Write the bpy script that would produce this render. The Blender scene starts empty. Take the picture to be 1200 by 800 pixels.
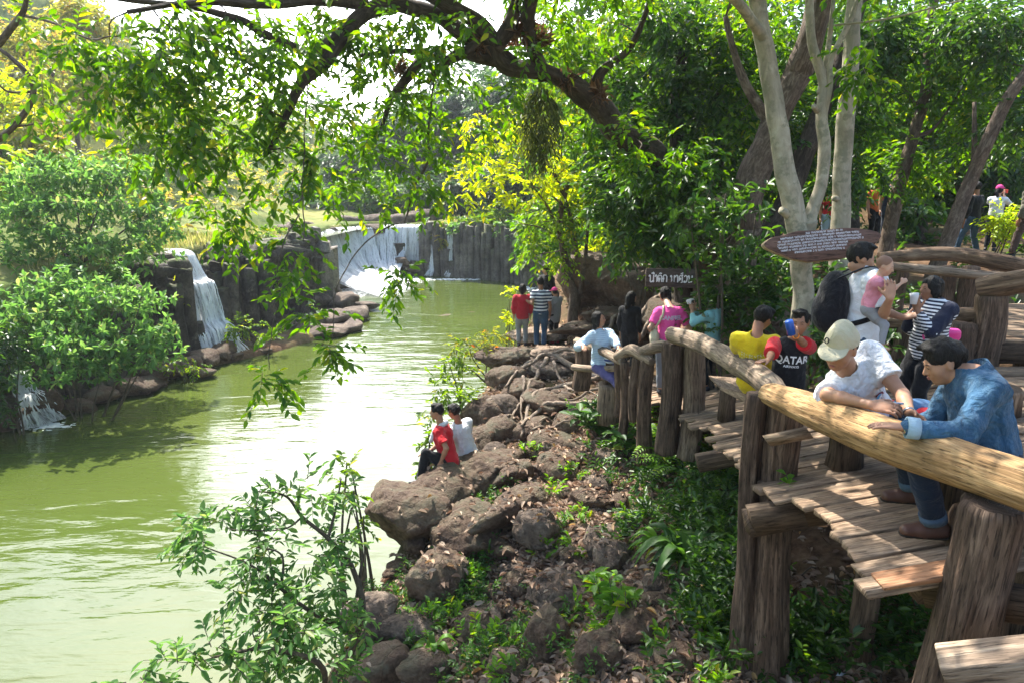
HAZE = .0006
import bpy, math, random
import numpy as np
import openvdb
from mathutils import Vector, Matrix, noise as mnoise
from mathutils.bvhtree import BVHTree

random.seed(5)
RNG = np.random.default_rng(11)
scene = bpy.context.scene
COL = scene.collection
R = math.radians
PITCH = R(13.5); cP = math.cos(PITCH); sP = math.sin(PITCH)
EYE = np.array([0.0, 0.0, 6.0])

# ---------------------------------------------------------------- places seen along a direction, at a real distance
def ray(px, py):
    a = (px - 600) / 800.0; v = (py - 400) / 800.0
    return np.array([a, cP - v * sP, -sP - v * cP])
def at(px, py, d): return EYE + ray(px, py) * d
def atz(px, py, z):
    r = ray(px, py); return EYE + r * ((z - 6.0) / r[2])
def proj(p):
    q = np.asarray(p, float) - EYE
    d = q[1] * cP - q[2] * sP; v = -(q[2] * cP + q[1] * sP)
    return 600 + 800 * q[0] / d, 400 + 800 * v / d, d

def nrm(v):
    v = np.asarray(v, float); n = np.linalg.norm(v); return v / (n if n > 1e-9 else 1)
def nrmr(v): return v / np.maximum(np.linalg.norm(v, axis=-1, keepdims=True), 1e-9)
def sstep(a, b, x):
    t = np.clip((x - a) / (b - a), 0, 1); return t * t * (3 - 2 * t)

# value noise on arrays
def _h(ix, iy, iz, s):
    n = (ix * 374761393 + iy * 668265263 + iz * 2147483647 + s * 974634777).astype(np.int64)
    n = (n ^ (n >> 13)) * 1274126177
    n = n ^ (n >> 16)
    return (n & 0xFFFFFF).astype(np.float64) / 0xFFFFFF
def vnoise(p, s=0):
    p = np.asarray(p, float); i = np.floor(p).astype(np.int64); f = p - i; f = f * f * (3 - 2 * f)
    x, y, z = i[..., 0], i[..., 1], i[..., 2]; fx, fy, fz = f[..., 0], f[..., 1], f[..., 2]
    def L(a, b, t): return a + (b - a) * t
    c = [[[ _h(x + a, y + b, z + d, s) for d in (0, 1)] for b in (0, 1)] for a in (0, 1)]
    x0 = L(L(c[0][0][0], c[1][0][0], fx), L(c[0][1][0], c[1][1][0], fx), fy)
    x1 = L(L(c[0][0][1], c[1][0][1], fx), L(c[0][1][1], c[1][1][1], fx), fy)
    return L(x0, x1, fz) * 2 - 1
def fbm(p, oct=4, s=0):
    p = np.asarray(p, float); o = np.zeros(p.shape[:-1]); a = 1.0; t = 0
    for k in range(oct):
        o += a * vnoise(p * (2.03 ** k), s + k); t += a; a *= .5
    return o / t

# ---------------------------------------------------------------- objects
def setp(o, label=None, cat=None, group=None, kind=None):
    if label: o['label'] = label
    if cat: o['category'] = cat
    if group: o['group'] = group
    if kind: o['kind'] = kind
    return o
def empty(name, loc=(0, 0, 0), rz=0, label=None, cat=None, group=None, kind=None):
    o = bpy.data.objects.new(name, None); COL.objects.link(o)
    o.location = [float(x) for x in loc]; o.rotation_euler = (0, 0, rz); o.empty_display_size = .1
    return setp(o, label, cat, group, kind)
def mesh(name, V, F, mat=None, parent=None, smooth=True, uv=None, mats=None, midx=None):
    """V (n,3); F: (m,k) int array or list of such arrays (different k). uv: per-vertex (n,2)."""
    me = bpy.data.meshes.new(name)
    V = np.asarray(V, np.float32)
    Fs = [np.asarray(f, np.int32) for f in (F if isinstance(F, list) else [F]) if len(f)]
    me.vertices.add(len(V)); me.vertices.foreach_set('co', V.ravel())
    loops = np.concatenate([f.ravel() for f in Fs]); sizes = np.concatenate([np.full(len(f), f.shape[1], np.int32) for f in Fs])
    me.loops.add(len(loops)); me.loops.foreach_set('vertex_index', loops)
    starts = np.concatenate([[0], np.cumsum(sizes)[:-1]]).astype(np.int32)
    me.polygons.add(len(sizes)); me.polygons.foreach_set('loop_start', starts)
    try: me.polygons.foreach_set('loop_total', sizes)
    except Exception: pass
    if smooth: me.polygons.foreach_set('use_smooth', np.ones(len(sizes), bool))
    if uv is not None:
        l = me.uv_layers.new(name='UVMap'); l.data.foreach_set('uv', np.asarray(uv, np.float32)[loops].ravel())
    for m in (mats or ([mat] if mat else [])): me.materials.append(m)
    if midx is not None: me.polygons.foreach_set('material_index', np.asarray(midx, np.int32))
    me.update(calc_edges=True)
    me.validate()
    o = bpy.data.objects.new(name, me); COL.objects.link(o)
    if parent is not None: o.parent = parent
    return o
class MB:
    def __init__(s): s.V = []; s.F = {}; s.U = []; s.n = 0
    def add(s, V, F, uv=None):
        V = np.asarray(V, float); s.V.append(V)
        s.U.append(np.asarray(uv, float) if uv is not None else V[:, :2] * 1.0)
        for f in (F if isinstance(F, list) else [F]):
            f = np.asarray(f, int)
            if len(f): s.F.setdefault(f.shape[1], []).append(f + s.n)
        s.n += len(V); return s
    def build(s, name, mat, parent=None, smooth=True, off=None):
        V = np.concatenate(s.V)
        if off is not None: V = V - np.asarray(off, float)
        return mesh(name, V, [np.concatenate(f) for f in s.F.values()], mat, parent, smooth, np.concatenate(s.U))

def frame_of(t):
    t = nrm(t); u = np.array([0, 0, 1.0]) if abs(t[2]) < .9 else np.array([1.0, 0, 0])
    a = nrm(np.cross(t, u)); b = np.cross(a, t); return a, b
def smooth_path(pts, n):
    """Catmull-Rom through pts (rows may carry extra columns such as the radius)."""
    P = np.asarray(pts, float)
    if len(P) == 2: t = np.linspace(0, 1, n)[:, None]; return P[0] * (1 - t) + P[1] * t
    Q = np.vstack([2 * P[0] - P[1], P, 2 * P[-1] - P[-2]]); out = []
    T = np.linspace(0, len(P) - 1, n)
    for t in T:
        i = min(int(t), len(P) - 2); f = t - i; a, b, c, d = Q[i:i + 4]
        out.append(.5 * ((2 * b) + (-a + c) * f + (2 * a - 5 * b + 4 * c - d) * f * f + (-a + 3 * b - 3 * c + d) * f ** 3))
    return np.array(out)
def tube(path, rad, sides=8, ridge=0.0, rfreq=5, lump=0.0, seed=0, cap=True, lfreq=1.5, flat=None):
    P = np.asarray(path, float); n = len(P); rad = np.broadcast_to(np.asarray(rad, float), (n,))
    T = np.gradient(P, axis=0); T = nrmr(T)
    a, b = frame_of(T[0]); A = []; B = []
    for i in range(n):
        a = nrm(a - T[i] * np.dot(a, T[i])); b = np.cross(T[i], a); A.append(a); B.append(b)
    A = np.array(A); B = np.array(B)
    th = np.linspace(0, 2 * math.pi, sides, endpoint=False)
    s = np.concatenate([[0], np.cumsum(np.linalg.norm(np.diff(P, axis=0), axis=1))])
    rr = np.ones((n, sides)) * rad[:, None]
    if ridge or lump:
        S, TH = np.meshgrid(s, th, indexing='ij')
        q = np.stack([np.cos(TH) * rfreq, np.sin(TH) * rfreq, S * lfreq + seed * 7.7], -1)
        rr = rr * (1 + ridge * fbm(q, 3, seed)) + rad[:, None] * lump * fbm(q * np.array([.3, .3, 1.2]), 2, seed + 9)
    V = P[:, None, :] + rr[..., None] * (np.cos(th)[None, :, None] * A[:, None, :] + np.sin(th)[None, :, None] * B[:, None, :])
    V = V.reshape(-1, 3)
    i, j = np.meshgrid(np.arange(n - 1), np.arange(sides), indexing='ij'); j2 = (j + 1) % sides
    F = [np.stack([i * sides + j, i * sides + j2, (i + 1) * sides + j2, (i + 1) * sides + j], -1).reshape(-1, 4)]
    uv = np.stack([np.tile(th / (2 * math.pi) * 2 * math.pi * max(rad.mean(), .01), n), np.repeat(s, sides)], -1)
    # coordinates measured along the grain: v in metres along, u mirrored so that no seam shows
    uv[:, 0] = np.abs(uv[:, 0] - math.pi * max(rad.mean(), .01)) + seed * 1.37
    if cap:
        V = np.vstack([V, P[0], P[-1]]); k = n * sides; jj = np.arange(sides); j3 = (jj + 1) % sides
        F.append(np.stack([np.full(sides, k), j3, jj], -1)); F.append(np.stack([np.full(sides, k + 1), (n - 1) * sides + jj, (n - 1) * sides + j3], -1))
        uv = np.vstack([uv, [[seed, 0]], [[seed, s[-1]]]])
    return V, F, uv
def box(c, size, axes=None, wob=0.0):
    c = np.asarray(c, float); h = np.asarray(size, float) / 2
    A = np.eye(3) if axes is None else np.array([nrm(a) for a in axes])
    s = np.array([[x, y, z] for x in (-1, 1) for y in (-1, 1) for z in (-1, 1)], float) * h
    if wob: s = s + RNG.normal(0, wob, s.shape)
    V = c + s @ A
    F = [[0, 1, 3, 2], [4, 6, 7, 5], [0, 4, 5, 1], [2, 3, 7, 6], [0, 2, 6, 4], [1, 5, 7, 3]]
    if np.linalg.det(A) < 0: F = [f[::-1] for f in F]
    uv = np.stack([s[:, 1] + s[:, 2], s[:, 0]], -1)
    return V, np.array(F), uv
def bevel(o, w=.01, seg=2):
    m = o.modifiers.new('bevel', 'BEVEL'); m.width = w; m.segments = seg; m.limit_method = 'ANGLE'; return o

# ---------------------------------------------------------------- rounded solids from distance fields
class Solid:
    def __init__(s, h): s.h = h; s.ops = []
    def cone(s, a, b, ra, rb, k=.02, op='add', clip=None):
        a = np.asarray(a, float); b = np.asarray(b, float); m = max(ra, rb)
        s.ops.append((op, 'cone', (a, b, ra, rb, clip), k, np.minimum(a, b) - m, np.maximum(a, b) + m)); return s
    def chain(s, pts, rs, k=.02, op='add'):
        for i in range(len(pts) - 1): s.cone(pts[i], pts[i + 1], rs[i], rs[i + 1], k, op)
        return s
    def ell(s, c, r, M=None, k=.02, op='add', clip=None):
        c = np.asarray(c, float); r = np.asarray(r, float) * np.ones(3); m = r.max()
        if M is None: lo, hi = c - r, c + r
        else: e = np.sqrt(((np.asarray(M) * r) ** 2).sum(1)); lo, hi = c - e, c + e
        s.ops.append((op, 'ell', (c, r, M, clip), k, lo, hi)); return s
    def cut(s, p, n, k=.004, within=None):
        """remove what lies on the side n points to (optionally only within a ball (c, r))"""
        s.ops.append(('cut', 'plane', (np.asarray(p, float), nrm(n), within), k, None, None)); return s
    def build(s, name, mat, parent=None, fold=0, ffreq=12, fseed=0, fstretch=(1, 1, 1), off=None, **kw):
        h = s.h; A = [o for o in s.ops if o[0] == 'add']
        lo = np.min([o[4] for o in A], 0) - 4 * h; hi = np.max([o[5] for o in A], 0) + 4 * h
        n = np.ceil((hi - lo) / h).astype(int) + 1
        G = np.full(n, 4 * h, np.float32)
        ax = [lo[i] + np.arange(n[i]) * h for i in range(3)]
        for op, kind, a, k, l, u in s.ops:
            m = 3 * h + k
            if l is None:
                if a[2] is not None: l = a[2][0] - a[2][1]; u = a[2][0] + a[2][1]
                else: l, u = lo, hi
            i0 = np.clip(np.floor((l - m - lo) / h).astype(int), 0, n); i1 = np.clip(np.ceil((u + m - lo) / h).astype(int) + 1, 0, n)
            if np.any(i1 <= i0): continue
            X = ax[0][i0[0]:i1[0], None, None]; Y = ax[1][None, i0[1]:i1[1], None]; Z = ax[2][None, None, i0[2]:i1[2]]
            if kind == 'cone':
                p, q, ra, rb, clip = a; d = q - p; L2 = max(float(d @ d), 1e-9)
                t = np.clip(((X - p[0]) * d[0] + (Y - p[1]) * d[1] + (Z - p[2]) * d[2]) / L2, 0, 1)
                D = np.sqrt((X - p[0] - t * d[0]) ** 2 + (Y - p[1] - t * d[1]) ** 2 + (Z - p[2] - t * d[2]) ** 2) - (ra + (rb - ra) * t)
            elif kind == 'ell':
                c, r, M, clip = a
                x, y, z = X - c[0], Y - c[1], Z - c[2]
                if M is not None:
                    M = np.asarray(M)  # columns = axes
                    x, y, z = (x * M[0, i] + y * M[1, i] + z * M[2, i] for i in range(3))
                k0 = np.sqrt((x / r[0]) ** 2 + (y / r[1]) ** 2 + (z / r[2]) ** 2)
                k1 = np.sqrt((x / r[0] ** 2) ** 2 + (y / r[1] ** 2) ** 2 + (z / r[2] ** 2) ** 2)
                D = np.where(k0 < 1e-3, -r.min(), k0 * (k0 - 1) / np.maximum(k1, 1e-9))
            else:
                p, nn, w = a
                D = (X - p[0]) * nn[0] + (Y - p[1]) * nn[1] + (Z - p[2]) * nn[2]
                if w is not None:
                    B = np.sqrt((X - w[0][0]) ** 2 + (Y - w[0][1]) ** 2 + (Z - w[0][2]) ** 2) - w[1]
                    D = np.minimum(D, -B)
            g = G[i0[0]:i1[0], i0[1]:i1[1], i0[2]:i1[2]]
            if kind != 'plane' and clip is not None:
                cpt, cn = clip; D = np.maximum(D, (X - cpt[0]) * cn[0] + (Y - cpt[1]) * cn[1] + (Z - cpt[2]) * cn[2])
            D = D.astype(np.float32)
            if op == 'add':
                hh = np.maximum(k - np.abs(g - D), 0) / max(k, 1e-6); r_ = np.minimum(g, D) - hh * hh * k * .25
            elif op == 'sub':
                hh = np.maximum(k - np.abs(g + D), 0) / max(k, 1e-6); r_ = np.maximum(g, -D) + hh * hh * k * .25
            else:
                r_ = np.maximum(g, D)
            G[i0[0]:i1[0], i0[1]:i1[1], i0[2]:i1[2]] = r_
        if fold:
            band = np.abs(G) < 3.5 * h
            idx = np.argwhere(band)
            p = (idx * h + lo) * np.asarray(fstretch) * ffreq
            G[band] += (fold * fbm(p, 3, fseed)).astype(np.float32)
        G = np.clip(G, -4 * h, 4 * h)
        G[0], G[-1] = 4 * h, 4 * h; G[:, 0], G[:, -1] = 4 * h, 4 * h; G[:, :, 0], G[:, :, -1] = 4 * h, 4 * h
        g = openvdb.FloatGrid(float(4 * h)); g.copyFromArray(np.ascontiguousarray(G))
        V, Q = g.convertToQuads(isovalue=0.0)
        V = V * h + lo
        if off is not None: V = V - np.asarray(off)
        o = mesh(name, V, Q[:, ::-1] if FLIPQ else Q, mat, parent, True)
        return o
FLIPQ = True

# ---------------------------------------------------------------- materials
def new_mat(name):
    m = bpy.data.materials.new(name); m.use_nodes = True; nt = m.node_tree
    for n in list(nt.nodes): nt.nodes.remove(n)
    out = nt.nodes.new('ShaderNodeOutputMaterial'); return m, nt, out
class NT:
    def __init__(s, nt): s.nt = nt
    def n(s, t, **k):
        x = s.nt.nodes.new('ShaderNode' + t)
        ins = k.pop('ins', {})
        for a, b in k.items(): setattr(x, a, b)
        for a, b in ins.items():
            if isinstance(b, bpy.types.NodeSocket): s.nt.links.new(b, x.inputs[a])
            else: x.inputs[a].default_value = b
        return x
    def link(s, a, b): s.nt.links.new(a, b)
    def coord(s, kind='Object', scale=(1, 1, 1), rot=(0, 0, 0)):
        t = s.n('TexCoord'); m = s.n('Mapping', ins={'Vector': t.outputs[kind], 'Scale': scale, 'Rotation': rot}); return m.outputs[0]
    def noise(s, vec, scale, detail=4, rough=.55, dist=0):
        return s.n('TexNoise', ins={'Vector': vec, 'Scale': scale, 'Detail': detail, 'Roughness': rough, 'Distortion': dist}).outputs[0]
    def ramp(s, fac, stops, interp='LINEAR'):
        r = s.n('ValToRGB', ins={'Fac': fac}); cr = r.color_ramp; cr.interpolation = interp
        while len(cr.elements) < len(stops): cr.elements.new(.5)
        for e, (p, c) in zip(cr.elements, stops):
            e.position = p; e.color = (*c, 1) if len(c) == 3 else c
        return r.outputs[0]
    def mix(s, fac, a, b, mode='MIX'):
        m = s.n('Mix', data_type='RGBA', blend_type=mode)
        for i, v in ((0, fac), (6, a), (7, b)):
            if isinstance(v, bpy.types.NodeSocket): s.nt.links.new(v, m.inputs[i])
            else: m.inputs[i].default_value = v if i == 0 else ((*v, 1) if len(v) == 3 else v)
        return m.outputs[2]
    def math(s, op, a, b=0.0, c=None):
        m = s.n('Math', operation=op)
        for i, v in enumerate((a, b) if c is None else (a, b, c)):
            if isinstance(v, bpy.types.NodeSocket): s.nt.links.new(v, m.inputs[i])
            else: m.inputs[i].default_value = v
        return m.outputs[0]
    def bump(s, h, strength=.5, dist=.02, normal=None):
        ins = {'Height': h, 'Strength': strength, 'Distance': dist}
        if normal is not None: ins['Normal'] = normal
        return s.n('Bump', ins=ins).outputs[0]
    def pbsdf(s, col, rough=.8, spec=.3, normal=None, **k):
        ins = {'Base Color': col if isinstance(col, bpy.types.NodeSocket) else (*col, 1), 'Roughness': rough, 'Specular IOR Level': spec}
        if normal is not None: ins['Normal'] = normal
        ins.update(k); return s.n('BsdfPrincipled', ins=ins).outputs[0]
def finish(nt, out, sh): nt.links.new(sh, out.inputs[0])

def m_leaf(name, cols, trans=.45, tcol=None, rough=.45, spec=.35):
    """cols: three real leaf colours; each leaf takes one of its own. Light passes through the blade."""
    m, nt, out = new_mat(name); N = NT(nt)
    g = N.n('NewGeometry').outputs['Random Per Island']
    c = N.ramp(g, [(0, cols[0]), (.5, cols[1]), (.93, cols[2]), (1.0, cols[3] if len(cols) > 3 else cols[2])])
    tc = N.mix(1.0, c, tcol or (1.6, 1.75, .55), 'MULTIPLY')
    hs = N.n('HueSaturation', ins={'Color': c, 'Value': 2.1, 'Saturation': 1.12, 'Hue': .485}).outputs[0]
    a = N.pbsdf(c, rough, spec); b = N.n('BsdfTranslucent', ins={'Color': hs}).outputs[0]
    x = N.n('MixShader', ins={0: trans, 1: a, 2: b}).outputs[0]
    finish(nt, out, x); return m
def m_rock(name, a=(.055, .04, .032), b=(.14, .10, .075), c=(.24, .19, .15), scale=1.0, moss=None):
    m, nt, out = new_mat(name); N = NT(nt)
    v = N.coord('Object'); gm = N.n('NewGeometry')
    n1 = N.noise(v, 1.7 * scale, 6, .6); n2 = N.noise(v, 14 * scale, 6, .7); n3 = N.noise(v, 60 * scale, 3, .6)
    col = N.ramp(n1, [(.32, a), (.5, b), (.68, c)])
    col = N.mix(.55, col, N.ramp(n2, [(.34, (.32, .29, .27)), (.6, (1.3, 1.25, 1.2))]), 'MULTIPLY')
    col = N.mix(N.ramp(N.noise(v, 3.1 * scale, 5, .7), [(.57, (0, 0, 0)), (.66, (.7, .7, .7))]), col, (.17, .15, .115))
    if moss:
        up = N.n('SeparateXYZ', ins={0: gm.outputs['Normal']}).outputs[2]
        f = N.math('MULTIPLY', N.ramp(N.noise(v, 2.3, 5, .7), [(.42, (0, 0, 0)), (.6, (1, 1, 1))]), N.math('MAXIMUM', up, 0.0))
        col = N.mix(f, col, moss)
    vo = N.n('TexVoronoi', feature='DISTANCE_TO_EDGE', ins={'Vector': N.mix(.08, v, N.n('TexNoise', ins={'Vector': v, 'Scale': 3.0}).outputs[1]), 'Scale': 2.2 * scale}).outputs[0]
    crack = N.ramp(vo, [(0, (0, 0, 0)), (.03, (1, 1, 1))])
    nb = N.bump(n1, .6, .12); nb = N.bump(n2, .9, .06, nb); nb = N.bump(crack, .5, .03, nb); nb = N.bump(n3, .6, .014, nb)
    finish(nt, out, N.pbsdf(col, N.ramp(n2, [(.3, (.95,) * 3), (.7, (.65,) * 3)]), .3, nb)); return m
def m_wood(name, dark, mid, light, scale=1.0, uv=True, bumpd=.015, var=.5, rough=.8):
    """weathered wood; the grain runs along the V coordinate"""
    m, nt, out = new_mat(name); N = NT(nt)
    v = N.coord('UV' if uv else 'Object', (16 * scale, 1.3 * scale, 1)) if uv else N.coord('Object', (1.3 * scale, 16 * scale, 16 * scale))
    v2 = N.coord('UV' if uv else 'Object', (3 * scale, 1.2 * scale, 3))
    n1 = N.noise(v, 2.2, 6, .65, .6); n2 = N.noise(v2, 2.5, 4, .6); n3 = N.noise(v, 7, 4, .6, .3)
    col = N.ramp(n1, [(.3, dark), (.5, mid), (.7, light)])
    col = N.mix(.6, col, N.ramp(n2, [(.3, (.55, .5, .47)), (.65, (1.2, 1.18, 1.12))]), 'MULTIPLY')
    rnd = N.n('NewGeometry').outputs['Random Per Island']
    col = N.mix(var, col, N.ramp(rnd, [(0, (.55, .53, .5)), (.5, (1, .96, .9)), (1, (1.5, 1.38, 1.2))]), 'MULTIPLY')
    crack = N.ramp(n3, [(.38, (0, 0, 0)), (.45, (1, 1, 1))])
    col = N.mix(.6, col, crack, 'MULTIPLY')
    if uv:
        kn = N.n('TexVoronoi', ins={'Vector': N.coord('UV', (5.5, 1.7, 1)), 'Scale': 1.0, 'Randomness': 1.0}).outputs[0]; kr = N.math('SINE', N.math('MULTIPLY', kn, 130.0))
        km = N.ramp(kn, [(.05, (1, 1, 1)), (.13, (0, 0, 0))]); col = N.mix(N.math('MULTIPLY', km, .85), col, N.mix(N.math('MULTIPLY', N.math('ADD', kr, 1.0), .5), dark, mid))
        fine = N.noise(N.coord('UV', (90 * scale, 4 * scale, 1)), 2.0, 3, .6); col = N.mix(.5, col, N.ramp(fine, [(.3, (.62, .60, .58)), (.65, (1.25, 1.22, 1.18))]), 'MULTIPLY'); crack = N.mix(.35, crack, fine)
    nb = N.bump(n1, .6, bumpd); nb = N.bump(crack, .5, bumpd * .8, nb)
    finish(nt, out, N.pbsdf(col, rough, .25, nb)); return m
def m_bark(name, dark, mid, light, scale=1.0, spots=None, bumpd=.02):
    m, nt, out = new_mat(name); N = NT(nt)
    v = N.coord('UV', (5 * scale, 1.6 * scale, 1)); o = N.coord('Object')
    n1 = N.noise(v, 3, 7, .7, 1.0); n2 = N.noise(o, 4 * scale, 5, .65)
    col = N.ramp(n1, [(.32, dark), (.5, mid), (.68, light)])
    col = N.mix(.5, col, N.ramp(n2, [(.35, (.6, .6, .58)), (.62, (1.25, 1.22, 1.15))]), 'MULTIPLY')
    if spots:
        col = N.mix(N.ramp(N.noise(o, 9, 4, .6), [(.52, (0, 0, 0)), (.6, (.8, .8, .8))]), col, spots)
    finish(nt, out, N.pbsdf(col, .85, .2, N.bump(n2, .35, bumpd, N.bump(n1, .8, bumpd)))); return m
def m_plain(name, col, rough=.6, spec=.3, bump=0, bscale=60, var=0, sheen=0, metal=0, **k):
    m, nt, out = new_mat(name); N = NT(nt); v = N.coord('Object')
    c = col
    if var:
        c = N.mix(1.0, col, N.ramp(N.noise(v, 5, 5, .6), [(.3, (1 - var,) * 3), (.7, (1 + var,) * 3)]), 'MULTIPLY')
    nb = N.bump(N.noise(v, bscale, 3, .6), .5, bump) if bump else None
    ex = {'Metallic': metal}
    if sheen: ex['Sheen Weight'] = sheen
    ex.update(k)
    finish(nt, out, N.pbsdf(c, rough, spec, nb, **ex)); return m
def m_cloth(name, col, stripe=None, freq=25, duty=.5, axis=2, var=.12, wear=None, bump=.002):
    """woven cloth; stripe = second colour in bands along an axis of the garment"""
    m, nt, out = new_mat(name); N = NT(nt); v = N.coord('Object')
    c = (*col, 1)
    if stripe:
        z = N.n('SeparateXYZ', ins={0: v}).outputs[axis]
        f = N.math('GREATER_THAN', N.math('FRACT', N.math('MULTIPLY', z, freq)), duty)
        c = N.mix(f, col, stripe)
    c = N.mix(1.0, c, N.ramp(N.noise(v, 3.5, 5, .6), [(.3, (1 - var,) * 3), (.7, (1 + var,) * 3)]), 'MULTIPLY')
    if wear:
        c = N.mix(N.ramp(N.noise(N.coord('Object', (1, 1, .35)), 22, 7, .75), [(.5, (0, 0, 0)), (.8, (1, 1, 1))]), c, wear)
    w = N.noise(v, 420, 2, .5); f2 = N.noise(v, 13, 5, .62, 1.2); f3 = N.n('TexWave', ins={'Vector': v, 'Scale': 3.2, 'Distortion': 9.0, 'Detail': 3.0, 'Detail Scale': 1.6}).outputs[1]
    nb = N.bump(f3, .55, bump * 5, N.bump(f2, .9, bump * 9, N.bump(w, .25, bump)))
    finish(nt, out, N.pbsdf(c, .88, .15, nb, **{'Sheen Weight': .12})); return m
def m_skin(name, col):
    m, nt, out = new_mat(name); N = NT(nt); v = N.coord('Object')
    c = N.mix(1.0, col, N.ramp(N.noise(v, 14, 4, .6), [(.3, (.86, .82, .8)), (.7, (1.12, 1.06, 1.04))]), 'MULTIPLY')
    finish(nt, out, N.pbsdf(c, .5, .35, N.bump(N.noise(v, 180, 3, .6), .15, .001), **{'Subsurface Weight': .12, 'Subsurface Radius': (.02, .008, .004), 'Subsurface Scale': .5})); return m
# ================================================================ light, sky, camera
SUN_EL, SUN_AZ = R(52), R(-27)          # azimuth measured from the view direction (+Y), negative = to the left
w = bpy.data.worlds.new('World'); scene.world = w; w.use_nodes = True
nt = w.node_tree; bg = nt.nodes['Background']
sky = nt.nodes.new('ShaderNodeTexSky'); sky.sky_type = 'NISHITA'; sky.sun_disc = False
sky.sun_elevation = SUN_EL; sky.sun_rotation = SUN_AZ; sky.air_density = 1.3; sky.dust_density = 2.0; sky.ozone_density = 1.0
# bright white cloud patch added to the sky to throw glare onto the river
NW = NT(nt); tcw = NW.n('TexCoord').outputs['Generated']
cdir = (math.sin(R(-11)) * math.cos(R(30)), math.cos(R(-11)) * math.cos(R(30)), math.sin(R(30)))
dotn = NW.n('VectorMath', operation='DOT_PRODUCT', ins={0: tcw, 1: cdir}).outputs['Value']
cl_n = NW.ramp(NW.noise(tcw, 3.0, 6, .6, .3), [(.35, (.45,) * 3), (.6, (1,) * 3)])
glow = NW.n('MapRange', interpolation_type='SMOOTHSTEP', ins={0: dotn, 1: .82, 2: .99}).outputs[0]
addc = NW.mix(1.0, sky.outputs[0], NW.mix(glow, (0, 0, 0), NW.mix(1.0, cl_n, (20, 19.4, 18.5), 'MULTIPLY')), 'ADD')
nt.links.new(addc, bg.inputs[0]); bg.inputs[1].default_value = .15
sd = np.array([math.sin(SUN_AZ) * math.cos(SUN_EL), math.cos(SUN_AZ) * math.cos(SUN_EL), math.sin(SUN_EL)])
ld = bpy.data.lights.new('sun', 'SUN'); ld.energy = 5.0; ld.angle = R(.5); ld.color = (1, .95, .86)
lo = bpy.data.objects.new('sun', ld); COL.objects.link(lo); lo.rotation_euler = Vector(-sd).to_track_quat('-Z', 'Y').to_euler(); lo.location = (-6, 10, 25)
cam = bpy.data.cameras.new('camera'); cam.lens = 24; cam.sensor_width = 36; cam.clip_end = 400; cam.clip_start = .05
co = bpy.data.objects.new('camera', cam); COL.objects.link(co); co.location = EYE; co.rotation_euler = (R(90) - PITCH, 0, 0); scene.camera = co
scene.view_settings.view_transform = 'Standard'; scene.view_settings.look = 'None'; scene.view_settings.gamma = 1; scene.view_settings.exposure = 1.3
scene.cycles.max_bounces = 6; scene.cycles.transparent_max_bounces = 12; scene.cycles.diffuse_bounces = 2; scene.cycles.glossy_bounces = 2; scene.cycles.transmission_bounces = 3; scene.cycles.volume_bounces = 0
scene.cycles.use_denoising = True; scene.cycles.sample_clamp_indirect = 6; scene.cycles.caustics_reflective = False; scene.cycles.caustics_refractive = False

# ================================================================ the lie of the land
POOL = np.array([(-4.2, -8), (-3.4, 0), (-2.75, 4), (-2.35, 7), (-1.75, 9.3), (-1.35, 12), (-1.0, 14.3), (-.1, 18), (.5, 22), (1.2, 28), (1.7, 34), (1.6, 38),
                 (-1, 40.5), (-4, 42.3), (-7, 43.5), (-9.5, 41), (-10.2, 36.5), (-9.6, 34), (-9.2, 30), (-7.4, 28.6), (-6.0, 27.2), (-8.1, 23.2), (-9.7, 21), (-10.8, 18.8), (-11.3, 16.6), (-12.4, 15), (-14, 11), (-16, 4), (-17, -8)])
def sdist(X, Y, POOL=None):
    """distance to the pool's edge, positive on land"""
    X = np.asarray(X, float); Y = np.asarray(Y, float); d = np.full(X.shape, 1e9); ins = np.zeros(X.shape, bool)
    POOL = globals()['POOL'] if POOL is None else POOL
    n = len(POOL)
    for i in range(n):
        a = POOL[i]; b = POOL[(i + 1) % n]; e = b - a
        t = np.clip(((X - a[0]) * e[0] + (Y - a[1]) * e[1]) / (e @ e), 0, 1)
        d = np.minimum(d, np.hypot(X - a[0] - t * e[0], Y - a[1] - t * e[1]))
        c = ((a[1] > Y) != (b[1] > Y)) & (X < (b[0] - a[0]) * (Y - a[1]) / (b[1] - a[1] + 1e-12) + a[0]); ins ^= c
    return np.where(ins, -d, d)
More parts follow.
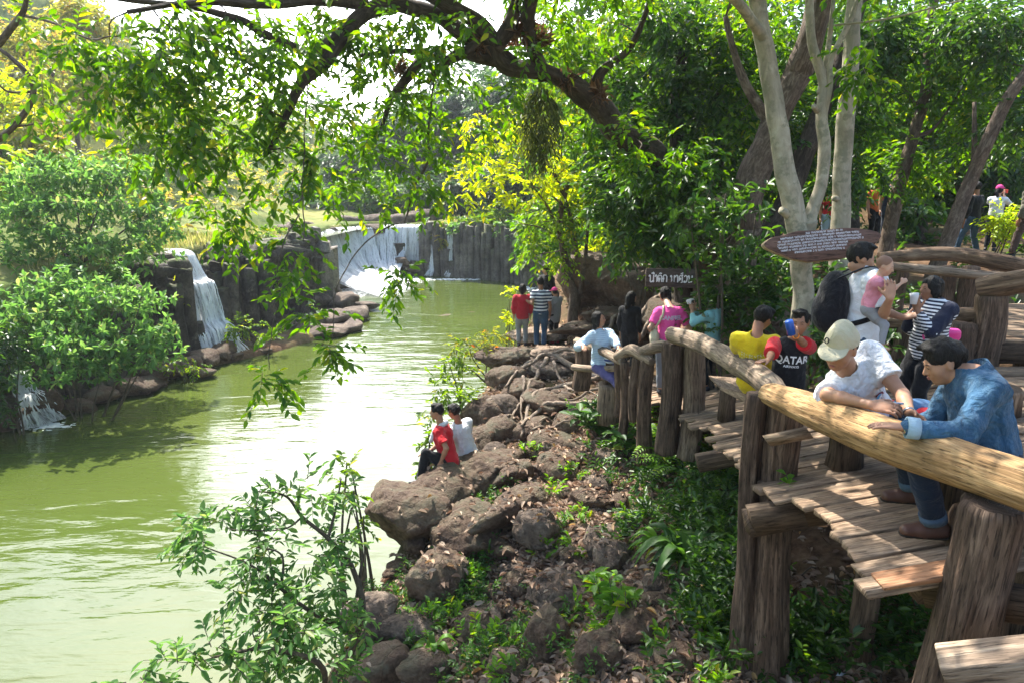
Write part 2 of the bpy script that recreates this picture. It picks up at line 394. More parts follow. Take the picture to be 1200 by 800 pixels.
CP = np.array([(-1.3, 9.3, 1.45), (-2, 7, 1.1), (-2.2, 5, 1.0), (-.5, 6.5, 1.45), (-.6, 9, 1.6), (1.9, 4.7, 2.1), (3, 3, 2.3), (.2, 9, 1.8), (1.2, 8, 2.05), (.6, 15.8, 2.0), (0, 13, 1.95), (-.8, 13.5, 1.9), (1.6, 12, 2.25), (2.4, 10.5, 2.4), (0, 11, 1.8),
               (1.8, 15, 2.3), (4.5, 12, 3.1), (2.8, 16.5, 2.9), (3.2, 5.5, 2.6), (3.5, 8, 2.7), (6, 8, 3.3), (6.5, 10.5, 3.9), (8, 12, 4.25), (7, 14, 4.3), (9, 17, 4.35), (12, 13, 4.4), (5, 20, 4.1), (12, 10, 4.3), (9, 8, 4.0), (15, 20, 4.6), (12, 24, 4.9), (2.5, 22, 3.0), (3, 30, 3.2), (3, 39, 3.2), (8, 30, 5), (14, 35, 8), (22, 35, 11),
               (-3, 43.5, 3.1), (0, 46, 3.3), (-7, 45, 3.0), (-11, 43, 3.0), (-12, 38, 3.0), (-11, 31, 3.3), (-12.5, 24, 3.5), (-13, 20, 3.6), (-13, 18, 3.3), (-16, 12, 4), (-17, 20, 4.8), (-20, 26, 6.5), (-28, 30, 11), (-36, 42, 19), (-26, 48, 11), (-16, 40, 4.0), (-14, 55, 3.4), (-6, 55, 3.1), (-3, 70, 3.4), (4, 56, 5), (10, 60, 10), (20, 60, 17), (-12, 80, 4), (-26, 80, 12), (-45, 70, 24), (0, 95, 10), (16, 90, 20), (-20, 105, 9), (-6, 105, 8),
               (0, 0, 1.7), (3, 0, 2.5), (6, 3, 3.2), (-2.4, 2, 1.1), (0, -8, 2.2), (8, -6, 3.5), (16, 2, 4.6), (25, 15, 7), (40, 30, 14), (-25, 5, 7), (-40, 10, 14), (-18, -5, 4)])
CLIFFP = POOL.copy()
CLIFFP = np.array([tuple(q) for q in POOL[:16]] + [(-10.2, 36.5), (-9.9, 33.6), (-9.6, 31.3), (-9.5, 29), (-10.1, 27), (-10.5, 25), (-11.2, 23.4), (-11.5, 21.4), (-12.0, 18.5), (-12.4, 16.6), (-13.4, 15), (-14.6, 11), (-16.5, 4), (-17.5, -8)])
def land(X, Y, rough=True):
    X = np.asarray(X, float); Y = np.asarray(Y, float); sh = X.shape; x = X.ravel(); y = Y.ravel()
    d2 = (x[:, None] - CP[None, :, 0]) ** 2 + (y[:, None] - CP[None, :, 1]) ** 2 + .15
    wt = d2 ** -1.6; z = (wt * CP[None, :, 2]).sum(1) / wt.sum(1)
    s = sdist(x, y)
    far = sstep(20, 26, y) + sstep(-5, -9, x); far = np.clip(far, 0, 1)
    sc = sdist(x, y, CLIFFP)
    zr = -1.2 + (z + 1.2) * sstep(-.15, .75, s); low = -1.2 + 1.35 * sstep(-.3, .5, s)
    zf = low + (z - low) * sstep(.35, 1.0, sc)
    z = zr * (1 - far) + zf * far
    if rough:
        q = np.stack([x, y, np.zeros_like(x)], -1)
        z = z + (fbm(q * .5, 4, 3) * .16 + fbm(q * 2.3, 3, 8) * .045) * sstep(-.2, .6, s) + fbm(q * .07, 3, 5) * 1.6 * sstep(30, 70, np.hypot(x, y))
    return z.reshape(sh)
def ground_at(px, py, dmin=3, dmax=110):
    r = ray(px, py); t = np.concatenate([np.arange(dmin, 30, .05), np.arange(30, dmax, .4)]); P = EYE + r * t[:, None]
    z = land(P[:, 0], P[:, 1]); k = np.argmax(P[:, 2] < z); k = k if P[k, 2] < z[k] else -1
    return np.array([P[k, 0], P[k, 1], z[k]])
def zl(x, y): return float(land(np.array([x]), np.array([y]))[0])

def soil_material():
    m, nt, out = new_mat('soil'); N = NT(nt); v = N.coord('Object')
    n1 = N.noise(v, .8, 5, .6); n2 = N.noise(v, 9, 6, .7); n3 = N.noise(v, 40, 4, .7)
    c = N.ramp(n2, [(.3, (.055, .030, .018)), (.5, (.14, .08, .045)), (.7, (.26, .165, .10))])
    c = N.mix(N.ramp(n1, [(.42, (0, 0, 0)), (.62, (1, 1, 1))]), c, N.ramp(n3, [(.3, (.03, .035, .012)), (.7, (.12, .10, .045))]))
    # dry grass on the far banks and hills
    sep = N.n('SeparateXYZ', ins={0: v}); x, y = sep.outputs[0], sep.outputs[1]
    fy = N.n('MapRange', ins={0: y, 1: 24.0, 2: 30.0}).outputs[0]; fx = N.n('MapRange', ins={0: x, 1: -9.0, 2: -12.5}).outputs[0]
    f = N.math('MAXIMUM', fy, fx)
    g = N.ramp(N.noise(v, .35, 6, .7), [(.32, (.05, .09, .02)), (.48, (.13, .17, .04)), (.66, (.30, .27, .09))])
    g = N.mix(.5, g, N.ramp(n3, [(.3, (.55,) * 3), (.7, (1.3,) * 3)]), 'MULTIPLY')
    c = N.mix(f, c, g)
    nb = N.bump(n2, .8, .06); nb = N.bump(n3, .6, .03, nb)
    finish(nt, out, N.pbsdf(c, .95, .15, nb)); return m
M_SOIL = soil_material()
def grid_sheet(name, xs, ys, mat):
    X, Y = np.meshgrid(xs, ys, indexing='ij'); Z = land(X, Y)
    V = np.stack([X, Y, Z], -1).reshape(-1, 3); n, m = X.shape
    i, j = np.meshgrid(np.arange(n - 1), np.arange(m - 1), indexing='ij')
    F = np.stack([i * m + j, (i + 1) * m + j, (i + 1) * m + j + 1, i * m + j + 1], -1).reshape(-1, 4)
    return setp(mesh(name, V, F, mat), kind='structure')
xs = np.unique(np.concatenate([np.linspace(-90, -18, 50), np.linspace(-18, -6, 70), np.linspace(-6, 9, 190), np.linspace(9, 20, 40), np.linspace(20, 90, 40)]))
ys = np.unique(np.concatenate([np.linspace(-30, 1, 25), np.linspace(1, 20, 230), np.linspace(20, 50, 150), np.linspace(50, 150, 70)]))
ground = grid_sheet('ground', xs, ys, M_SOIL)

GZ = land(*np.meshgrid(xs, ys, indexing='ij'))
def land(X, Y):
    """height of the finished ground sheet"""
    X = np.clip(np.asarray(X, float), xs[0], xs[-1] - 1e-6); Y = np.clip(np.asarray(Y, float), ys[0], ys[-1] - 1e-6)
    i = np.clip(np.searchsorted(xs, X, side='right') - 1, 0, len(xs) - 2); j = np.clip(np.searchsorted(ys, Y, side='right') - 1, 0, len(ys) - 2)
    a = (X - xs[i]) / (xs[i + 1] - xs[i]); b = (Y - ys[j]) / (ys[j + 1] - ys[j])
    return (GZ[i, j] * (1 - a) * (1 - b) + GZ[i + 1, j] * a * (1 - b) + GZ[i, j + 1] * (1 - a) * b + GZ[i + 1, j + 1] * a * b)
# distant hills closing the valley
def ridge(name, pts, depth, mat, seed):
    P = smooth_path(pts, 90); V = []; n = len(P); k = 14
    for i, (x, y, h) in enumerate(P):
        for j in range(k):
            t = j / (k - 1); o = (t - .5) * depth * 2; hh = h * (math.sin(math.pi * t) ** .8)
            V.append((x, y + o, -2 + (hh + 2) * (1 if 0 < j < k - 1 else 0)))
    V = np.array(V); V[:, 2] += fbm(V * .08, 4, seed) * 2.2 * (V[:, 2] > 0)
    i, j = np.meshgrid(np.arange(n - 1), np.arange(k - 1), indexing='ij')
    F = np.stack([i * k + j, (i + 1) * k + j, (i + 1) * k + j + 1, i * k + j + 1], -1).reshape(-1, 4)
    return setp(mesh(name, V, F, mat), kind='structure')
def forest_mat(name, a, b, c):
    m, nt, out = new_mat(name); N = NT(nt); v = N.coord('Object')
    n = N.noise(v, .35, 8, .75); n2 = N.n('TexVoronoi', ins={'Vector': v, 'Scale': .7}).outputs[0]
    col = N.ramp(n, [(.35, a), (.5, b), (.66, c)])
    finish(nt, out, N.pbsdf(col, .9, .1, N.bump(n2, 1.0, 1.5, N.bump(n, 1, 1)))); return m
M_FOREST = forest_mat('wooded_slope', (.018, .035, .012), (.04, .07, .022), (.09, .12, .035))
ridge('hills', [(-120, 120, 16), (-70, 135, 14), (-30, 140, 5), (-5, 140, 5), (30, 120, 14), (90, 100, 24)], 18, M_FOREST, 4)

# ================================================================ water
def water_material():
    m, nt, out = new_mat('river_water'); N = NT(nt)
    v = N.coord('Object', (1, 1, 1)); vs = N.coord('Object', (.45, 1.5, 1), (0, 0, R(-18)))
    n1 = N.noise(vs, 1.2, 3, .5, .5); n2 = N.noise(vs, 4.2, 3, .55, .4); n3 = N.noise(v, 20, 2, .5)
    c = N.ramp(N.noise(v, .16, 3, .5), [(.35, (.056, .082, .015)), (.65, (.080, .104, .024))])
    nb = N.bump(n1, .4, .10); nb = N.bump(n2, .3, .026, nb); nb = N.bump(n3, .12, .006, nb)
    finish(nt, out, N.pbsdf(c, .06, .5, nb, IOR=1.42)); return m
M_WATER = water_material()
wv = np.array([(x, y, 0) for x in np.linspace(-40, 8, 60) for y in np.linspace(-20, 50, 80)], float)
i, j = np.meshgrid(np.arange(59), np.arange(79), indexing='ij')
wf = np.stack([i * 80 + j, (i + 1) * 80 + j, (i + 1) * 80 + j + 1, i * 80 + j + 1], -1).reshape(-1, 4)
setp(mesh('river', wv, wf, M_WATER), kind='structure')
# upstream water above the lip of the fall
M_WATER2 = m_plain('shallow_water', (.20, .22, .16), .15, .5, .02, 3, .3)
up = np.array([(-9.9, 36.2, 2.93), (-9.3, 41.4, 2.93), (-7, 43.8, 2.93), (-4.4, 43.1, 2.93), (-4.2, 50, 3.0), (-6, 62, 3.1), (-14, 64, 3.1), (-15, 50, 3.05), (-13, 40, 2.98)])
setp(mesh('upstream_water', up, np.array([list(range(9))]), M_WATER2, None, False), kind='structure')

# ================================================================ basalt cliffs: upright joined columns
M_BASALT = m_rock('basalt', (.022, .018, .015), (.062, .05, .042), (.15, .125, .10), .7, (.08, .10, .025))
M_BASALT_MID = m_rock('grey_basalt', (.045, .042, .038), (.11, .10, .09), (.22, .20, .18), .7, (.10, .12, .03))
M_BASALT_LIT = m_rock('sunlit_basalt', (.10, .09, .08), (.22, .20, .17), (.36, .32, .27), .7)  # lit copy of the basalt, sunlight put into its paler colours
def columns(name, line, z0, z1, wid, mat, seed, rows=2, jit=.25, miss=(), drop=1.0):
    rg = np.random.default_rng(seed); mb = MB(); P = np.array(line, float)
    L = np.concatenate([[0], np.cumsum(np.linalg.norm(np.diff(P, axis=0), axis=1))]); s = 0; k = 0
    while s < L[-1]:
        w_ = wid * rg.uniform(.7, 1.35); i = min(np.searchsorted(L, s, side='right') - 1, len(P) - 2); t = (s - L[i]) / (L[i + 1] - L[i])
        p = P[i] * (1 - t) + P[i + 1] * t; tn = nrm(P[i + 1] - P[i]); nn = np.array([tn[1], -tn[0]])
        for r_ in range(rows):
            c = p - nn * (-.5 + r_ * .9) * w_ + rg.normal(0, .06, 2)
            if any(a <= s <= b for a, b in miss) : top = z1 - rg.uniform(1.6, 2.6)
            else: top = z1 + rg.uniform(-jit, jit * .6) - (rg.uniform(.2, 1.9) if r_ == rows - 1 and rg.random() < .6 * drop else (rg.uniform(.1, .7) if rg.random() < .4 * drop else 0))
            a0 = rg.uniform(0, 1); sides = rg.integers(5, 8)
            th = a0 + np.arange(sides) * 2 * math.pi / sides; levels = np.array([z0, z0 + (top - z0) * .33, z0 + (top - z0) * .7, top - .06, top]); V = []
            for q, zz in enumerate(levels):
                f = .93 if q == 4 else 1.0; o = rg.normal(0, .02, 2)
                V += [(c[0] + o[0] + math.cos(a) * w_ * .58 * f + rg.normal(0, .025), c[1] + o[1] + math.sin(a) * w_ * .58 * f + rg.normal(0, .025), zz + rg.normal(0, .05 if q > 2 else 0)) for a in th]
            m_ = sides; F = [(q * m_ + a, q * m_ + (a + 1) % m_, (q + 1) * m_ + (a + 1) % m_, (q + 1) * m_ + a) for q in range(4) for a in range(m_)]
            V.append((c[0], c[1], top + rg.uniform(-.03, .03))); T = [(4 * m_ + a, 4 * m_ + (a + 1) % m_, 5 * m_) for a in range(m_)]
            mb.add(np.array(V), [np.array(F), np.array(T)])
        s += w_ * .92; k += 1
    o = mb.build(name, mat, None, False); setp(o, kind='structure'); return o
columns('cliff_face', [(2.2, 30), (2.0, 36), (1.7, 38.2), (-1, 40.7), (-4, 42.5), (-5.6, 43.1)], -.6, 3.15, .36, M_BASALT_MID, 3, 2, .45, (), .25)
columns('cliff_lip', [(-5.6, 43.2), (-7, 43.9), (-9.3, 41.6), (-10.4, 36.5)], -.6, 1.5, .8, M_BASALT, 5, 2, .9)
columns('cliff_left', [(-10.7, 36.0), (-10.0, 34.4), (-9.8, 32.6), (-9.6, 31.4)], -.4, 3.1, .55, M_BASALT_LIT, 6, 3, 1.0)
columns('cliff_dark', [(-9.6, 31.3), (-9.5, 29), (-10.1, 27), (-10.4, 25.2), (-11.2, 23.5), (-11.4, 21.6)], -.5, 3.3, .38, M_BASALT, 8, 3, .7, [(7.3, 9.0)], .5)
NEARBANK = [(-11.3, 21.6), (-11.6, 19.8), (-11.9, 18.4), (-12.2, 17.2), (-12.6, 16.2), (-13.3, 15.0), (-14.2, 12.5), (-15.2, 9)]

# ================================================================ falling water
def fall_material():
    m, nt, out = new_mat('falling_water'); N = NT(nt)
    v = N.coord('UV', (6, .6, 1)); n = N.noise(v, 2.6, 6, .75, .5); n2 = N.noise(N.coord('UV', (22, 1.8, 1)), 3, 4, .7)
    a = N.ramp(N.math('MULTIPLY', n, N.math('ADD', n2, .5)), [(.34, (0, 0, 0)), (.54, (1, 1, 1))])
    s1 = N.pbsdf((.92, .94, .95), .5, .4, N.bump(n, .8, .08)); s2 = N.n('BsdfTranslucent', ins={'Color': (.95, .97, 1, 1)}).outputs[0]
    s = N.n('MixShader', ins={0: .55, 1: s1, 2: s2}).outputs[0]
    t = N.n('BsdfTransparent').outputs[0]
    finish(nt, out, N.n('MixShader', ins={0: a, 1: t, 2: s}).outputs[0]); return m
M_FALL = fall_material()
M_FOAM = m_plain('foam', (.85, .88, .88), .6, .4, .03, 8, .12)
def fall_sheet(mb, top, out_dir, width, prof, seed, spread=1.0, nx=26, ns=46, wander=.12):
    """prof: list of (distance outward, z, width factor); stepped curtain following the rock"""
    top = np.asarray(top, float); o = nrm([out_dir[0], out_dir[1], 0]); sd_ = np.array([-o[1], o[0], 0])
    Pr = smooth_path(np.array(prof, float), ns); u = np.linspace(-.5, .5, nx)
    U, K = np.meshgrid(u, np.arange(ns), indexing='ij')
    D = Pr[K, 0]; Z = Pr[K, 1]; W = Pr[K, 2]
    q = np.stack([U * 6, np.zeros_like(U), K * .05 + seed], -1); nz = fbm(q, 3, seed)
    q2 = np.stack([np.zeros_like(U), K * .09, U * 0 + seed], -1); side = fbm(q2, 2, seed + 3) * wander
    V = top + (D + nz * .16)[..., None] * o + ((U * W * spread) * width + side)[..., None] * sd_
    V[..., 2] = Z + nz * .05 + fbm(np.stack([U * width * 1.6, D * 1.6, U * 0 + seed], -1), 3, seed + 1) * .16 * sstep(3.0, 1.6, Z) * (1 if width > .8 else .3)
    i, j = np.meshgrid(np.arange(nx - 1), np.arange(ns - 1), indexing='ij')
    F = np.stack([i * ns + j, (i + 1) * ns + j, (i + 1) * ns + j + 1, i * ns + j + 1], -1).reshape(-1, 4)
    s = np.concatenate([[0], np.cumsum(np.hypot(np.diff(Pr[:, 0]), np.diff(Pr[:, 1])))])
    mb.add(V.reshape(-1, 3), F, np.stack([(U * width).ravel() + seed * 3.1, s[K].ravel()], -1))
def strands(mb, top, out_dir, width, prof, seed, nx=0, n=None):
    rg = np.random.default_rng(seed + 50); top = np.asarray(top, float); o = nrm([out_dir[0], out_dir[1], 0]); sd_ = np.array([-o[1], o[0], 0]); Pr = smooth_path(np.array(prof, float), 60)
    for k in range(n or int(260 * width)):
        u = rg.uniform(-.52, .52); a = int(rg.uniform(0, 48)); L = int(rg.uniform(5, 22)); b = min(59, a + L); q = Pr[a:b + 1]
        if len(q) < 3: continue
        j = rg.normal(0, .035) + .05; wv_ = np.cumsum(rg.normal(0, .012, len(q))); w_ = rg.uniform(.006, .022) * np.sin(np.linspace(.25, 2.9, len(q)))
        C_ = top + (q[:, 0] + j)[:, None] * o + ((u * q[:, 2]) * width + wv_)[:, None] * sd_; C_[:, 2] = q[:, 1] + rg.uniform(0, .05)
        V = np.concatenate([C_ - sd_ * w_[:, None], C_ + sd_ * w_[:, None]]); m_ = len(q); i = np.arange(m_ - 1); mb.add(V, np.stack([i, i + 1, i + 1 + m_, i + m_], -1))
def froth(mb, c, r, n, seed, h=.12):
    rg = np.random.default_rng(seed)
    for k in range(n):
        a = rg.uniform(0, 6.28); q = rg.random() ** .7; p = np.array([c[0] + math.cos(a) * r[0] * q, c[1] + math.sin(a) * r[1] * q, 0.0])
        s = rg.uniform(.05, .16) * (1.2 - q * .7)
        th = np.linspace(0, 2 * math.pi, 7)[:-1]; V = [p + np.array([math.cos(t) * s * rg.uniform(.8, 2), math.sin(t) * s * rg.uniform(.5, 1.2), -.01]) for t in th] + [p + np.array([0, 0, h * rg.uniform(.1, .5) * (1.1 - q)])]
        mb.add(np.array(V), np.array([(t, (t + 1) % 6, 6) for t in range(6)]))
def waterfall(name, sheets, fr):
    mb = MB()
    for k, s in enumerate(sheets): fall_sheet(mb, **s, seed=k + 1 + len(name))
    o = mb.build(name, M_FALL); setp(o, kind='structure')
    f = MB()
    for k, s in enumerate(sheets): strands(f, seed=k, **{a: b for a, b in s.items() if a != 'nx'})
    for k, (c, r, n) in enumerate(fr): froth(f, c, r, n, 20 + k)
    f.build('foam', M_FOAM, o)
    return o
# nearer cascade stepping down the left cliff, and the small one under the bushes
waterfall('cascade', [dict(top=(-11.5, 23.65, 0), out_dir=(.82, -.45), width=1.1, prof=[(-1.2, 3.45, .5), (-.1, 3.4, .75), (.25, 2.9, .8), (.5, 2.5, .95), (.8, 2.35, 1.0), (1.0, 1.7, 1.0), (1.15, 1.1, 1.15), (1.5, .85, 1.25), (1.75, .35, 1.4), (2.2, .03, 1.7)], nx=30),
                      dict(top=(-11.45, 23.8, 0), out_dir=(.82, -.45), width=.8, prof=[(-1.2, 3.5, .5), (0, 3.46, .7), (.4, 2.95, .7), (.65, 2.55, .8), (.95, 2.4, .9), (1.15, 1.8, .9), (1.3, 1.2, 1.0), (1.65, .9, 1.1), (1.9, .4, 1.3), (2.3, .05, 1.5)], nx=24)],
          [((-10.2, 22.7), (.9, .5), 160)])
waterfall('small_cascade', [dict(top=(-12.6, 16.6, 0), out_dir=(.85, -.5), width=.42, prof=[(-.6, 1.75, .6), (0, 1.7, .7), (.25, 1.2, .8), (.45, .8, 1.1), (.75, .65, 1.5), (.95, .3, 2.0), (1.1, .03, 2.4)], nx=20)],
          [((-11.6, 16.0), (.75, .35), 70)])
MAINP = [(-1.2, 3.05, 1), (-.1, 3.0, 1), (.25, 2.5, 1), (.6, 1.7, 1.05), (1.2, 1.0, 1.1), (2.1, .62, 1.15), (3.3, .28, 1.3), (4.6, .06, 1.5), (6.2, -.16, 1.7)]
STEEP = [(-1.2, 3.05, 1), (-.1, 3.0, 1), (.2, 2.6, 1), (.35, 1.4, 1), (.5, .4, 1.1), (.9, .03, 1.4)]
MF = []
for k, (x, y, ox, oy, w_, pr) in enumerate([(-6.3, 43.6, -.1, -1, .9, STEEP), (-7.2, 43.6, -.1, -1, 1.1, MAINP), (-8.2, 43.0, .2, -1, 1.5, MAINP), (-9.3, 42.0, .5, -1, 1.6, MAINP), (-10.1, 40.8, .7, -.8, 1.6, MAINP), (-10.7, 39.2, .85, -.5, 1.5, MAINP), (-10.9, 37.7, .9, -.4, 1.3, MAINP), (-4.9, 43.1, -.35, -1, .4, STEEP), (-3.7, 42.6, -.4, -1, .25, STEEP)]):
    MF.append(dict(top=(x, y, 0), out_dir=(ox, oy), width=w_, prof=pr))
waterfall('main_falls', MF, [((-8.4, 38.0), (2.0, 3.0), 1100), ((-7, 40.6), (2.2, 1.8), 500), ((-8.6, 35.6), (1.4, 1.6), 200), ((-3.5, 41.0), (3.0, .5), 120), ((1.0, 37.5), (.5, 1.5), 60)])
waterfall('side_trickle', [dict(top=(-9.9, 30.4, 0), out_dir=(.95, -.3), width=.45, prof=STEEP), dict(top=(-9.75, 29.2, 0), out_dir=(.95, -.3), width=.3, prof=STEEP)], [((-8.6, 29.8), (.4, .4), 30)])
# ================================================================ boulders and roots of the bank
M_ROCK = m_rock('brown_rock', (.05, .030, .020), (.135, .085, .056), (.26, .175, .12), 1.3, (.085, .075, .045))
M_ROCK2 = m_rock('grey_rock', (.05, .036, .027), (.13, .096, .072), (.24, .185, .14), 1.3)
M_SLAB = m_rock('pale_rock', (.13, .09, .06), (.28, .20, .145), (.42, .33, .25), 1.3)
def ico(sub):
    import bmesh
    bm = bmesh.new(); bmesh.ops.create_icosphere(bm, subdivisions=sub, radius=1)
    V = np.array([v.co for v in bm.verts]); F = np.array([[v.index for v in f.verts] for f in bm.faces]); bm.free(); return V, F
ICO = {k: ico(k) for k in (3, 4, 5)}
def rock_shape(size, seed, sub=4, blocky=.75, rough=.06):
    rg = np.random.default_rng(seed); D, F = ICO[sub]; D = nrmr(D)
    n = nrmr(rg.normal(size=(13, 3))); n = np.vstack([n, [[0, 0, 1], [0, 0, -1]]]); c = rg.uniform(.72, 1.0, len(n)); c[-2] = .78
    dots = D @ n.T; r = np.where(dots > .12, c / np.maximum(dots, .12), 9)
    k = 26.0; rm = -np.log(np.exp(-k * r).sum(1)) / k
    rr = blocky * rm + (1 - blocky)
    V = D * rr[:, None]; V = V + D * (fbm(V * 1.7, 4, seed) * .13 + fbm(V * 5, 4, seed + 2) * rough * .9 - np.abs(fbm(V * 2.6, 3, seed + 5)) * .10)[:, None]
    return V * np.asarray(size, float), F
def rock(px, py, wpx, hr=.6, dr=.8, mat=None, seed=0, label=None, group=None, sink=.3, rz=None, name='boulder', pos=None, sub=4, blocky=.66, dup=None):
    p = ground_at(px, py) if pos is None else np.asarray(pos, float)
    d = proj(p)[2]; w_ = wpx / 800 * d
    size = np.array([w_ / 2, w_ / 2 * dr, w_ / 2 * hr])
    V, F = rock_shape(size, seed, sub, blocky)
    o = mesh(name, V, F, mat or M_ROCK); o.location = (p[0], p[1], p[2] + size[2] * (.8 - sink * 1.3)); o.rotation_euler = (random.uniform(-.12, .12), random.uniform(-.12, .12), random.uniform(0, 6.3) if rz is None else rz)
    setp(o, label, 'rock', group); return o
GB = 'brown boulders of the river bank'
big = [  # px, py, width, height ratio, depth ratio, label
    (458, 572, 58, .7, .9, 'dark rounded boulder at the water edge left of the seated man\'s shoe'),
    (520, 590, 92, .62, .9, 'flat brown boulder just below the shoe of the man in the red shirt'),
    (482, 618, 108, .66, .8, 'large grey brown boulder with a domed top, above the tallest bank boulder'),
    (447, 612, 54, .9, .9, 'narrow upright boulder overhanging the water at the left edge of the bank'),
    (455, 672, 98, .85, .8, 'tallest blocky boulder of the bank overhanging the river, flat topped'),
    (536, 645, 74, .85, .9, 'sunlit tan boulder with an angular top beside the tallest bank boulder'),
    (515, 695, 78, .8, .8, 'dark slanting boulder below the sunlit tan one'),
    (612, 600, 78, .55, .8, 'broad sunlit flat boulder in the middle of the bank'),
    (628, 632, 64, .85, .8, 'dark round boulder tucked under the broad flat one'),
    (640, 762, 74, .95, .8, 'egg shaped brown boulder low in the picture beside the fallen leaves'),
    (565, 568, 92, .6, .9, 'large pale boulder on which the two seated men sit'),
    (600, 560, 60, .5, .9, 'low rock right of the man in the white shirt'),
    (716, 662, 50, .8, .9, 'small dark dome of rock among the dry leaves at the right'),
    (655, 552, 66, .5, .9, 'flat rock in the sunlit litter right of the middle'),
    (700, 778, 72, .7, .8, 'angular boulder at the bottom beside the broadleaf seedling'),
    (745, 745, 70, .6, .8, 'half buried boulder behind the broadleaf seedling'),
    (430, 745, 70, .9, .9, 'shadowed boulder behind the weeds at the lower left of the bank'),
    (455, 790, 66, .8, .9, 'dark boulder at the bottom edge among weeds'),
    (505, 792, 60, .6, .9, 'leaf strewn boulder at the bottom edge'),
    (556, 740, 60, .6, .9, 'boulder behind the green weeds at the bottom'),
    (660, 705, 84, .5, .8, 'wide low boulder under the drift of leaves'),
    (590, 545, 50, .5, .9, 'small tan rock above the broad flat boulder'),
    (625, 508, 52, .5, .9, 'brown rock below the tree roots'),
    (588, 508, 50, .6, .9, 'rounded rock right of the seated men'),
    (588, 484, 56, .6, .9, 'dark rock against the foot of the upright block'),
    (640, 525, 60, .5, .8, 'flat rock in the sun right of the rounded rocks'),
    (668, 505, 48, .6, .9, 'small rock left of the leafy plant under the railing'),
    (592, 448, 46, .6, .9, 'rock shelf beside the upright block'),
    (640, 438, 56, .35, .9, 'flat slab among the exposed roots'),
    (612, 462, 50, .5, .9, 'brown rock among the exposed roots'),
    (640, 478, 54, .5, .9, 'half buried rock under the longest root'),
    (560, 520, 46, .6, .9, 'rock behind the seated man in white'),
    (770, 690, 44, .6, .9, 'small rock at the foot of the long bladed plant'),
    (610, 690, 44, .6, .9, 'small brown rock in the dry leaves'),
    (585, 650, 40, .7, .9, 'rock wedged below the broad flat boulder'),
    (690, 590, 46, .5, .9, 'low rock in the leaves beside the ferny weeds'),
    (480, 745, 60, .6, .9, 'rock covered with weeds left of the egg shaped boulder'),
    (600, 790, 54, .5, .9, 'flat rock at the bottom edge below the egg shaped boulder'),
    (790, 780, 56, .5, .9, 'mossy rock at the bottom left of the twin posts'),
]
for k, (px, py, w_, hr, dr, lb) in enumerate(big):
    rock(px, py, w_ * 1.0, hr, dr, M_ROCK if k % 4 else M_ROCK2, 100 + k, lb, GB, sub=5 if w_ > 70 else 4, sink=.25)
# upright block at the water and the flat slabs of the landing
p = ground_at(566, 488); V, F = rock_shape((.52, .5, .78), 61, 5, .9)
o = mesh('boulder', V, F, M_ROCK); o.location = (p[0], p[1], 1.55); setp(o, 'tall upright block of brown rock standing at the river edge behind the seated men', 'rock', GB)
for k, (px, py, w_, hr, lb) in enumerate([(668, 420, 105, .16, 'large pale flat slab at the feet of the man in stripes'), (592, 424, 78, .25, 'flat brown slab left of the standing group'), (560, 440, 60, .3, 'low dark slab at the edge behind the upright block'), (540, 398, 62, .7, 'boulder under the bushes at the river edge left of the group'),
                                          (640, 398, 90, .2, 'flat ledge of rock under the standing group'), (700, 392, 80, .25, 'step of brown rock right of the standing group'), (715, 378, 70, .35, 'upper step of rock under the dark bank'), (740, 420, 60, .3, 'rock beside the seated woman in the checked shirt')]):
    rock(px, py, w_, hr, .7, M_SLAB if k in (0, 4) else M_ROCK, 300 + k, lb, GB, sink=.1, rz=random.uniform(-.3, .3), sub=4, blocky=.95)
# banked ledges behind the group (the dark overhang under the leaning tree)
for k, (px, py, d, w_, hr, lb) in enumerate([(700, 322, 17.5, 110, .75, 'dark undercut rock ledge below the yellow grass'), (745, 330, 17, 120, .6, 'dark rock ledge behind the name board'), (790, 362, 14, 120, .6, 'shaded boulder under the name board'), (850, 372, 13, 110, .7, 'shaded rock behind the photographing woman'),
                                             (760, 372, 14.5, 100, .45, 'brown rock step right of the dark ledge'), (900, 350, 11, 90, .8, 'rock in deep shade behind the boys'), (690, 350, 18, 60, .6, 'rock at the foot of the thin bank tree')]):
    P = at(px, py, d); P[2] = zl(P[0], P[1]) * .5 + P[2] * .5
    rock(px, py, w_, hr, .7, M_ROCK, 340 + k, lb, GB, pos=P - np.array([0, 0, .15]), sub=5, blocky=.85)
# the spit of grey rocks under the main fall and the stones along the left shore
GL = 'grey rocks under the falls'
spit = [(395, 378, 60, .35), (418, 372, 40, .4), (375, 360, 50, .5), (405, 360, 44, .5), (352, 352, 36, .6), (430, 362, 30, .4), (385, 392, 50, .25), (412, 386, 34, .3), (345, 378, 34, .4), (360, 388, 40, .3), (388, 350, 30, .7), (332, 388, 30, .4),
        (300, 402, 34, .5), (285, 408, 26, .5), (322, 400, 24, .4), (262, 418, 40, .6), (240, 428, 44, .55), (222, 434, 38, .6), (238, 440, 30, .4), (200, 440, 50, .5), (182, 446, 44, .6), (170, 452, 34, .5), (310, 412, 20, .3), (276, 420, 22, .4), (150, 460, 40, .6), (120, 470, 40, .6), (60, 488, 34, 1.3), (95, 480, 34, .5), (10, 500, 40, .8)]
for k, (px, py, w_, hr) in enumerate(spit):
    P = atz(px, py, .05)
    lb = {1: 'pale flat rock at the tip of the spit under the main fall', 26: 'square dark block splitting the small cascade under the bushes', 11: None}.get(k) or ('grey angular rock on the spit below the main falls' if k < 12 else 'wet brown stone at the waterline of the left shore')
    rock(px, py, w_, hr, .8, M_ROCK2 if k < 12 else M_ROCK, 400 + k, lb, GL if k < 12 else 'stones along the left shore', pos=P, sub=3, blocky=.95, sink=.1)
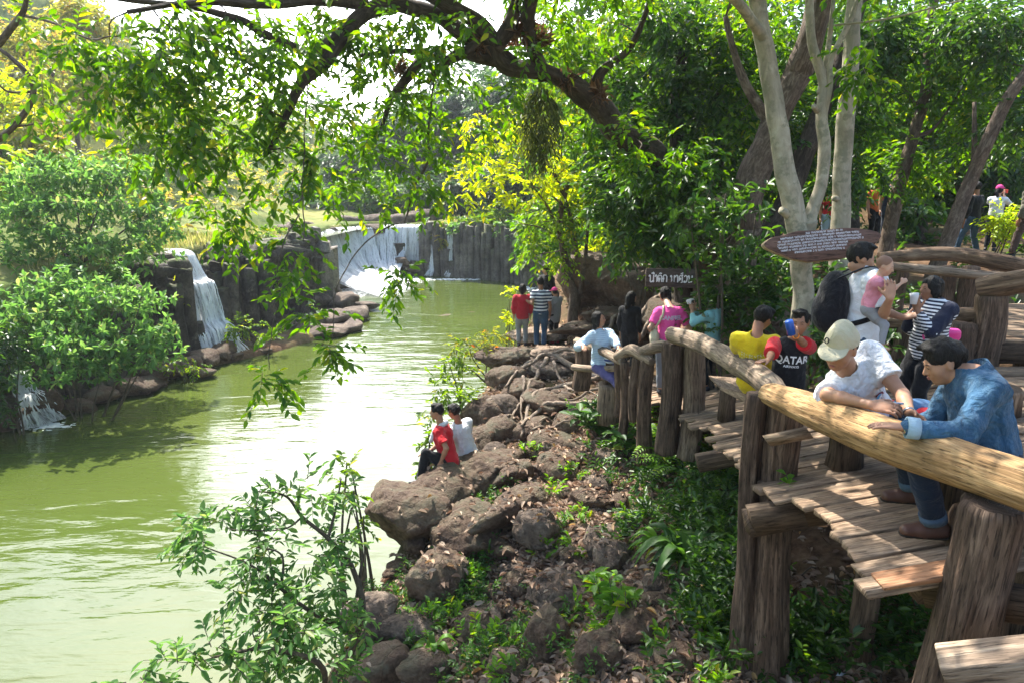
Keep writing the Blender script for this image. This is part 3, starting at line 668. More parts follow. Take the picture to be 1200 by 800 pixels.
# small stones scattered in the litter
rg = np.random.default_rng(77)
for k in range(170):
    px, py = rg.uniform(430, 800), rg.uniform(430, 800)
    P = ground_at(px, py)
    rock(px, py, rg.uniform(10, 38), rg.uniform(.4, .8), .8, M_ROCK if k % 2 else M_ROCK2, 500 + k, 'small brown stone half buried in the leaf litter of the bank', 'small stones in the leaf litter', pos=P, sub=3, sink=.3, name='stone')
# rocks on the lip of the falls and dry spit terraces
for k, (px, d, w_) in enumerate([(405, 45, 14), (420, 45.5, 12), (440, 45, 16), (455, 45.5, 14), (470, 44.5, 18), (485, 46, 20), (500, 47, 22), (345, 38, 18), (330, 37, 16), (360, 40, 14)]):
    r0 = ray(px, 262); P = EYE + r0 * d; P[2] = 3.0
    rock(px, 262, w_ * 1.7, .6, .8, M_ROCK2, 600 + k, 'dark rock breaking the water on the lip of the main fall', 'rocks on the lip of the main fall', pos=P, sub=3, sink=.2)

def world_bvh(objs):
    V = []; P = []; n = 0
    for o in objs:
        me = o.data; M = Matrix.LocRotScale(o.location, o.rotation_euler, o.scale); V += [M @ v.co for v in me.vertices]; P += [[i + n for i in p.vertices] for p in me.polygons]; n = len(V)
    return BVHTree.FromPolygons(V, P)
ROCKB = world_bvh([o for o in COL.objects if o.name.startswith(('boulder', 'stone')) and o.location.y < 20 and o.location.x > -4])
def top_z(x, y, span=1.1):
    g = zl(x, y); h = ROCKB.ray_cast(Vector((x, y, g + span)), Vector((0, 0, -1)), span)[0]; return max(g, h.z) if h else g
for k, (x, y, z, s_) in enumerate([(-7.0, 42.3, .9, .9), (-6.3, 42.6, .5, .8), (-9.6, 35.9, .3, .9), (-9.9, 37.0, .6, .8), (-10.6, 40.4, 2.9, .8), (-8.9, 42.6, 2.9, .9)]):
    V, F = rock_shape((s_ * .6, s_ * .5, s_ * .4), 700 + k, 4, .95); o = mesh('boulder', V, F, M_ROCK2); o.location = (x, y, z); setp(o, 'wet dark rock splitting the white water of the main fall', 'rock', 'rocks in the main fall')
# rugged dark rock wall of the near left bank
mb = MB(); rgb = np.random.default_rng(31); NB = smooth_path(np.array(NEARBANK), 60)
for k in range(150):
    t = rgb.random(); q = NB[int(t * 59)]; lev = rgb.random(); sz = rgb.uniform(.3, .75); V, F = rock_shape((sz, sz * rgb.uniform(.7, 1), sz * rgb.uniform(.6, 1.0)), 900 + k, 3, .95, .09)
    mb.add(V + [q[0] - .1 - lev * .9 + rgb.normal(0, .12), q[1] + rgb.normal(0, .2), -.1 + lev * 1.75], F)
setp(mb.build('rock_bank', M_BASALT, None, True), kind='structure')
for q, n_, dz_ in (((-9.9, 31), 30, 3.0), ((-9.8, 28.5), 30, 3.0), ((-10.3, 26.5), 26, 3.0), ((-11.6, 22.6), 26, 3.1)):
    mb = MB()
    for k in range(n_): sz = rgb.uniform(.25, .6); V, F = rock_shape((sz, sz, sz * .8), 1200 + k, 3, .95, .09); mb.add(V + [q[0] + rgb.normal(0, .35) - .3, q[1] + rgb.normal(0, .9), dz_ + rgb.uniform(-.5, .3)], F)
    setp(mb.build('cliff_top_rock', M_BASALT, None, True), kind='structure')
M_ROOT = m_bark('root_bark', (.10, .075, .055), (.22, .17, .13), (.38, .31, .25), 1.6)
def root_path(pts, n=36, lift=.03):
    P = np.array([ground_at(x, y) for x, y in pts]); r = np.array([q[2] if len(q) > 2 else .03 for q in ROOTR[:len(pts)]]) if False else None
    S = smooth_path(P, n); S[:, 0] += fbm(S * 3, 2, len(pts)) * .06; z = np.array([top_z(a, b) for a, b in S[:, :2]]); z = np.maximum(np.convolve(np.pad(z, 5, 'edge'), np.ones(11) / 11, 'valid'), z * .6 + np.convolve(np.pad(z, 2, 'edge'), np.ones(5) / 5, 'valid') * .4 - .05); S[:, 2] = z + lift + np.abs(fbm(S * 2.2, 2, 5)) * .06
    return S
roots = empty('tree_roots', ground_at(650, 440), 0, 'tangle of pale exposed tree roots spreading over the rocks below the standing group', 'tree roots')
rl = roots.location
for k, (pts, r0) in enumerate([
        ([(745, 448), (705, 445), (665, 437), (640, 432), (622, 440), (604, 452), (592, 468)], .055),
        ([(640, 434), (628, 452), (617, 472), (606, 490), (596, 508)], .04),
        ([(700, 446), (680, 452), (660, 455), (640, 462), (628, 480), (618, 500), (611, 522)], .05),
        ([(735, 474), (700, 478), (668, 484), (640, 490), (622, 502), (612, 516)], .05),
        ([(668, 484), (655, 498), (640, 505), (632, 512)], .03), ([(612, 455), (612, 480), (610, 505)], .028),
        ([(660, 455), (672, 462), (690, 462), (706, 468)], .026), ([(650, 436), (655, 446), (668, 452), (690, 458)], .026),
        ([(622, 440), (600, 440), (580, 446)], .03), ([(720, 462), (700, 460), (676, 470), (655, 478)], .03),
        ([(760, 420), (730, 426), (700, 432), (670, 430), (648, 434)], .045), ([(625, 520), (640, 512), (660, 515), (675, 508)], .024),
        ([(780, 388), (750, 395), (722, 400), (700, 412)], .07), ([(800, 400), (770, 406), (748, 420), (730, 440)], .06)]):
    S = root_path(pts, 40); rr = r0 * np.linspace(1.25, .45, len(S))
    V, F, uv = tube(S, rr, 8, .25, 4, .2, k + 3); mesh('root', V - np.array(rl), F, M_ROOT, roots, True, uv)
# ================================================================ boardwalk, log railings, benches
def dz(x, y): return 4.369 + .205 * x - .207 * y
def on_deck(px, py):
    r = ray(px, py); t = (dz(0, 0) - 6.0) / (r[2] - .205 * r[0] + .207 * r[1]); return EYE + r * t
M_PLANK = m_wood('weathered_planks', (.10, .07, .05), (.24, .175, .125), (.42, .33, .25), 1, True, .012, .55)
M_BEAM = m_wood('dark_timber', (.045, .03, .022), (.10, .07, .05), (.19, .14, .10), .8, True, .02, .35)
M_POST = m_wood('old_post_wood', (.04, .026, .019), (.12, .082, .06), (.28, .20, .15), .8, True, .05, .3)
M_LOG = m_wood('barkless_pale_log', (.15, .085, .035), (.36, .225, .105), (.54, .38, .20), .9, True, .02, .1)
M_LOG2 = m_wood('grey_weathered_log', (.07, .05, .04), (.25, .19, .14), (.46, .37, .28), .6, True, .03, .1)
U = nrm([1, 0, .205]); W_ = nrm([0, 1, -.207]); NN = nrm(np.cross(U, W_))
def plank(mb, a, b, wid, th, wob=.006):
    """board from a to b (centre line of its top)"""
    a = np.asarray(a, float); b = np.asarray(b, float); u = nrm(b - a); w = nrm(np.cross(NN, u)); n = np.cross(u, w); L = np.linalg.norm(b - a)
    c = (a + b) / 2 - n * th / 2 + n * RNG.normal(0, .004)
    V, F, uv = box(c, (L, wid, th), (u, w, n), wob)
    uv = uv + RNG.uniform(0, 30, 2); mb.add(V, F, uv)
deck = empty('boardwalk', (2.6, 5.0, dz(2.6, 5.0)), 0, 'sloping wooden boardwalk of rough grey planks running past the people down to the rocks', 'boardwalk')
DL = np.array(deck.location)
# left edge of the boards as seen, per distance
ledge = np.array([(y, on_deck(px, py)[0]) for px, py in [(1060, 700), (1022, 676), (1005, 650), (985, 622), (955, 600), (925, 586), (888, 562), (852, 527), (832, 509), (807, 491), (780, 474), (745, 462), (728, 452)] for y in [on_deck(px, py)[1]]])
def left_x(y): return float(np.interp(y, ledge[:, 0], ledge[:, 1]))
def right_x(y): return float(np.interp(y, [0, 3, 4.5, 6, 7.2, 8, 9, 11.5], [6.2, 6.3, 6.1, 5.4, 5.0, 4.5, 3.9, 3.4]))
mb = MB(); y = 1.0
while y < 10.9:
    w_ = RNG.uniform(.11, .17)
    if y < 2.82: xa = 2.45
    else: xa = left_x(y)
    xa += RNG.uniform(-.10, .07); xb = right_x(y) + RNG.uniform(-.1, .1)
    cuts = [xa] + sorted([xa + (xb - xa) * q for q in ([RNG.uniform(.45, .6)] if xb - xa > 2 else [])]) + [xb]
    for q in range(len(cuts) - 1):
        sk = RNG.uniform(-.03, .03)
        a = np.array([cuts[q] + .006, y - sk * .5, 0]); b = np.array([cuts[q + 1] - .006, y + sk, 0]); a[2] = dz(*a[:2]) + RNG.uniform(-.006, .01); b[2] = dz(*b[:2]) + RNG.uniform(-.006, .01)
        plank(mb, a, b, w_ - RNG.uniform(.006, .022), .035)
    y += w_
bevel(mb.build('decking', M_PLANK, deck, False, DL), .004, 1)
# the fresh reddish board nearest the viewer and beams beneath
M_FRESH = m_wood('fresh_board', (.22, .10, .05), (.38, .20, .11), (.50, .30, .18), 1, True, .006, .1)
mb = MB(); a, b = on_deck(1028, 683), on_deck(1130, 668); plank(mb, a + NN * .03, b + NN * .03, .16, .035); setp(bevel(mb.build('board', M_FRESH, deck, False, DL), .004, 1), 'newer reddish board at the broken edge of the walk')
for x0, x1 in ((None, 0), (None, .9), (None, 2.2), (None, 3.3)):
    mb = MB(); P = []
    for y in np.linspace(1.2, 10.8, 12): x = (left_x(y) if y > 2.82 else 2.5) + .28 + x1; P.append((min(x, right_x(y) - .1), y, dz(min(x, right_x(y) - .1), y) - .12))
    for i in range(len(P) - 1):
        a, b = np.array(P[i]), np.array(P[i + 1]); u = nrm(b - a); V, F, uv = box((a + b) / 2 + np.array([0, 0, .0015 * i]), (np.linalg.norm(b - a) + .03, .09, .15), (u, nrm(np.cross([0, 0, 1], u)), np.cross(u, nrm(np.cross([0, 0, 1], u)))), .004); mb.add(V, F, uv)
    mb.build('joist', M_BEAM, deck, False, DL)
for y in (1.6, 4.65, 6.6, 8.3, 10.2):
    x0, x1 = (left_x(y) if y > 2.82 else 2.5) - .12, right_x(y) - .05
    a = np.array([x0, y, dz(x0, y) - .28]); b = np.array([x1, y, dz(x1, y) - .28]); V, F, uv = box((a + b) / 2, (np.linalg.norm(b - a), .12, .17), (b - a, (0, 1, 0), np.cross(nrm(b - a), (0, 1, 0))), .006)
    mesh('crossbeam', V - DL, F, M_BEAM, deck, False, uv)
    for x in (x0 + .95, (x0 + x1) / 2, x1 - .3):
        g = zl(x, y) - .2; t = dz(x, y) - .37
        if t - g > .25:
            V, F, uv = tube([(x, y, g), (x + .02, y, (g + t) / 2), (x, y, t)], [.10, .095, .09], 10, .2, 4, .1, int(x * 7 + y)); mesh('pile', V - DL, F, M_BEAM, deck, True, uv)

# ---- posts and rails
def post(top, bottom_z, r, seed, flare=1.25, lean=(0, 0), sides=26, n=40, square=.0):
    top = np.asarray(top, float); z0 = bottom_z; H = top[2] - z0
    P = [(top[0] + lean[0] * (1 - t) + .02 * math.sin(5 * t + seed), top[1] + lean[1] * (1 - t), z0 + H * t) for t in np.linspace(0, 1, n)]
    rr = r * (flare + (1 - flare) * sstep(0, .6, np.linspace(0, 1, n))); rr[-1] *= .9
    V, F, uv = tube(P, rr, sides, .34, 5.5, .16, seed, True, .7)
    return V, F, uv
rail = empty('log_railing', (1.9, 4.7, 3.0), 0, 'railing of two thick logs, the near one pale and barkless, on massive split posts', 'railing')
RL = np.array(rail.location)
def part(name, parent, PL, VFuv, mat): V, F, uv = VFuv; return mesh(name, V - PL, F, mat, parent, True, uv)
def log(px_pts, dia, name, mat, seed, n=70, sides=22, ridge=.10, lump=.18):
    S = np.array([np.append(at(x, y, d), r_) for x, y, d, r_ in px_pts]); S = smooth_path(S, n)
    V, F, uv = tube(S[:, :3], S[:, 3], sides, ridge, 5, lump, seed, True, 1.2); return V, F, uv
near_log = [(902, 461, 4.95, .08), (945, 478, 4.4, .105), (1000, 499, 3.9, .108), (1060, 521, 3.48, .112), (1130, 545, 3.14, .108), (1200, 570, 2.85, .10), (1300, 606, 2.55, .10)]
far_log = [(788, 392, 8.3, .10), (815, 400, 7.7, .105), (845, 415, 6.9, .105), (875, 432, 6.0, .10), (902, 452, 5.3, .095), (914, 462, 5.02, .07)]
part('rail_log', rail, RL, log(near_log, 0, '', 0, 5, 110, 34, .11, .17), M_LOG); part('rail_log', rail, RL, log(far_log, 0, '', 0, 9, 90, 26, .16, .2), M_LOG2)
# near massive post
pt = at(1170, 586, 2.95); part('post', rail, RL, post(pt + np.array([.0, .05, -.03]), 2.2, .128, 3, 1.3, (-.05, .03), 44, 80), M_POST)
pt2 = at(1215, 618, 3.05); part('post', rail, RL, post(pt2 + np.array([.05, .35, -.1]), 2.3, .14, 5, 1.1), M_POST)
# middle twin posts
pA = at(892, 458, 5.05); pB = at(918, 462, 5.0)
part('post', rail, RL, post(pA + np.array([0, .04, -.03]), 2.0, .082, 7, 1.2, (.03, 0), 26, 60), M_POST); part('post', rail, RL, post(pB + np.array([.03, .05, -.06]), 2.0, .125, 8, 1.25, (.05, 0), 30, 60), M_POST)
# far twin posts
pC = at(790, 398, 8.35); pD = at(812, 404, 8.2)
part('post', rail, RL, post(pC + np.array([0, .03, -.04]), dz(pC[0], pC[1]) - .5, .135, 11, 1.1), M_POST); part('post', rail, RL, post(pD + np.array([.05, .06, -.04]), dz(pD[0], pD[1]) - .6, .125, 12, 1.1), M_PLANK)
# brace boards fixed to the middle posts
mb = MB(); a, b = at(880, 608, 5.0), at(940, 600, 4.85); V, F, uv = box((a + b) / 2, (np.linalg.norm(b - a), .1, .2), (b - a, (0, 1, 0), np.cross(nrm(b - a), (0, 1, 0)))); mb.add(V, F, uv)
mesh('bracket', V - RL, F, M_BEAM, rail, False, uv)
a, b = at(898, 516, 4.85), at(948, 506, 4.6); V, F, uv = box((a + b) / 2, (np.linalg.norm(b - a), .06, .075), (b - a, (0, 1, 0), np.cross(nrm(b - a), (0, 1, 0)))); mesh('bracket', V - RL, F, M_PLANK, rail, False, uv)

# lower far railing (beyond the far twin posts)
rail2 = empty('log_railing', (1.6, 9.5, 2.6), 0, 'low crooked railing of short bent logs on thin posts beside the seated woman in blue', 'railing'); R2 = np.array(rail2.location)
for k, (pts) in enumerate([[(676, 400, 10.9, .07), (700, 408, 10.3, .075), (722, 420, 9.6, .06), (730, 424, 9.4, .05)], [(722, 418, 9.5, .06), (740, 410, 9.3, .085), (755, 418, 9.0, .08), (764, 424, 8.8, .05)], [(752, 412, 9.0, .06), (775, 406, 8.7, .075), (792, 410, 8.45, .06)], [(672, 430, 10.8, .05), (700, 432, 10.3, .05), (722, 431, 9.8, .045)]]):
    part('rail_log', rail2, R2, log(pts, 0, '', 0, 20 + k, 40, 14, .16, .2), M_LOG2)
for k, (x, y, d, r_, zb) in enumerate([(684, 402, 10.8, .13, -.75), (733, 424, 9.4, .06, -1.1), (728, 412, 9.6, .075, -.95), (759, 420, 8.95, .085, -1.5), (746, 418, 9.2, .075, -.9), (712, 415, 10.1, .06, -.9)]):
    q = at(x, y, d); part('post', rail2, R2, post(q, q[2] + zb, r_, 30 + k, 1.1, sides=16, n=26), M_POST)

# benches along the railing: a long board on stump legs
def bench(label, pts, wid, th, legs, mat=None, hz=.42):
    """pts: the seat's centre line (world); legs: positions along it"""
    c = np.mean(pts, 0); e = empty('bench', (c[0], c[1], dz(c[0], c[1])), 0, label, 'bench'); L = np.array(e.location)
    for k in range(len(pts) - 1):
        a, b = np.array(pts[k]), np.array(pts[k + 1]); u = nrm(b - a); w = nrm(np.cross([0, 0, 1], u)); V, F, uv = box((a + b) / 2 - [0, 0, th / 2], (np.linalg.norm(b - a), wid, th), (u, w, np.cross(u, w)), .01)
        bevel(mesh('seat', V - L, F, mat or M_PLANK, e, False, uv), .008, 2)
    for k, (t, r_) in enumerate(legs):
        i = min(int(t), len(pts) - 2); a, b = np.array(pts[i]), np.array(pts[i + 1]); q = a + (b - a) * (t - i)
        V, F, uv = tube([(q[0], q[1], dz(q[0], q[1]) + .002), (q[0], q[1], (dz(q[0], q[1]) + q[2] - th) / 2), (q[0], q[1], q[2] - th - .003)], [r_ * 1.1, r_ * .97, r_], 16, .25, 4, .1, 50 + k); mesh('leg', V - L, F, M_BEAM, e, True, uv)
    return e
def seatpt(x, y, h): return (x, y, dz(x, y) + h)
bench('long dark plank bench behind the pale log railing under the two seated men', [seatpt(2.66, 2.7, .34), seatpt(2.58, 3.7, .345), seatpt(2.46, 5.0, .36)], .36, .07, [(.15, .13), (1.0, .15), (1.8, .12)], M_BEAM)
bench('light plank bench under the boy in the yellow shirt', [seatpt(2.27, 5.78, .47), seatpt(2.3, 6.7, .47), seatpt(2.45, 7.6, .46)], .34, .055, [(.25, .1), (1.55, .09)])
# stump stool by the seated woman
q = at(716, 452, 10.2); V, F, uv = tube([(q[0], q[1], dz(*q[:2]) - .25), (q[0], q[1], dz(*q[:2])), (q[0], q[1], dz(*q[:2]) + .30), (q[0], q[1], dz(*q[:2]) + .36)], [.2, .2, .19, .2], 24, .06, 4, .06, 60)
o = mesh('stump_stool', V - np.array([q[0], q[1], 0]), F, M_LOG2, None, True, uv); o.location = (q[0], q[1], 0); setp(o, 'short round log stump used as a stool below the woman in the checked shirt', 'stool')

# upper walkway at the right with its log rails
M_RAILD = m_wood('brown_rail_log', (.07, .045, .03), (.18, .12, .08), (.34, .25, .17), .6, True, .03, .1)
upw = empty('upper_walkway', (6.5, 7.2, 4.3), 0, 'upper plank walkway at the right edge behind the girl with the striped shirt', 'boardwalk'); UL = np.array(upw.location)
def flat_boards(x0, x1, y0, y1, z, name):
    mb = MB(); y = y0
    while y < y1:
        w_ = RNG.uniform(.12, .18); a = np.array([x0 + RNG.uniform(-.1, .06), y, z + RNG.uniform(-.005, .008)]); b = np.array([x1, y + RNG.uniform(-.03, .03), z]); u = nrm(b - a)
        V, F, uv = box((a + b) / 2 - [0, 0, .02], (np.linalg.norm(b - a), w_ - .015, .04), (u, nrm(np.cross([0, 0, 1], u)), (0, 0, 1)), .004); mb.add(V, F, uv + RNG.uniform(0, 30, 2)); y += w_
    return bevel(mb.build(name, M_PLANK, upw, False, UL), .005, 1)
flat_boards(4.75, 9.5, 6.9, 8.9, 4.37, 'decking'); flat_boards(4.35, 9, 5.75, 6.75, 4.14, 'decking')
for (x0, y0, x1, y1, z, h) in ((4.7, 6.82, 9.5, 6.82, 4.24, .2), (4.3, 5.68, 9, 5.68, 4.03, .16), (4.7, 8.5, 9.5, 8.5, 4.22, .2)):
    V, F, uv = box(((x0 + x1) / 2, y0, z), (x1 - x0, .09, h), None, .006); mesh('beam', V - UL, F, M_BEAM, upw, False, uv)
for x, y, z in ((4.85, 6.95, 4.12), (6.3, 6.95, 4.12), (8, 6.95, 4.12), (4.5, 5.8, 3.94), (6.2, 5.8, 3.94), (4.9, 8.5, 4.1), (6.6, 8.5, 4.1)):
    g = zl(x, y) - .2; V, F, uv = tube([(x, y, g), (x, y, (g + z) / 2), (x, y, z)], .11, 12, .2, 4, .1, int(x * 9)); mesh('pile', V - UL, F, M_BEAM, upw, True, uv)
r3 = empty('log_railing', (5.6, 8, 4.4), 0, 'dark log railing with a pale thin upper log behind the father and the girl', 'railing'); R3 = np.array(r3.location)
part('rail_log', r3, R3, log([(1030, 302, 8.9, .07), (1090, 298, 8.8, .085), (1130, 300, 8.7, .09), (1165, 306, 8.4, .10), (1200, 312, 8.3, .1), (1260, 316, 8.2, .1)], 0, '', 0, 41, 50, 16, .16, .2), M_RAILD)
part('rail_log', r3, R3, log([(1035, 311, 8.0, .05), (1080, 316, 7.9, .055), (1140, 322, 7.7, .055), (1200, 327, 7.6, .06), (1260, 331, 7.5, .06)], 0, '', 0, 42, 50, 14, .1, .15), M_LOG2)
part('rail_log', r3, R3, log([(1146, 338, 7.0, .10), (1165, 335, 6.9, .12), (1200, 329, 6.7, .115), (1270, 318, 6.4, .115)], 0, '', 0, 43, 40, 18, .14, .2), M_RAILD)
part('rail_log', r3, R3, log([(1030, 378, 7.9, .07), (1070, 376, 7.6, .075), (1110, 370, 7.3, .085), (1152, 368, 7.1, .08)], 0, '', 0, 44, 40, 16, .16, .2), M_RAILD)
for k, (x, y, d, r_, zb) in enumerate([(1136, 312, 8.3, .10, -1.2), (1163, 345, 6.95, .15, -.95), (1112, 312, 8.4, .09, -1.3), (1128, 378, 7.0, .13, -.9), (1060, 312, 8.5, .07, -1.3), (1062, 378, 7.7, .09, -.9)]):
    q = at(x, y, d); part('post', r3, R3, post(q, q[2] + zb, r_, 60 + k, 1.1, sides=16, n=26), M_POST)
q = at(1166, 452, 5.6); V, F, uv = tube([(q[0], q[1], dz(*q[:2])), (q[0], q[1], q[2] - .02), (q[0], q[1], q[2])], [.21, .2, .19], 20, .06, 4, .06, 71)
setp(mesh('stump_stool', V - np.array([q[0], q[1], 0]), F, M_RAILD, None, True, uv), 'low round stump seat on the deck right of the man in denim', 'stool').location = (q[0], q[1], 0)
# sawn beam lying below the massive post at the lower right corner
a, b = at(1108, 772, 2.75), at(1240, 756, 2.6); V, F, uv = box((a + b) / 2 - [0, 0, .06], (np.linalg.norm(b - a), .16, .14), (b - a, nrm(np.cross([0, 0, 1], b - a)), np.cross(nrm(b - a), nrm(np.cross([0, 0, 1], b - a)))), .006)
o = bevel(mesh('sawn_beam', V - a, F, M_LOG2, None, False, uv), .01); o.location = a; setp(o, 'thick sawn timber with a pale top at the lower right corner beside the massive post', 'timber')
# ================================================================ foliage
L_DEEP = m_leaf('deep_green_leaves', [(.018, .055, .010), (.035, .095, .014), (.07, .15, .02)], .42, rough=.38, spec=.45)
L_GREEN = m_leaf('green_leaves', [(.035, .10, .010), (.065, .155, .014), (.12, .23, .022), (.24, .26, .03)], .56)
L_LIME = m_leaf('lime_leaves', [(.06, .13, .012), (.10, .19, .018), (.17, .25, .03), (.36, .32, .03)], .55)
L_YEL = m_leaf('yellow_green_leaves', [(.18, .27, .012), (.28, .36, .016), (.38, .42, .02), (.46, .38, .03)], .66)
L_SHRUB = m_leaf('shrub_leaves', [(.06, .15, .035), (.10, .22, .05), (.17, .29, .08), (.28, .31, .10)], .45)
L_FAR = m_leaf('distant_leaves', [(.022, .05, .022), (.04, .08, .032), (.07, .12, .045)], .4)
L_DRYT = m_leaf('dry_season_leaves', [(.12, .15, .03), (.22, .24, .04), (.28, .24, .06), (.36, .20, .07)], .5)
L_BRIGHT = m_leaf('young_leaves', [(.20, .34, .01), (.30, .42, .015), (.40, .48, .02)], .5)
B_DARK = m_bark('dark_bark', (.025, .018, .014), (.06, .045, .035), (.13, .10, .08), 1)
B_BROWN = m_bark('brown_bark', (.05, .034, .026), (.12, .085, .065), (.24, .19, .15), 1.2)
B_GREY = m_bark('smooth_grey_bark', (.22, .19, .14), (.33, .29, .22), (.44, .40, .32), .5, (.20, .19, .13), .006)
B_TWIG = m_bark('twig_bark', (.05, .04, .03), (.10, .08, .06), (.18, .14, .10), 2)

COVK = 2.0
def leaf_batch(P, D, Nn, Ls, wr=.36, fold=.25):
    """P base points, D directions, Nn rough normals, Ls lengths -> vertices/quads, each leaf two folded blades"""
    D = nrmr(D); S = nrmr(np.cross(D, Nn)); Un = np.cross(S, D); L = Ls[:, None]; w_ = L * wr / 2 if np.isscalar(wr) else (Ls * wr / 2)[:, None]
    b = P; t = P + D * L - Un * L * .12; m1 = P + D * L * .32; m2 = P + D * L * .68 - Un * L * .04; up = Un * w_ * fold * 2
    V = np.stack([b, m1 + S * w_ + up, m2 + S * w_ * .82 + up, t, m2 - S * w_ * .82 + up, m1 - S * w_ + up], 1).reshape(-1, 3)
    k = np.arange(len(P))[:, None] * 6
    F = np.concatenate([k + [0, 1, 2, 3], k + [0, 3, 4, 5]], 0)
    return V, F
def sprays(C, Rr, n_tw, leaf, rg, tw_len=.45, per=9, droop=.5, out=None, spread=.9, flat=0.0, curl=.3, shell=.35, whorl=False, wr=.36):
    """twigs through an ellipsoid, leaves alternating along each; returns leaf arrays and twig lines"""
    d = nrmr(rg.normal(size=(n_tw, 3))); r = rg.random(n_tw) ** shell
    T0 = C + d * r[:, None] * Rr
    axis = d * .6 + rg.normal(size=(n_tw, 3)) * .5 + (0 if out is None else np.asarray(out) * .8); axis[:, 2] = axis[:, 2] * (1 - flat) - droop * .8
    axis = nrmr(axis); TL = tw_len * rg.uniform(.6, 1.3, n_tw)
    t = (np.arange(per) + .5) / per if not whorl else np.linspace(.8, 1, per)
    tt = np.tile(t, (n_tw, 1)) + rg.normal(0, .03, (n_tw, per))
    side = nrmr(np.cross(axis, np.array([0, 0, 1.0]) + rg.normal(0, .2, (n_tw, 3))))
    pos = T0[:, None] + axis[:, None] * (tt * TL[:, None])[..., None]; pos[..., 2] -= (tt ** 2 * TL[:, None]) * curl * droop
    sg = np.where(np.arange(per) % 2, 1, -1)[None, :, None]
    if whorl:
        a = rg.uniform(0, 6.28, (n_tw, 1)) + np.arange(per) * 2.4; s2 = np.cross(axis, side); D = side[:, None] * np.cos(a)[..., None] + s2[:, None] * np.sin(a)[..., None] + axis[:, None] * .35
    else: D = axis[:, None] * .75 + side[:, None] * sg * spread
    D = D + rg.normal(0, .22, D.shape); D[..., 2] -= droop * .55
    Nn = np.array([0, 0, 1.0]) * (1) + rg.normal(0, .45, D.shape) + (.0 if not whorl else 0)
    Ls = leaf * rg.uniform(.65, 1.25, (n_tw, per))
    V, F = leaf_batch(pos.reshape(-1, 3), D.reshape(-1, 3), Nn.reshape(-1, 3), Ls.ravel(), wr)
    ends = T0 + axis * TL[:, None]; ends[:, 2] -= TL * curl * droop
    return V, F, T0, ends
def twig_lines(T0, T1, r):
    """three-sided slivers of wood"""
    n = len(T0); ax = nrmr(T1 - T0); a = nrmr(np.cross(ax, [.3, .2, 1.0])); b = np.cross(ax, a); th = np.array([0, 2.1, 4.2])
    ring = [a * math.cos(t) + b * math.sin(t) for t in th]
    V = np.stack([T0 + q * r for q in ring] + [T1 + q * r * .4 for q in ring], 1).reshape(-1, 3)
    k = np.arange(n)[:, None] * 6; F = np.concatenate([k + [0, 1, 4, 3], k + [1, 2, 5, 4], k + [2, 0, 3, 5]], 0); return V, F
def tree(name, label, base, limbs, blobs, bark, leafm, leaf=.12, cov=2.2, group=None, cat='tree', seed=1, sub=5, droop=.5, tw=.45, per=9, twigs=True, flat=0, sides=10, whorl=False, wr=.44, ridge=.2, clump=.5, crown='crown', kind=None, lump=.15, link=True, trunkn='trunk'):
    """limbs: list of world paths with radius (x,y,z,r). blobs: (centre, radii)."""
    rg = np.random.default_rng(seed * 13 + 5)
    e = empty(name, base, 0, label, cat, group, kind); B = np.array(e.location)
    mb = MB(); nodes = []
    for k, P in enumerate(limbs):
        P = np.array(P, float); n = max(8, int(len(P) * 7)); S = smooth_path(P, n); S[:, 3] = np.maximum(S[:, 3], .004)
        S[:, :3] += (fbm(S[:, :3] * 2.2, 2, seed + k)[:, None] * S[:, 3:4] * .5)
        mb.add(*tube(S[:, :3], S[:, 3], sides, ridge, 4, lump, seed + k, True, 1.2)); nodes.append(S)
    lv = MB(); tv = []
    for C, Rr in blobs:
        C = np.asarray(C, float); Rr = np.asarray(Rr, float)
        cc = C + nrmr(rg.normal(size=(sub, 3))) * (rg.random(sub) ** .5)[:, None] * Rr * .8
        sr = Rr * clump
        area = math.pi * Rr[0] * Rr[2]; nl = cov * COVK * area / (leaf * leaf * wr * .75); nt_ = max(2, int(nl / per / sub))
        for c in cc:
            k = rg.uniform(.6, 1.3); V, F, a, b = sprays(c, sr * k, max(1, int(nt_ * k * k)), leaf, rg, tw, per, droop, None, .9, flat, .3, .4, whorl, wr)
            lv.add(V, F)
            if twigs: tv.append(twig_lines(a, b, .004 if leaf < .2 else .008))
            if nodes and link:
                A = np.vstack(nodes); dd = np.linalg.norm(A[:, :3] - c, axis=1) + np.maximum(A[:, 2] - c[2], 0) * .2; i = int(np.argmin(dd)); q = A[i]
                if dd[i] > .25:
                    mid = (q[:3] + c) / 2 + rg.normal(0, .12, 3) * min(dd[i], 1.5) + [0, 0, .08 * dd[i]]
                    r0 = min(q[3] * .5, .008 + .012 * dd[i]); S = smooth_path(np.array([[*q[:3], r0], [*mid, r0 * .7], [*c, r0 * .35]]), 8)
                    mb.add(*tube(S[:, :3], S[:, 3], 5, 0, 4, 0, 1, False)); 
                    if dd[i] < 4: nodes.append(S[3:])
    for V, F in tv: mb.add(V, F)
    if mb.n: mb.build(trunkn, bark, e, True, B)
    V = np.concatenate(lv.V) - B; mesh(crown, V, np.concatenate(lv.F[4]), leafm, e, False)
    return e
def wp(*pts):  # (px, py, d, r)
    return [(*at(p[0], p[1], p[2]), p[3]) for p in pts]
def bl(px, py, d, rx, ry, rd=None):
    s = d / 800; return (at(px, py, d), (rx * s, (rd if rd is not None else (rx + ry) / 2 * s), ry * s))
def gbase(px, py, d):
    p = at(px, py, d); return (p[0], p[1], zl(p[0], p[1]))

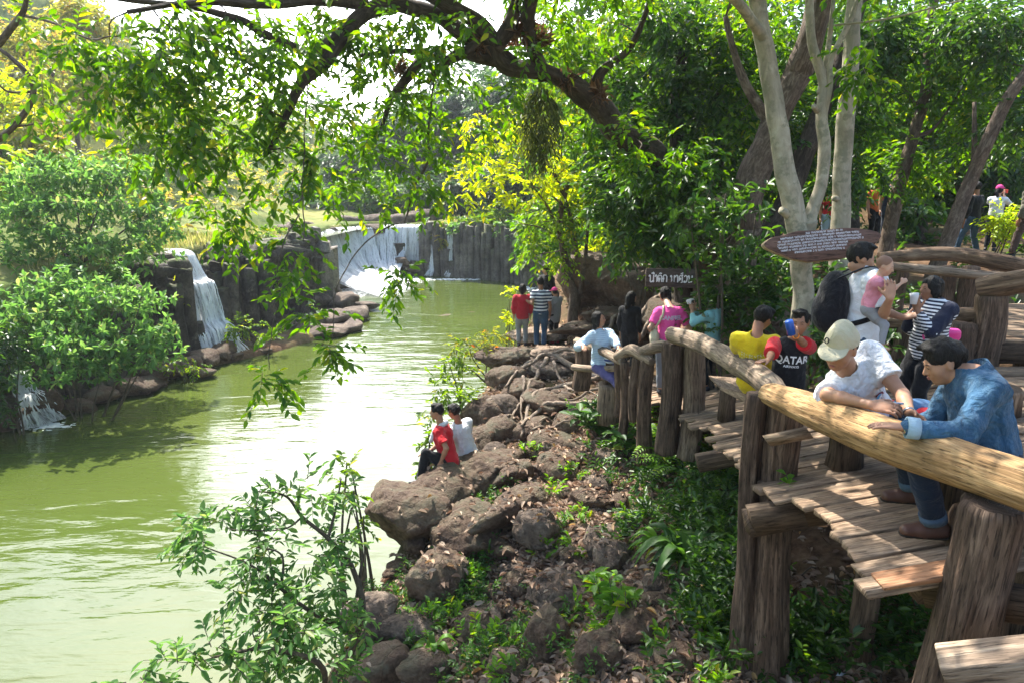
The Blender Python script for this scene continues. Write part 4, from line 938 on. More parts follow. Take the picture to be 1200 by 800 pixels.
# ---- the great tree that leans out over the river
b0 = at(842, 330, 13.2); g0 = zl(b0[0], b0[1])
main = [(b0[0] + .1, b0[1], g0 - .3, .42)] + wp((838, 300, 13, .36), (812, 222, 12.4, .25), (775, 190, 11.6, .20), (735, 160, 11, .18), (690, 115, 10.5, .16), (640, 88, 10.1, .14), (592, 70, 9.8, .125), (570, 38, 9.5, .10), (520, 4, 9.1, .085), (455, -30, 8.7, .09), (380, -70, 8.2, .05))
tree('leaning_river_tree', 'great dark barked tree whose gnarled limb arches over the river with hanging foliage', (b0[0], b0[1], g0),
     [main, wp((600, 78, 9.85, .12), (555, 50, 9.6, .105), (500, 14, 9.2, .10), (440, 8, 8.8, .095), (402, 40, 8.6, .09), (382, 72, 8.5, .075), (352, 100, 8.4, .06), (334, 140, 8.4, .035), (312, 182, 8.5, .02)),
      wp((402, 38, 8.6, .09), (365, 62, 8.4, .06), (318, 44, 8.2, .05), (280, 22, 8.0, .045), (215, 8, 7.7, .035), (120, -4, 7.2, .02)), wp((430, 6, 8.7, .08), (380, 2, 8.4, .06), (310, 5, 8, .05), (230, 2, 7.6, .03), (150, 14, 7.2, .02)),
      wp((578, 58, 9.6, .11), (600, 22, 9.5, .10), (606, -20, 9.2, .07), (620, -90, 8.6, .04)), wp((690, 116, 10.5, .12), (706, 84, 10.4, .07), (740, 54, 10.4, .05), (770, -20, 10, .03)),
      wp((590, 74, 9.8, .08), (545, 62, 9.6, .07), (512, 82, 9.5, .045), (500, 98, 9.5, .03)), wp((500, 62, 9.4, .08), (480, 88, 9.3, .07), (458, 118, 9.3, .045), (446, 150, 9.3, .02), (410, 185, 9.3, .01)),
      wp((560, 50, 9.5, .06), (530, 70, 9.4, .05), (480, 60, 9.2, .035), (420, 66, 9, .025)), wp((640, 92, 10.1, .1), (620, 40, 9.6, .1), (640, -60, 8.6, .08), (700, -200, 7.2, .06), (780, -320, 6, .04)),
      wp((455, -30, 8.7, .08), (420, -140, 7.2, .06), (480, -300, 5.8, .04))],
     [bl(95, 60, 7.2, 60, 60), bl(165, 45, 7.4, 80, 55), bl(150, 120, 7.4, 70, 55), bl(205, 110, 7.8, 55, 55), bl(215, 165, 7.8, 50, 45), bl(160, 170, 7.6, 45, 25), bl(255, 70, 8, 50, 50), bl(265, 180, 8.2, 45, 50), bl(255, 235, 8.2, 40, 35), bl(300, 120, 8.4, 45, 45),
      bl(330, 60, 8.4, 50, 40), bl(345, 175, 8.6, 40, 45), bl(275, 270, 8.2, 40, 28), bl(320, 235, 8.4, 30, 25), bl(395, 130, 8.8, 35, 35), bl(420, 60, 9, 50, 40), bl(385, 20, 8.6, 50, 30), bl(465, 40, 9, 45, 30), bl(480, 120, 9.2, 38, 45), bl(470, 185, 9.2, 35, 35),
      bl(505, 140, 9.4, 30, 35), bl(540, 85, 9.8, 30, 22), bl(450, 240, 9, 35, 22), bl(545, 20, 9.4, 36, 20), bl(465, 318, 8.6, 22, 22), bl(355, 372, 8, 25, 22), bl(290, 20, 7.8, 60, 30), bl(200, 10, 7.4, 60, 25), bl(60, 130, 7, 30, 35), bl(590, 100, 9.8, 20, 26), bl(480, 20, 8.3, 36, 18), bl(560, 15, 8.6, 30, 18), bl(620, 60, 9.2, 24, 16), bl(430, 100, 8.4, 30, 22), bl(680, 150, 10.2, 24, 18), bl(760, 180, 10.2, 26, 20), bl(740, 150, 10.0, 24, 14), bl(790, 200, 10.6, 30, 22), bl(730, 185, 10.4, 24, 14), bl(800, 165, 10.8, 26, 22), bl(300, 60, 8, 50, 30), bl(420, 30, 8.4, 36, 24), bl(370, 180, 8.6, 34, 30), bl(560, 150, 9.6, 30, 22), bl(590, 130, 9.8, 24, 16), bl(515, 60, 8.6, 22, 14), bl(360, 40, 7.8, 40, 26), bl(330, 110, 7.9, 34, 26), bl(240, 140, 7.4, 40, 30), bl(110, 110, 7, 50, 40), bl(180, 80, 7.2, 60, 40), bl(440, 160, 9, 40, 34), bl(520, 190, 9.3, 34, 30), bl(410, 210, 9, 34, 22),
      bl(640, 30, 10, 50, 26), bl(700, 40, 10.4, 50, 30), bl(660, 70, 10.4, 40, 24), bl(345, 330, 8, 25, 30), bl(383, 410, 7.8, 12, 10), bl(310, 445, 7.6, 15, 12), bl(385, 230, 8.8, 30, 25), bl(500, 220, 9.2, 25, 15), bl(340, 295, 8.1, 22, 28),
      bl(560, -60, 8.8, 100, 45), bl(440, -90, 8, 110, 45), bl(700, -70, 9, 110, 50), bl(620, -170, 7.6, 110, 50), bl(780, -250, 6.8, 120, 55), bl(860, -120, 9, 100, 50),
      *[((x, y, z), (.8, .8, .35)) for x, y, z in ((.3, 6.3, 8.7), (1.6, 6.8, 8.9), (.9, 8.0, 9.3), (2.4, 7.9, 9.2), (-.6, 7.4, 9.1), (1.5, 9.3, 9.8), (3.2, 9.2, 9.7), (.2, 9.6, 9.9), (3.4, 6.9, 8.9), (-.3, 5.2, 8.5), (1.2, 5.4, 8.4), (2.6, 5.8, 8.6), (4.3, 8, 9.4), (2.3, 10.6, 10.2), (.6, 4.3, 8.2), (3.9, 5.4, 8.7))]],
     B_DARK, L_GREEN, .13, 1.25, seed=3, sub=6, droop=.6, tw=.38, per=9, clump=.55, ridge=.4, sides=16, lump=.4)
# hanging creepers on its limbs
M_VINE = B_TWIG
for k, (pts, lb) in enumerate([([(507, 95, 9.45, .012), (504, 140, 9.45, .016), (500, 190, 9.4, .018), (484, 225, 9.3, .016), (474, 262, 9.2, .01)], 'woody creeper hanging from the great limb in front of the far forest'),
                               ([(357, 60, 8.4, .008), (358, 130, 8.4, .007), (356, 210, 8.3, .008), (354, 285, 8.2, .006)], 'thin straight creeper hanging in front of the bright sky'),
                               ([(470, 262, 9.2, .01), (440, 275, 9, .01), (415, 300, 8.6, .008), (395, 340, 8.2, .007), (388, 400, 7.9, .005)], 'thin looping twig hanging over the river'),
                               ([(352, 250, 8.2, .008), (330, 290, 8, .008), (322, 360, 7.8, .007), (318, 430, 7.6, .005)], 'long hanging twig ending in a spray of leaves over the water')]):
    S = smooth_path(np.array(wp(*pts)), 30); S[:, :3] += fbm(S[:, :3] * 3, 2, k)[:, None] * .05; V, F, uv = tube(S[:, :3], S[:, 3], 6, .1, 4, .1, k)
    o = mesh('creeper', V - S[0, :3], F, M_VINE, None, True, uv); o.location = S[0, :3]; setp(o, lb, 'creeper', 'creepers hanging from the leaning tree')
# epiphyte moss beard and tufts on the limb
M_MOSS = m_leaf('hanging_moss', [(.03, .045, .012), (.06, .08, .02), (.10, .12, .03)], .35)
rg = np.random.default_rng(8); V, F, a, b = sprays(at(633, 138, 10.1), np.array([.24, .2, .55]), 190, .11, rg, .35, 8, 1.5, wr=.22)
o = mesh('epiphyte', V - at(633, 120, 10.1), F, M_MOSS); o.location = at(633, 120, 10.1); setp(o, 'dark beard of hanging moss under the great limb', 'moss')
M_TUFT = m_leaf('brown_fern_tuft', [(.08, .04, .02), (.15, .08, .04), (.24, .14, .07)], .2)
for k, (x, y, d, s) in enumerate([(608, 38, 9.6, .30), (470, 82, 9.3, .16), (700, 112, 10.4, .22), (560, 52, 9.6, .22), (665, 96, 10.2, .2), (634, 50, 9.8, .2)]):
    c = at(x, y, d); D = nrmr(rg.normal(size=(150, 3)) + [0, 0, .5]); V, F = leaf_batch(np.tile(c, (150, 1)) + rg.normal(0, s * .22, (150, 3)), D, rg.normal(size=(150, 3)) + [0, 0, 1], rg.uniform(.5, 1.1, 150) * s, .16)
    o = mesh('epiphyte', V - c, F, M_TUFT); o.location = c; setp(o, 'brown bristly fern tuft growing on the dark limb', 'fern', 'brown tufts growing on the great limb')

# ---- trees of the right bank
def trunk_line(*pts):
    P = wp(*pts); g = zl(P[0][0], P[0][1]); return [(P[0][0], P[0][1], min(g - .2, P[0][2]), P[0][3] * 1.25)] + P
def rt(name, label, line, extra, blobs, bark, leafm, **k):
    L0 = trunk_line(*line); return tree(name, label, (L0[0][0], L0[0][1], zl(L0[0][0], L0[0][1])), [L0] + [wp(*e) for e in extra], blobs, bark, leafm, **k)
rt('yellow_leaved_tree', 'slender tree with sunlit yellow green leaves arching over the river bank', [(678, 350, 17.2, .07), (676, 300, 17, .06), (664, 240, 16.5, .05), (640, 190, 16, .04), (600, 150, 15.6, .025), (560, 130, 15.4, .012)], [[(668, 250, 16.6, .03), (640, 225, 16.2, .02), (600, 210, 16, .01)], [(676, 300, 17, .03), (640, 270, 16.6, .02), (610, 262, 16.4, .01)]],
   [bl(585, 165, 15.6, 55, 26), bl(625, 205, 16, 60, 24), bl(560, 205, 15.8, 40, 22), bl(545, 228, 15.7, 30, 14), bl(610, 235, 16, 40, 16), bl(660, 195, 16.4, 36, 26), bl(560, 145, 15.4, 30, 16), bl(675, 225, 16.8, 24, 16), bl(625, 150, 15.8, 30, 16)], B_BROWN, L_YEL, leaf=.17, cov=1.1, seed=11, droop=.35, sub=6, flat=.5)
rt('bank_tree', 'thin crooked tree with small green leaves rising from the landing right of the standing group', [(672, 352, 16.8, .12), (664, 310, 16.8, .1), (656, 265, 16.6, .08), (664, 220, 16.4, .06), (690, 170, 16.2, .04), (700, 120, 16, .02)], [[(656, 270, 16.6, .05), (640, 240, 16.2, .03), (622, 215, 16, .015)], [(680, 345, 16.8, .06), (686, 300, 16.8, .05), (690, 250, 16.9, .03)]],
   [bl(640, 255, 16.3, 34, 22), bl(672, 265, 16.5, 26, 24), bl(625, 290, 16.3, 22, 16), bl(660, 300, 16.5, 22, 18), bl(700, 250, 16.6, 28, 30), bl(690, 200, 16.4, 34, 30), bl(705, 150, 16.2, 36, 30), bl(660, 150, 16.2, 36, 22)], B_BROWN, L_LIME, leaf=.13, cov=1.3, seed=12, droop=.5, sub=6)
rt('dense_tree', 'dense dark green tree hanging over the name board behind the pink shirt', [(800, 350, 13.6, .2), (798, 250, 13.6, .18), (792, 150, 13.4, .14), (800, 50, 13.2, .1)], [],
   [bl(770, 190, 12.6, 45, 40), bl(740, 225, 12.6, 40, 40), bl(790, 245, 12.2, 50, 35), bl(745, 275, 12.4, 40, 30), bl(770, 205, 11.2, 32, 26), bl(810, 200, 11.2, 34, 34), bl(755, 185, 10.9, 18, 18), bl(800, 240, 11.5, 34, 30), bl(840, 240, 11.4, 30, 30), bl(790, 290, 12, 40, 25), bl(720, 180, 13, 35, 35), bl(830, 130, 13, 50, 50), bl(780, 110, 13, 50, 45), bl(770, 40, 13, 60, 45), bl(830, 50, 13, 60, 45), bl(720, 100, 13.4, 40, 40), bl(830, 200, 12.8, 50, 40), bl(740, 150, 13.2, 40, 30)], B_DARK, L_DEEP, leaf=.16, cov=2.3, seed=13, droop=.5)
rt('leaning_brown_tree', 'stout brown trunk leaning to the right behind the grey stems', [(862, 320, 11.8, .30), (872, 270, 11.8, .27), (882, 205, 11.7, .25), (905, 150, 11.5, .22), (930, 95, 11.3, .21), (952, 40, 11, .20), (968, -20, 10.8, .19), (1000, -140, 10, .12)], [[(905, 150, 11.5, .1), (870, 90, 11.4, .07), (850, 20, 11.2, .04)]],
   [bl(880, 60, 12.4, 60, 45), bl(900, 110, 12.8, 50, 40), bl(860, 150, 12.6, 40, 40), bl(850, 20, 12, 60, 40), bl(960, -60, 10.5, 120, 50), bl(1080, -90, 9.6, 120, 50)], B_BROWN, L_GREEN, leaf=.15, cov=1.6, seed=14, ridge=.3, sides=18)
rt('dark_tree', 'dark trunk leaning behind the grey three stemmed tree', [(880, 330, 12.6, .22), (905, 270, 12.6, .2), (930, 215, 12.6, .18), (955, 150, 12.6, .16), (990, 60, 12.6, .13), (1020, -30, 12.4, .1)], [],
   [bl(940, 150, 13.2, 50, 50), bl(1010, 110, 13, 60, 50), bl(960, 60, 13, 60, 45), bl(1040, 40, 12.6, 60, 45), bl(900, 200, 13.2, 40, 40), bl(985, 200, 13.4, 50, 35)], B_DARK, L_DEEP, leaf=.15, cov=1.9, seed=15)
rt('slender_tree', 'slender reddish trunk leaning right beyond the wooden sign', [(1038, 300, 14.5, .16), (1050, 235, 14.4, .14), (1070, 160, 14.2, .13), (1085, 110, 14, .12), (1092, 30, 13.8, .10), (1100, -60, 13.6, .06)], [[(1070, 160, 14.2, .05), (1095, 150, 14, .03), (1130, 100, 13.8, .015)], [(1078, 130, 14.1, .05), (1050, 90, 14, .03), (1030, 40, 13.8, .015)]],
   [bl(1060, 180, 14.6, 50, 40), bl(1110, 110, 14, 60, 50), bl(1120, 40, 13.6, 60, 45), bl(1050, 70, 14.2, 50, 50), bl(1150, 140, 14, 50, 40)], B_BROWN, L_GREEN, leaf=.15, cov=1.6, seed=16)
rt('crooked_tree', 'crooked trunk leaning far to the right behind the girl with the striped shirt', [(1090, 335, 11.5, .13), (1110, 285, 11.4, .12), (1132, 225, 11.3, .11), (1160, 160, 11, .10), (1185, 110, 10.8, .09), (1225, 60, 10.6, .08), (1280, 0, 10, .05)], [[(1118, 262, 11.4, .06), (1140, 200, 11.3, .05), (1142, 120, 11.2, .03)]],
   [bl(1180, 60, 11.2, 60, 40), bl(1150, 20, 11.4, 60, 36), bl(1215, 120, 11, 50, 40), bl(1170, 170, 12, 30, 22)], B_BROWN, L_DEEP, leaf=.14, cov=1.6, seed=17)
rt('shade_tree', 'tall dark trunk standing in the shade right of the leaning brown trunk', [(838, 330, 14.5, .16), (838, 220, 14.5, .14), (842, 120, 14.4, .12), (836, 30, 14.2, .09)], [], [bl(840, 90, 15, 60, 60), bl(800, 160, 15, 60, 60), bl(870, 180, 15, 60, 50)], B_DARK, L_GREEN, leaf=.17, cov=1.6, seed=18)
# the smooth grey stems
gl = trunk_line((940, 372, 8.3, .12), (940, 325, 8.2, .115), (938, 285, 8.15, .13), (940, 262, 8.1, .15))
tree('grey_stemmed_tree', 'pale smooth barked tree forking low into bare stems, carrying the oval sign', (gl[0][0], gl[0][1], zl(gl[0][0], gl[0][1])),
     [gl, wp((938, 275, 8.1, .12), (930, 240, 8.05, .125), (918, 190, 8.0, .115), (908, 130, 7.9, .105), (900, 80, 7.8, .10), (893, 40, 7.7, .095), (886, -10, 7.6, .09), (880, -120, 7.2, .06)), wp((901, 52, 7.75, .07), (890, 35, 7.6, .06), (872, 12, 7.4, .055), (845, -20, 7.2, .05), (800, -90, 6.9, .03)),
      wp((944, 270, 8.1, .09), (952, 245, 8.1, .075), (962, 215, 8.1, .07), (966, 175, 8.1, .07), (962, 140, 8.1, .065), (965, 95, 8.1, .055), (952, 50, 8.0, .05), (947, -20, 7.9, .045), (940, -120, 7.6, .03)), wp((964, 138, 8.1, .04), (972, 100, 8.05, .035), (974, 70, 8, .03), (996, 25, 7.9, .03), (1012, -20, 7.8, .02)),
      wp((960, 110, 8.1, .03), (970, 60, 8.1, .03), (975, 20, 8, .025), (980, -30, 8, .02)), wp((932, 258, 8.1, .06), (922, 250, 8.0, .05), (916, 246, 7.95, .045)), wp((958, 130, 8.0, .035), (954, 124, 7.9, .03)), wp((978, 30, 7.9, .012), (1040, 22, 7.5, .010), (1110, 5, 7.1, .008), (1150, -5, 6.8, .006))],
     [bl(870, -110, 7.2, 90, 40), bl(960, -120, 7.4, 80, 40), bl(1010, 60, 7.9, 24, 14), bl(1005, 85, 8, 20, 12), bl(1040, -60, 7.2, 60, 30)], B_GREY, L_GREEN, leaf=.13, cov=.8, seed=19, ridge=.06, sides=18, lump=.12)
rt('grey_stemmed_tree', 'separate pale straight stem just right of the forked grey tree, behind the sign', [(984, 345, 8.9, .14), (984, 290, 8.85, .13), (986, 240, 8.8, .11), (988, 170, 8.7, .105), (996, 90, 8.6, .10), (1000, 20, 8.5, .095), (1003, -60, 8.3, .07)], [[(990, 235, 8.8, .04), (977, 232, 8.7, .035)]],
   [bl(1010, -90, 8.2, 80, 40)], B_GREY, L_GREEN, leaf=.13, cov=.9, seed=20, ridge=.06, sides=18, lump=.12)

# ---- understory and the wood behind, right side
def bush(label, px, py, d, blobs, leafm, leaf=.12, cov=2.0, seed=1, name='bush', group=None, stems=4, z=None, **k):
    p = at(px, py, d); g = zl(p[0], p[1]) if z is None else z; rg = np.random.default_rng(seed)
    limbs = []
    for s in range(stems):
        C, Rr = blobs[s % len(blobs)]; b = np.array([p[0] + rg.normal(0, .1), p[1] + rg.normal(0, .1), g - .08]); e_ = C + rg.normal(size=3) * Rr * .4
        r = .012 + .006 * np.linalg.norm(e_ - b); m = (b + e_) / 2 + rg.normal(0, .1, 3); limbs.append([(*b, r), (*m, r * .7), (*e_, r * .3)])
    kk = dict(cat='bush', sub=5, tw=.35, per=9, droop=.3); kk.update(k)
    return tree(name, label, (p[0], p[1], g), limbs, blobs, B_TWIG, leafm, leaf, cov, group, seed=seed, **kk)
bush('shrub with glossy oval leaves catching light beside the grey stems', 850, 300, 9.6, [bl(835, 235, 9.5, 45, 24), bl(870, 250, 9.4, 28, 20), bl(812, 265, 9.5, 30, 20), bl(860, 278, 9.5, 35, 18), bl(830, 290, 9.6, 36, 16)], L_DEEP, .14, 1.7, 31, whorl=True, per=6)
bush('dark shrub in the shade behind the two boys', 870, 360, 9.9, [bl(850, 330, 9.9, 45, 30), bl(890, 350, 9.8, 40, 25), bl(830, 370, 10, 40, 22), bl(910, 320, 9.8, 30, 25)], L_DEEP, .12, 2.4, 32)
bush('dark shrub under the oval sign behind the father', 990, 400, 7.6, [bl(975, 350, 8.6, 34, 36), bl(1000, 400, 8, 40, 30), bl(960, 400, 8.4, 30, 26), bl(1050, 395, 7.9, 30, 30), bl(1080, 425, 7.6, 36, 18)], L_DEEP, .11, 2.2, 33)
bush('shrub behind the rail logs right of the father', 1062, 345, 9.4, [bl(1060, 340, 9.4, 34, 24), bl(1090, 350, 9.4, 26, 18), bl(1045, 365, 9.2, 22, 18)], L_DEEP, .11, 1.6, 34)
bush('rounded bright yellow green bush in the sun near the right edge', 1172, 284, 15, [bl(1172, 262, 15, 14, 18), bl(1185, 262, 15, 12, 20)], L_BRIGHT, .10, 3.0, 35)
bush('yellow green grass clump lit by the sun above the dark ledge', 700, 312, 18, [bl(690, 298, 18, 34, 12), bl(720, 292, 18, 26, 12)], L_YEL, .2, 1.6, 36, wr=.14)
bush('leafy bush with glossy leaves above the dark ledge', 750, 330, 15, [bl(745, 300, 14.8, 30, 16), bl(775, 325, 14.4, 26, 14)], L_GREEN, .13, 1.5, 37)
k0 = 0
for (px, py, d, rx, ry, m_, lb) in [(760, 240, 19, 80, 60, L_GREEN, 'sunlit green tree deep in the wood behind the dense dark tree'), (850, 250, 19, 70, 50, L_DEEP, 'dark tree in the wood behind the leaning trunks'), (900, 120, 21, 90, 90, L_LIME, 'bright back lit crown seen between the leaning trunks'), (1000, 170, 20, 80, 80, L_GREEN, 'green tree of the wood behind the grey stems'),
                                    (1080, 130, 22, 90, 100, L_LIME, 'bright green crown high behind the slender trunk'), (1170, 150, 20, 80, 80, L_DEEP, 'dark crown at the right edge above the far visitors'), (1130, 60, 20, 90, 60, L_GREEN, 'green crown at the top right corner'), (820, 60, 21, 100, 80, L_LIME, 'lit crown at the top behind the dense dark tree'),
                                    (700, 60, 20, 80, 70, L_LIME, 'lit crown behind the end of the great limb'), (1030, 50, 24, 120, 80, L_GREEN, 'tall crown behind the grey stems at the top'), (960, 240, 17, 50, 26, L_DEEP, 'low dark tree behind the forked grey tree'), (1075, 240, 18, 34, 20, L_DEEP, 'low shrub in shade behind the slender trunk'),
                                    (700, 150, 22, 60, 60, L_GREEN, 'tree behind the yellow leaved tree at the end of the limb'), (760, 130, 24, 90, 80, L_LIME, 'bright crown behind the gnarled limb'), (1180, 220, 24, 70, 40, L_DEEP, 'dark thicket behind the far visitors'), (1110, 190, 24, 60, 40, L_GREEN, 'thicket beyond the slender trunk')]:
    k0 += 1; g = gbase(px, 300, d); top = at(px, py, d)
    tree('wood_tree', lb, g, [[(g[0], g[1], g[2] - .2, .16), ((g[0] + top[0]) / 2 + .2, top[1], (g[2] + top[2]) / 2, .12), (*top, .06)]], [bl(px + RNG.uniform(-.6, .6) * rx, py + RNG.uniform(-.6, .6) * ry, d + RNG.uniform(-1, 1), rx * .55, ry * .55) for _ in range(6)], B_DARK, m_, .22, 1.7, 'trees of the wood behind the walk', seed=50 + k0, sub=5, tw=.6, twigs=False, sides=8)
# closing mass of forest further back on the right slope
def wood_mass(name, label, cloud, leafm, leaf, n, seed, per=10):
    rg = np.random.default_rng(seed); lv = MB()
    for (C, Rr) in cloud:
        V, F, a, b = sprays(np.asarray(C), np.asarray(Rr), n, leaf, rg, leaf * 3, per, .3, None, .9, 0, .3, .33, False, .5); lv.add(V, F)
    C0 = np.mean([c for c, r in cloud], 0); o = mesh(name, np.concatenate(lv.V) - C0, np.concatenate(lv.F[4]), leafm); o.location = C0; return setp(o, label, 'woodland', kind='stuff')
rg = np.random.default_rng(5)
cl = []
for px in range(640, 1330, 34):
    for py, d in ((250, 26), (170, 28), (90, 29), (10, 30), (-60, 30), (280, 25)):
        cl.append(bl(px + rg.uniform(-12, 12), py + rg.uniform(-15, 15), d + rg.uniform(-1.5, 1.5), 34, 42))
wood_mass('woodland', 'far-off wood filling the slope behind the nearer trees', cl, L_GREEN, .34, 34, 6)

# ---- left bank
def lb(px, py, d, rx, ry): return bl(px, py, d, rx, ry)
bush('big pale green shrub with layered sprays on top of the left bank', 90, 330, 20, [bl(40, 235, 20, 55, 22), bl(110, 215, 20.5, 60, 22), bl(60, 200, 20.5, 60, 22), bl(150, 200, 21, 50, 18), bl(185, 235, 20.5, 34, 18), bl(175, 275, 20, 36, 16), bl(20, 215, 20, 40, 22), bl(150, 250, 20, 50, 20), bl(60, 270, 19.5, 55, 20), bl(130, 285, 19.5, 60, 16), bl(20, 300, 19, 40, 18), bl(170, 300, 20, 30, 14), bl(90, 245, 20, 60, 20), bl(20, 260, 19.5, 35, 25)], L_SHRUB, .20, 1.7, 61, flat=.7, droop=.05, whorl=True, per=7, sub=8, stems=9, clump=.42)
bush('large rounded green shrub hanging over the small cascade on the left bank', 90, 440, 17.4, [bl(40, 370, 17, 50, 26), bl(110, 355, 17, 55, 24), bl(165, 385, 17.2, 45, 24), bl(90, 400, 16.6, 65, 24), bl(150, 420, 16.8, 45, 16), bl(30, 410, 16.6, 40, 20), bl(185, 410, 17, 28, 16), bl(100, 430, 16.4, 50, 14), bl(60, 340, 17.5, 50, 20), bl(150, 350, 17.5, 40, 16)], L_SHRUB, .18, 2.85, 62, flat=.7, droop=.05, whorl=True, per=7, sub=9, stems=9, clump=.42)
bush('dark shrub at the left edge beside the small cascade', 5, 470, 16, [bl(5, 440, 15.6, 30, 24), bl(0, 400, 16, 30, 30), bl(10, 480, 15.5, 16, 14)], L_DEEP, .15, 2.0, 63)
bush('yellow green grassy tuft on the rock left of the cascade', 195, 345, 22.5, [bl(192, 335, 22.3, 16, 20), bl(200, 362, 22, 12, 16)], L_YEL, .16, 2.2, 64)
bush('lime green fern hanging over the dark cliff right of the cascade', 285, 300, 27, [bl(270, 300, 26.5, 26, 12), bl(300, 318, 26.5, 24, 12), bl(318, 335, 26.5, 14, 12)], L_LIME, .2, 2.0, 65)
bush('green shrub on the lip of the left cliff', 318, 290, 30, [bl(312, 285, 29.5, 20, 16), bl(330, 300, 29.5, 16, 14)], L_GREEN, .2, 1.8, 66)
bush('weedy shrub among the stones right of the cascade', 300, 400, 24, [bl(285, 385, 23.5, 24, 14), bl(310, 395, 23.5, 18, 10)], L_LIME, .14, 1.2, 67)
bush('low weeds on the stones below the cascade', 215, 435, 20.5, [bl(205, 425, 20.2, 22, 8), bl(228, 428, 20.5, 16, 6)], L_LIME, .12, 1.3, 68)
bush('low green bush among the rocks of the spit', 365, 372, 28, [bl(360, 362, 27.5, 20, 10), bl(345, 372, 27.5, 14, 8)], L_GREEN, .16, 1.3, 69)
# dry yellowish hillside trees, left
for k, (px, py, d, rx, ry, m_) in enumerate([(30, 60, 34, 60, 60, L_DRYT), (100, 110, 36, 60, 50, L_DRYT), (40, 160, 30, 60, 40, L_DRYT), (160, 170, 40, 46, 36, L_LIME), (120, 190, 30, 50, 26, L_LIME), (205, 200, 44, 34, 22, L_DRYT), (10, 110, 30, 40, 50, L_YEL), (80, 30, 38, 60, 50, L_DRYT), (250, 222, 52, 34, 16, L_FAR), (20, 200, 24, 40, 24, L_LIME)]):
    g = gbase(px, 260, d); top = at(px, py, d)
    tree('hillside_tree', ['rust and yellow leaved tree high on the left hillside', 'dry yellow tree beside the rust leaved one on the left hillside', 'dry season tree low on the left hillside above the shrubs', 'pale green tree on the left hillside at the edge of the sky', 'fresh green tree behind the pale shrub of the left bank', 'small dry tree at the foot of the hillside beside the bright sky', 'yellow tree at the left edge of the picture', 'tall dry tree at the top left behind the hanging leaves', 'distant grey green tree at the end of the left hillside', 'lime green tree at the left edge just above the shrubs'][k],
         g, [[(g[0], g[1], g[2] - .3, .14), (g[0] + .2, g[1], (g[2] + top[2]) / 2, .1), (*top, .04)]], [bl(px + RNG.uniform(-.5, .5) * rx, py + RNG.uniform(-.5, .5) * ry, d + RNG.uniform(-1, 1), rx * .6, ry * .55) for _ in range(5)], B_BROWN, m_, .3, 1.0, 'trees on the left hillside', seed=80 + k, sub=5, tw=.8, twigs=False, sides=6)
# bare crooked branches reaching in at the far left, from a tree on the near left bank
tb = np.array([-9.5, 2.0, 0])
tree('bare_branch_tree', 'nearly bare tree whose crooked branches reach in at the top left corner', (-14.8, 9.5, zl(-14.8, 9.5)),
     [[(-14.8, 9.5, zl(-14.8, 9.5) - .2, .16), (-13.5, 9.3, 6.5, .12), (*at(-90, 130, 11), .09), (*at(-30, 170, 10), .06), (*at(5, 158, 9.6), .045), (*at(34, 125, 9.4), .04), (*at(36, 95, 9.3), .036), (*at(15, 70, 9.2), .03), (*at(-4, 56, 9.2), .02)],
      wp((-90, 130, 11, .06), (-20, 70, 9.6, .05), (12, 35, 9.2, .045), (28, 12, 9, .035), (34, -20, 8.8, .02)), wp((24, 18, 9.1, .02), (60, 26, 8.8, .016), (105, 46, 8.5, .012), (130, 43, 8.3, .008), (170, 44, 8.2, .005)), wp((36, 108, 9.4, .02), (10, 108, 9.3, .014), (-5, 96, 9.2, .01)), wp((10, 150, 9.6, .015), (50, 145, 9.4, .01), (70, 152, 9.3, .005))],
     [bl(20, 20, 9, 30, 20), bl(50, 90, 9, 14, 12)], B_BROWN, L_LIME, leaf=.13, cov=.5, seed=91, ridge=.15)

# ---- far bank
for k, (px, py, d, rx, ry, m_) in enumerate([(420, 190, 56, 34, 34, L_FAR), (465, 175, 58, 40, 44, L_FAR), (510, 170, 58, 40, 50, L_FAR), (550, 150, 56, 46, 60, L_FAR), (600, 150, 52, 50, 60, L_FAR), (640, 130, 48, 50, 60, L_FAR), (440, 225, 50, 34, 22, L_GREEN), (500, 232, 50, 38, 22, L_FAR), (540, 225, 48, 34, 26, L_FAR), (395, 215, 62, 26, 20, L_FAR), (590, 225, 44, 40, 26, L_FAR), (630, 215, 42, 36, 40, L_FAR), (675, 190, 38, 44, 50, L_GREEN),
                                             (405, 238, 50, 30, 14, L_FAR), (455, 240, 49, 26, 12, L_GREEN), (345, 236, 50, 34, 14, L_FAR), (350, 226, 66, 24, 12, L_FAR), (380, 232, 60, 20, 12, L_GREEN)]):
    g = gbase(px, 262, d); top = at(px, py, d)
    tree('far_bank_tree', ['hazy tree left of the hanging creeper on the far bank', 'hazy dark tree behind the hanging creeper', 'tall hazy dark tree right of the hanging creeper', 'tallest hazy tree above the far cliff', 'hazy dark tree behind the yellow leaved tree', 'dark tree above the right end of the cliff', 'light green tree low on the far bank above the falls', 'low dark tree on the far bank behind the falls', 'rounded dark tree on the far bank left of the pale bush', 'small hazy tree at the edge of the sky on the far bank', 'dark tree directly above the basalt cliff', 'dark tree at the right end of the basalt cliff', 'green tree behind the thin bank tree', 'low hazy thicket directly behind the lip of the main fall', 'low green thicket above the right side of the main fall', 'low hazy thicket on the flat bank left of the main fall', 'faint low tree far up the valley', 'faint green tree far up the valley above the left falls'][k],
         g, [[(g[0], g[1], g[2] - .3, .2), (g[0] + .2, g[1], (g[2] + top[2]) / 2, .14), (*top, .06)]], [bl(px + RNG.uniform(-.5, .5) * rx, py + RNG.uniform(-.55, .5) * ry - 4, d + RNG.uniform(-1, 1), rx * .8, ry * .72) for _ in range(6)], B_DARK, m_, .5, 1.8, 'hazy trees on the far bank', seed=110 + k, sub=5, tw=1.0, twigs=False, sides=6)
